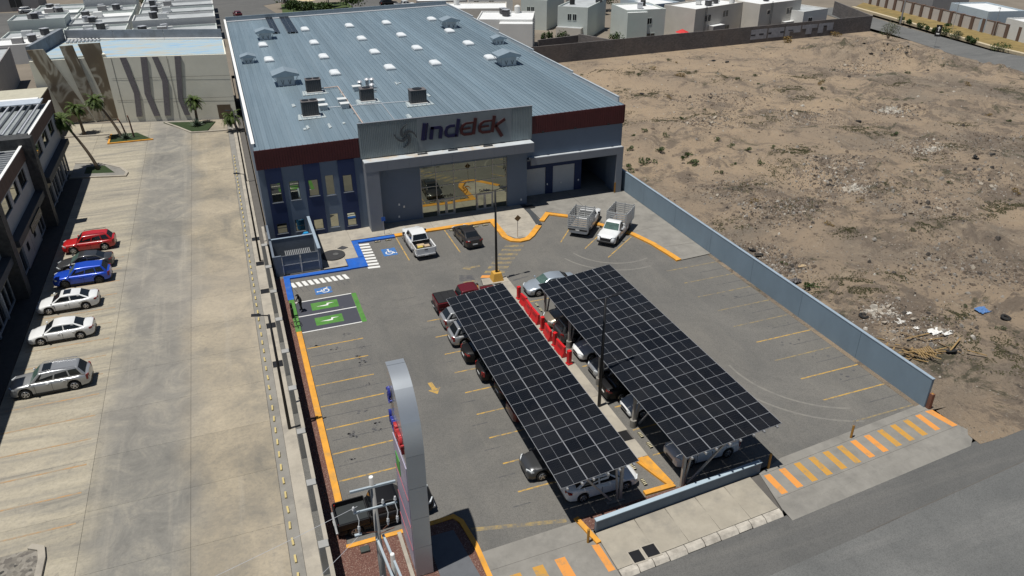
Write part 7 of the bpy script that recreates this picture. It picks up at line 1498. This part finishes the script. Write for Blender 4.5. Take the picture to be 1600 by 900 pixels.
for p in plan:
    u, v = px_of(p[0], p[1]); col_ = 'green' if p[2] < 3 else ('dusty grey' if p[2] < 6 else 'dry yellow')
    if u > 1600: continue
    dep = 'far' if v < 150 else ('middle' if v < 300 else 'near'); lat = 'left' if u < 1150 else ('centre' if u < 1380 else 'right')
    zone.setdefault((col_, dep, lat), []).append((u, p))
OR2 = ['first', 'second', 'third', 'fourth', 'fifth', 'sixth', 'seventh', 'eighth', 'ninth', 'tenth', 'eleventh', 'twelfth', 'thirteenth', 'fourteenth', 'fifteenth', 'sixteenth', 'seventeenth', 'eighteenth', 'nineteenth', 'twentieth']
for (col_, dep, lat), ps in zone.items():
    for k, (u, p) in enumerate(sorted(ps)):
        shrub(p[0], p[1], p[2], p[3], 'small %s shrub in the %s %s of the vacant lot%s' % (col_, dep, lat, '' if len(ps) == 1 else ', %s from the left' % OR2[k]))
for a, c, s_ in ((1226, 66, 2.2), (1305, 57, 1.8), (1066, 122, 1.3)):
    x, y = px2g(a, c); shrub(x, y, 6, s_, 'large dry orange weed ball beside the block wall graffiti' if a == 1226 else ('dry orange weed ball farther along the block wall' if a == 1305 else 'dry yellow weed ball alone on the sand'))
t = thing('mesquite', 'wispy green mesquite bush by the far end of the vacant lot', 'bush', (137.0, 131.8, .4)); mb = MB()
for k in range(9): a = k*.7; mb.tube([(0, 0, 0), (math.cos(a)*.8, math.sin(a)*.8, 1.6), (math.cos(a)*1.7, math.sin(a)*1.7, 3.0)], .05, n=4, r1=.01)
mb.build('branches', BARK, t, local=True); clump(random.Random(3), 900, 2.4, 2.2, 3.4, .12).build('foliage', DUSTL, t, local=True)
# weeds hugging the ground, as one mass
wd = MB(); rw = random.Random(8)
patch = [px2g(a, c)+(s_,) for a, c, s_ in ((1220, 270, 2.6), (1325, 372, 1.6), (1330, 445, 2.4), (1310, 455, 1.6), (1355, 460, 1.6), (990, 118, 3), (1165, 295, 2), (1140, 355, 2), (1500, 495, 1.3), (1540, 540, 2.2), (1575, 560, 2.4), (1340, 205, 2.6), (1400, 135, 2), (1190, 190, 3), (1010, 150, 3), (1130, 130, 2.5), (1260, 125, 3), (1450, 250, 2.5), (1500, 200, 2.5), (1390, 300, 2), (1480, 350, 2), (1560, 330, 2), (1040, 190, 2.6), (1100, 180, 2.4), (1250, 240, 2.2))]
patch += [(rw.uniform(46, 128), rw.uniform(36, 130), rw.uniform(1.0, 2.6)) for _ in range(34)]
for (x, y, s_) in patch:
    for _ in range(int(1000*s_/2)):
        a = rw.gauss(0, s_*.75); b = rw.gauss(0, s_*.45); xx, yy = x+a, y+b
        if noise.noise(Vector((xx*.8, yy*.8, 3))) < -.05: continue
        if not (42.2 < xx < 136 and 29 < yy < 137): continue
        z = hgt(xx, yy); d = rw.uniform(.035, .10); e = rw.uniform(-.1, .1); wd.add([(xx-d, yy, z), (xx+d, yy+e, z), (xx+e, yy+d*.5, z+d*1.1)], [(0, 1, 2)])
o = wd.build('ground_weeds', leafmat('ground_weed', (0.048, 0.050, 0.025), (0.095, 0.088, 0.045))); tag(o, 'low dull green weeds scattered in patches over the vacant lot', 'weeds', kind='stuff')
# stones and rubble in three tones
def rocks(n, col, seed, smin, smax, name, lab, centres=None):
    mb = MB(); q = random.Random(seed)
    for _ in range(n):
        if centres and q.random() < .80:
            c = q.choice(centres); x, y = c[0]+q.gauss(0, c[2]*1.35), c[1]+q.gauss(0, c[2]*1.0)
        else: x, y = q.uniform(42.5, 134), q.uniform(30, 137)
        if not (41.6 < x < 137 and 28.5 < y < 137.5): continue
        s_ = q.uniform(smin, smax)*(1+(q.random() < .06)*1.5); z = hgt(x, y); a = q.uniform(0, 3); ca, sa = math.cos(a), math.sin(a); h = s_*q.uniform(.4, .9)
        P = [(s_*q.uniform(.6, 1.2), 0), (s_*.2, s_*q.uniform(.5, 1)), (-s_*q.uniform(.5, 1), s_*.2), (-s_*.1, -s_*q.uniform(.5, 1))]
        vs = [(x+u*ca-v*sa, y+u*sa+v*ca, z-.03) for u, v in P]+[(x+(u*ca-v*sa)*.55, y+(u*sa+v*ca)*.55, z+h*q.uniform(.7, 1)) for u, v in P]
        mb.add(vs, [(4, 5, 6, 7), (0, 1, 5, 4), (1, 2, 6, 5), (2, 3, 7, 6), (3, 0, 4, 7)])
    o = mb.build(name, col); tag(o, lab, 'rubble', kind='stuff')
cen = [px2g(a, c)+(s_,) for a, c, s_ in ((1395, 175, 1.6), (1440, 235, 2.5), (1290, 285, 2.0), (1310, 265, 1.8), (1335, 300, 2.2), (1200, 340, 2), (1180, 395, 1.0), (1225, 420, .9), (1380, 495, .8), (1440, 520, 1.6), (1250, 185, 2.5), (1100, 195, 2), (1450, 330, 2.5), (1530, 290, 3), (1330, 110, 2.5), (1400, 95, 3), (1560, 230, 3), (1480, 420, 2.5), (1560, 430, 2.5), (1240, 330, 1.6), (1015, 330, .7), (1045, 345, .8), (1150, 300, 2), (1120, 160, 3))]
rocks(15000, M('rubble_brown', (0.15, 0.118, 0.09), 0.95, 0.35, 2), 1, .04, .15, 'brown_rubble', 'brown stones and rubble strewn over the vacant lot', cen)
rocks(6000, M('rubble_grey', (0.24, 0.22, 0.195), 0.95, 0.35, 2), 2, .04, .14, 'grey_rubble', 'grey broken concrete strewn in heaps over the vacant lot', cen)
rocks(1800, M('rubble_white', (0.46, 0.43, 0.38), 0.9, 0.25, 2), 3, .03, .11, 'white_debris', 'white plaster chips and litter over the vacant lot', cen[:14])
rocks(3500, M('rubble_dark', (0.06, 0.052, 0.045), 0.95, 0.3, 2), 4, .05, .16, 'dark_debris', 'dark clods and scraps over the vacant lot', cen)
hp = [px2g(a, c)+(s_,) for a, c, s_ in ((1395, 176, .75), (1446, 236, 1.0), (1388, 172, .5), (1375, 495, .45), (1335, 300, .6))]
rocks(900, M('rubble_heap', (0.40, 0.37, 0.32), 0.9, 0.3, 3), 9, .05, .20, 'rubble_heaps', 'pale heaps of broken plaster in the middle of the vacant lot', hp)
# slabs of broken concrete
SLB_ = M('broken_slab', (0.30, 0.26, 0.21), 0.9, 0.2, 2)
q = random.Random(14)
slabs = MB()
for k in range(60):
    c = q.choice(cen); x, y = c[0]+q.gauss(0, c[2]*.8), c[1]+q.gauss(0, c[2]*.6)
    if not (42 < x < 134 and 30 < y < 136): continue
    w, d = q.uniform(.12, .36), q.uniform(.1, .26); a = q.uniform(0, 3); u = Vector((math.cos(a)*w, math.sin(a)*w, q.uniform(-.15, .2))); v = Vector((-math.sin(a)*d, math.cos(a)*d, q.uniform(-.1, .15))); p = Vector((x, y, hgt(x, y)+.06)); n_ = Vector((0, 0, .08))
    b = [p-u-v, p+u-v*.8, p+u*.8+v, p-u*.7+v]; slabs.add(b+[z_+n_ for z_ in b], [(3, 2, 1, 0), (4, 5, 6, 7), (0, 1, 5, 4), (1, 2, 6, 5), (2, 3, 7, 6), (3, 0, 4, 7)])
for k, (x, y, s_, lab) in enumerate(((61.0, 160.5, 1.3, 'black water tank on the stepped white house'), (76.5, 166, 1.2, 'black water tank on the paired window house'), (90.6, 158.5, 1.2, 'black water tank on the pale green house'), (111, 153.8, 1.2, 'black water tank on the beige house'), (124.5, 155, 1.2, 'black water tank on the grey banded house'), (70, 183, 1.2, 'black water tank on the half hidden house'), (52, 176, 1.3, 'black water tank on the white roofed house behind'), (108, 186, 1.3, 'black water tank on the pale blue second row house'), (128, 176, 1.3, 'black water tank on the white second row house'))):
    t = thing('water_tank', lab, 'water tank', (x, y, 6.3), 0, 'water tanks on the house roofs'); MB().cyl((0, 0, 0), (0, 0, 1.0*s_), .5*s_, n=14).build('drum', TRIM if k % 3 else HW, t, local=True); MB().cyl((0, 0, 1.0*s_), (0, 0, 1.2*s_), .5*s_, .2*s_, n=14).build('lid', TRIM if k % 3 else HW, t, local=True)
tag(slabs.build('broken_slabs', SLB_), 'flat shards of broken concrete lying in the rubble heaps', 'rubble', kind='stuff')
# tyres
tm = MB(); rs = []
for k in range(9):
    a = 2*math.pi*k/8; rs.append([((.30+.12*math.cos(a))*math.cos(b2), (.30+.12*math.cos(a))*math.sin(b2), .11+.11*math.sin(a)) for b2 in [2*math.pi*j/16 for j in range(16)]])
tm.loft(rs, caps=False); tmesh = tm.mesh('tread', TYRE, smooth=True); tw = MB()
for s_ in (0,):
    tw.cyl((0, 0, .02), (0, 0, .05), .19, n=14)
twm = tw.mesh('bead', M('tyre_inside', (0.02, 0.02, 0.02), .9))
TY = [(1348, 499, .1, 'tyre lying against the rubble just beyond the boundary wall'), (1570, 500, .2, 'tyre lying near the blue tarpaulin at the right edge'), (1174, 393, .5, 'tyre lying beside the boundary wall, left of a pair'), (1186, 400, .4, 'tyre propped beside the boundary wall, right of a pair'), (1341, 192, .15, 'tyre lying in the middle of the vacant lot'), (1326, 84, .3, 'tyre on the far mound near the block wall'), (1345, 90, .6, 'tyre half buried on the left flank of the far mound'), (1358, 99, .4, 'dark tyre at the foot of the far mound'), (1376, 87, .3, 'tyre on the crest of the far mound'), (1411, 101, .2, 'tyre on the right flank of the far mound'), (1355, 75, .4, 'tyre on the near side of the far sand ridge'), (1482, 98, .3, 'tyre beside the dirt bank of the far road'), (1522, 255, .5, 'dark tyre at the right side, left of a pair'), (1548, 250, .4, 'dark tyre at the right side, right of a pair'), (1115, 95, .2, 'tyre on the sand near the block wall, left one'), (1136, 98, .2, 'tyre on the sand near the block wall, right one'), (1003, 148, .2, 'tyre on the sand beside the warehouse'), (1486, 553, .6, 'dark tyre beside the heap of planks')]
for (a, c, tl, lab) in TY:
    x, y = px2g(a, c); t = thing('discarded_tyre', lab, 'tyre', (x, y, hgt(x, y)-.02), rr.uniform(0, 6), 'discarded tyres on the vacant lot'); t.rotation_euler = (tl*.8, tl*.3, rr.uniform(0, 6)); inst('tread', tmesh, t); inst('bead', twm, t)
# planks, sheet and tarpaulin near the wall
x0, y0 = px2g(1432, 550); t = thing('plank_heap', 'heap of broken wooden planks and pallets beyond the boundary wall', 'wood pile', (x0, y0, 0)); WOOD = M('weathered_wood', (0.25, 0.165, 0.07), 0.85, 0.25, 4); WOOD2 = M('grey_wood', (0.17, 0.12, 0.07), 0.85, 0.25, 4)
for k in range(34):
    p = Vector((rr.gauss(0, 1.5), rr.gauss(0, .9), .08+rr.uniform(0, .35))); a = rr.choice([.3, 1.9, 2.6])+rr.gauss(0, .4); l = rr.uniform(.4, 1.3); d = Vector((math.cos(a)*l, math.sin(a)*l, rr.uniform(-.1, .12))); MB().bar(p-d, p+d, .11, .03).build('plank', WOOD if k % 3 else WOOD2, t, local=True)
for k in range(7): MB().bar((-.6+k*.2, -1.2, .30), (-.2+k*.2, -.1, .36), .1, .025).build('pallet_slat', WOOD, t, local=True)
def sheet_thing(px, py_, w, d, mat, name, lab, cat, hh=.18, n=12):
    x, y = px2g(px, py_); t = thing(name, lab, cat, (x, y, hgt(x, y))); mb = MB(); vs = []; fs = []
    for j in range(n+1):
        for i in range(n+1):
            u, v = i/n-.5, j/n-.5; q = Vector((u*6, v*6, px*.1)); vs.append((u*w*(1+.25*noise.noise(q*.6))+.12*noise.noise(q), v*d*(1+.3*noise.noise(q*.5+Vector((3, 3, 3))))+.1*noise.noise(q+Vector((7, 1, 0))), .06+hh*abs(noise.noise(q*1.1)), ))
    for j in range(n):
        for i in range(n): a = j*(n+1)+i; fs.append((a, a+1, a+n+2, a+n+1))
    mb.add(vs, fs).build('sheet', mat, t, local=True)
WSH = M('white_plastic_sheet', (0.66, 0.65, 0.62), 0.6, 0.05)
sheet_thing(1466, 520, 1.9, .75, WSH, 'plastic_sheet', 'white crumpled plastic sheet lying beyond the boundary wall', 'plastic sheet'); sheet_thing(1481, 526, 1.1, .35, WSH, 'plastic_sheet', 'narrow white plastic strip beside the crumpled sheet', 'plastic sheet')
sheet_thing(1537, 486, 1.4, .9, M('blue_tarpaulin', (0.08, 0.17, 0.36), 0.6, 0.15, 3), 'tarpaulin', 'crumpled blue tarpaulin near the right edge', 'tarpaulin'); sheet_thing(1405, 507, 1.0, .7, M('pale_board', (0.50, 0.49, 0.46), 0.7, 0.1), 'board', 'pale board lying between a tyre and the plank heap', 'board', .06); sheet_thing(1243, 441, .9, .7, M('grey_sacking', (0.16, 0.15, 0.15), 0.8, 0.2, 4), 'sack', 'grey sack slumped behind the boundary wall', 'sack', .6)
sheet_thing(1418, 497, .5, .25, WSH, 'paper_scrap', 'white paper scrap above the pale board', 'litter', .1); sheet_thing(1431, 515, .4, .3, WSH, 'paper_scrap', 'white paper scrap left of the plank heap', 'litter', .1); sheet_thing(1252, 419, .9, .35, M('tan_board', (0.40, 0.30, 0.18), 0.8), 'board', 'tan board behind the boundary wall', 'board', .05)
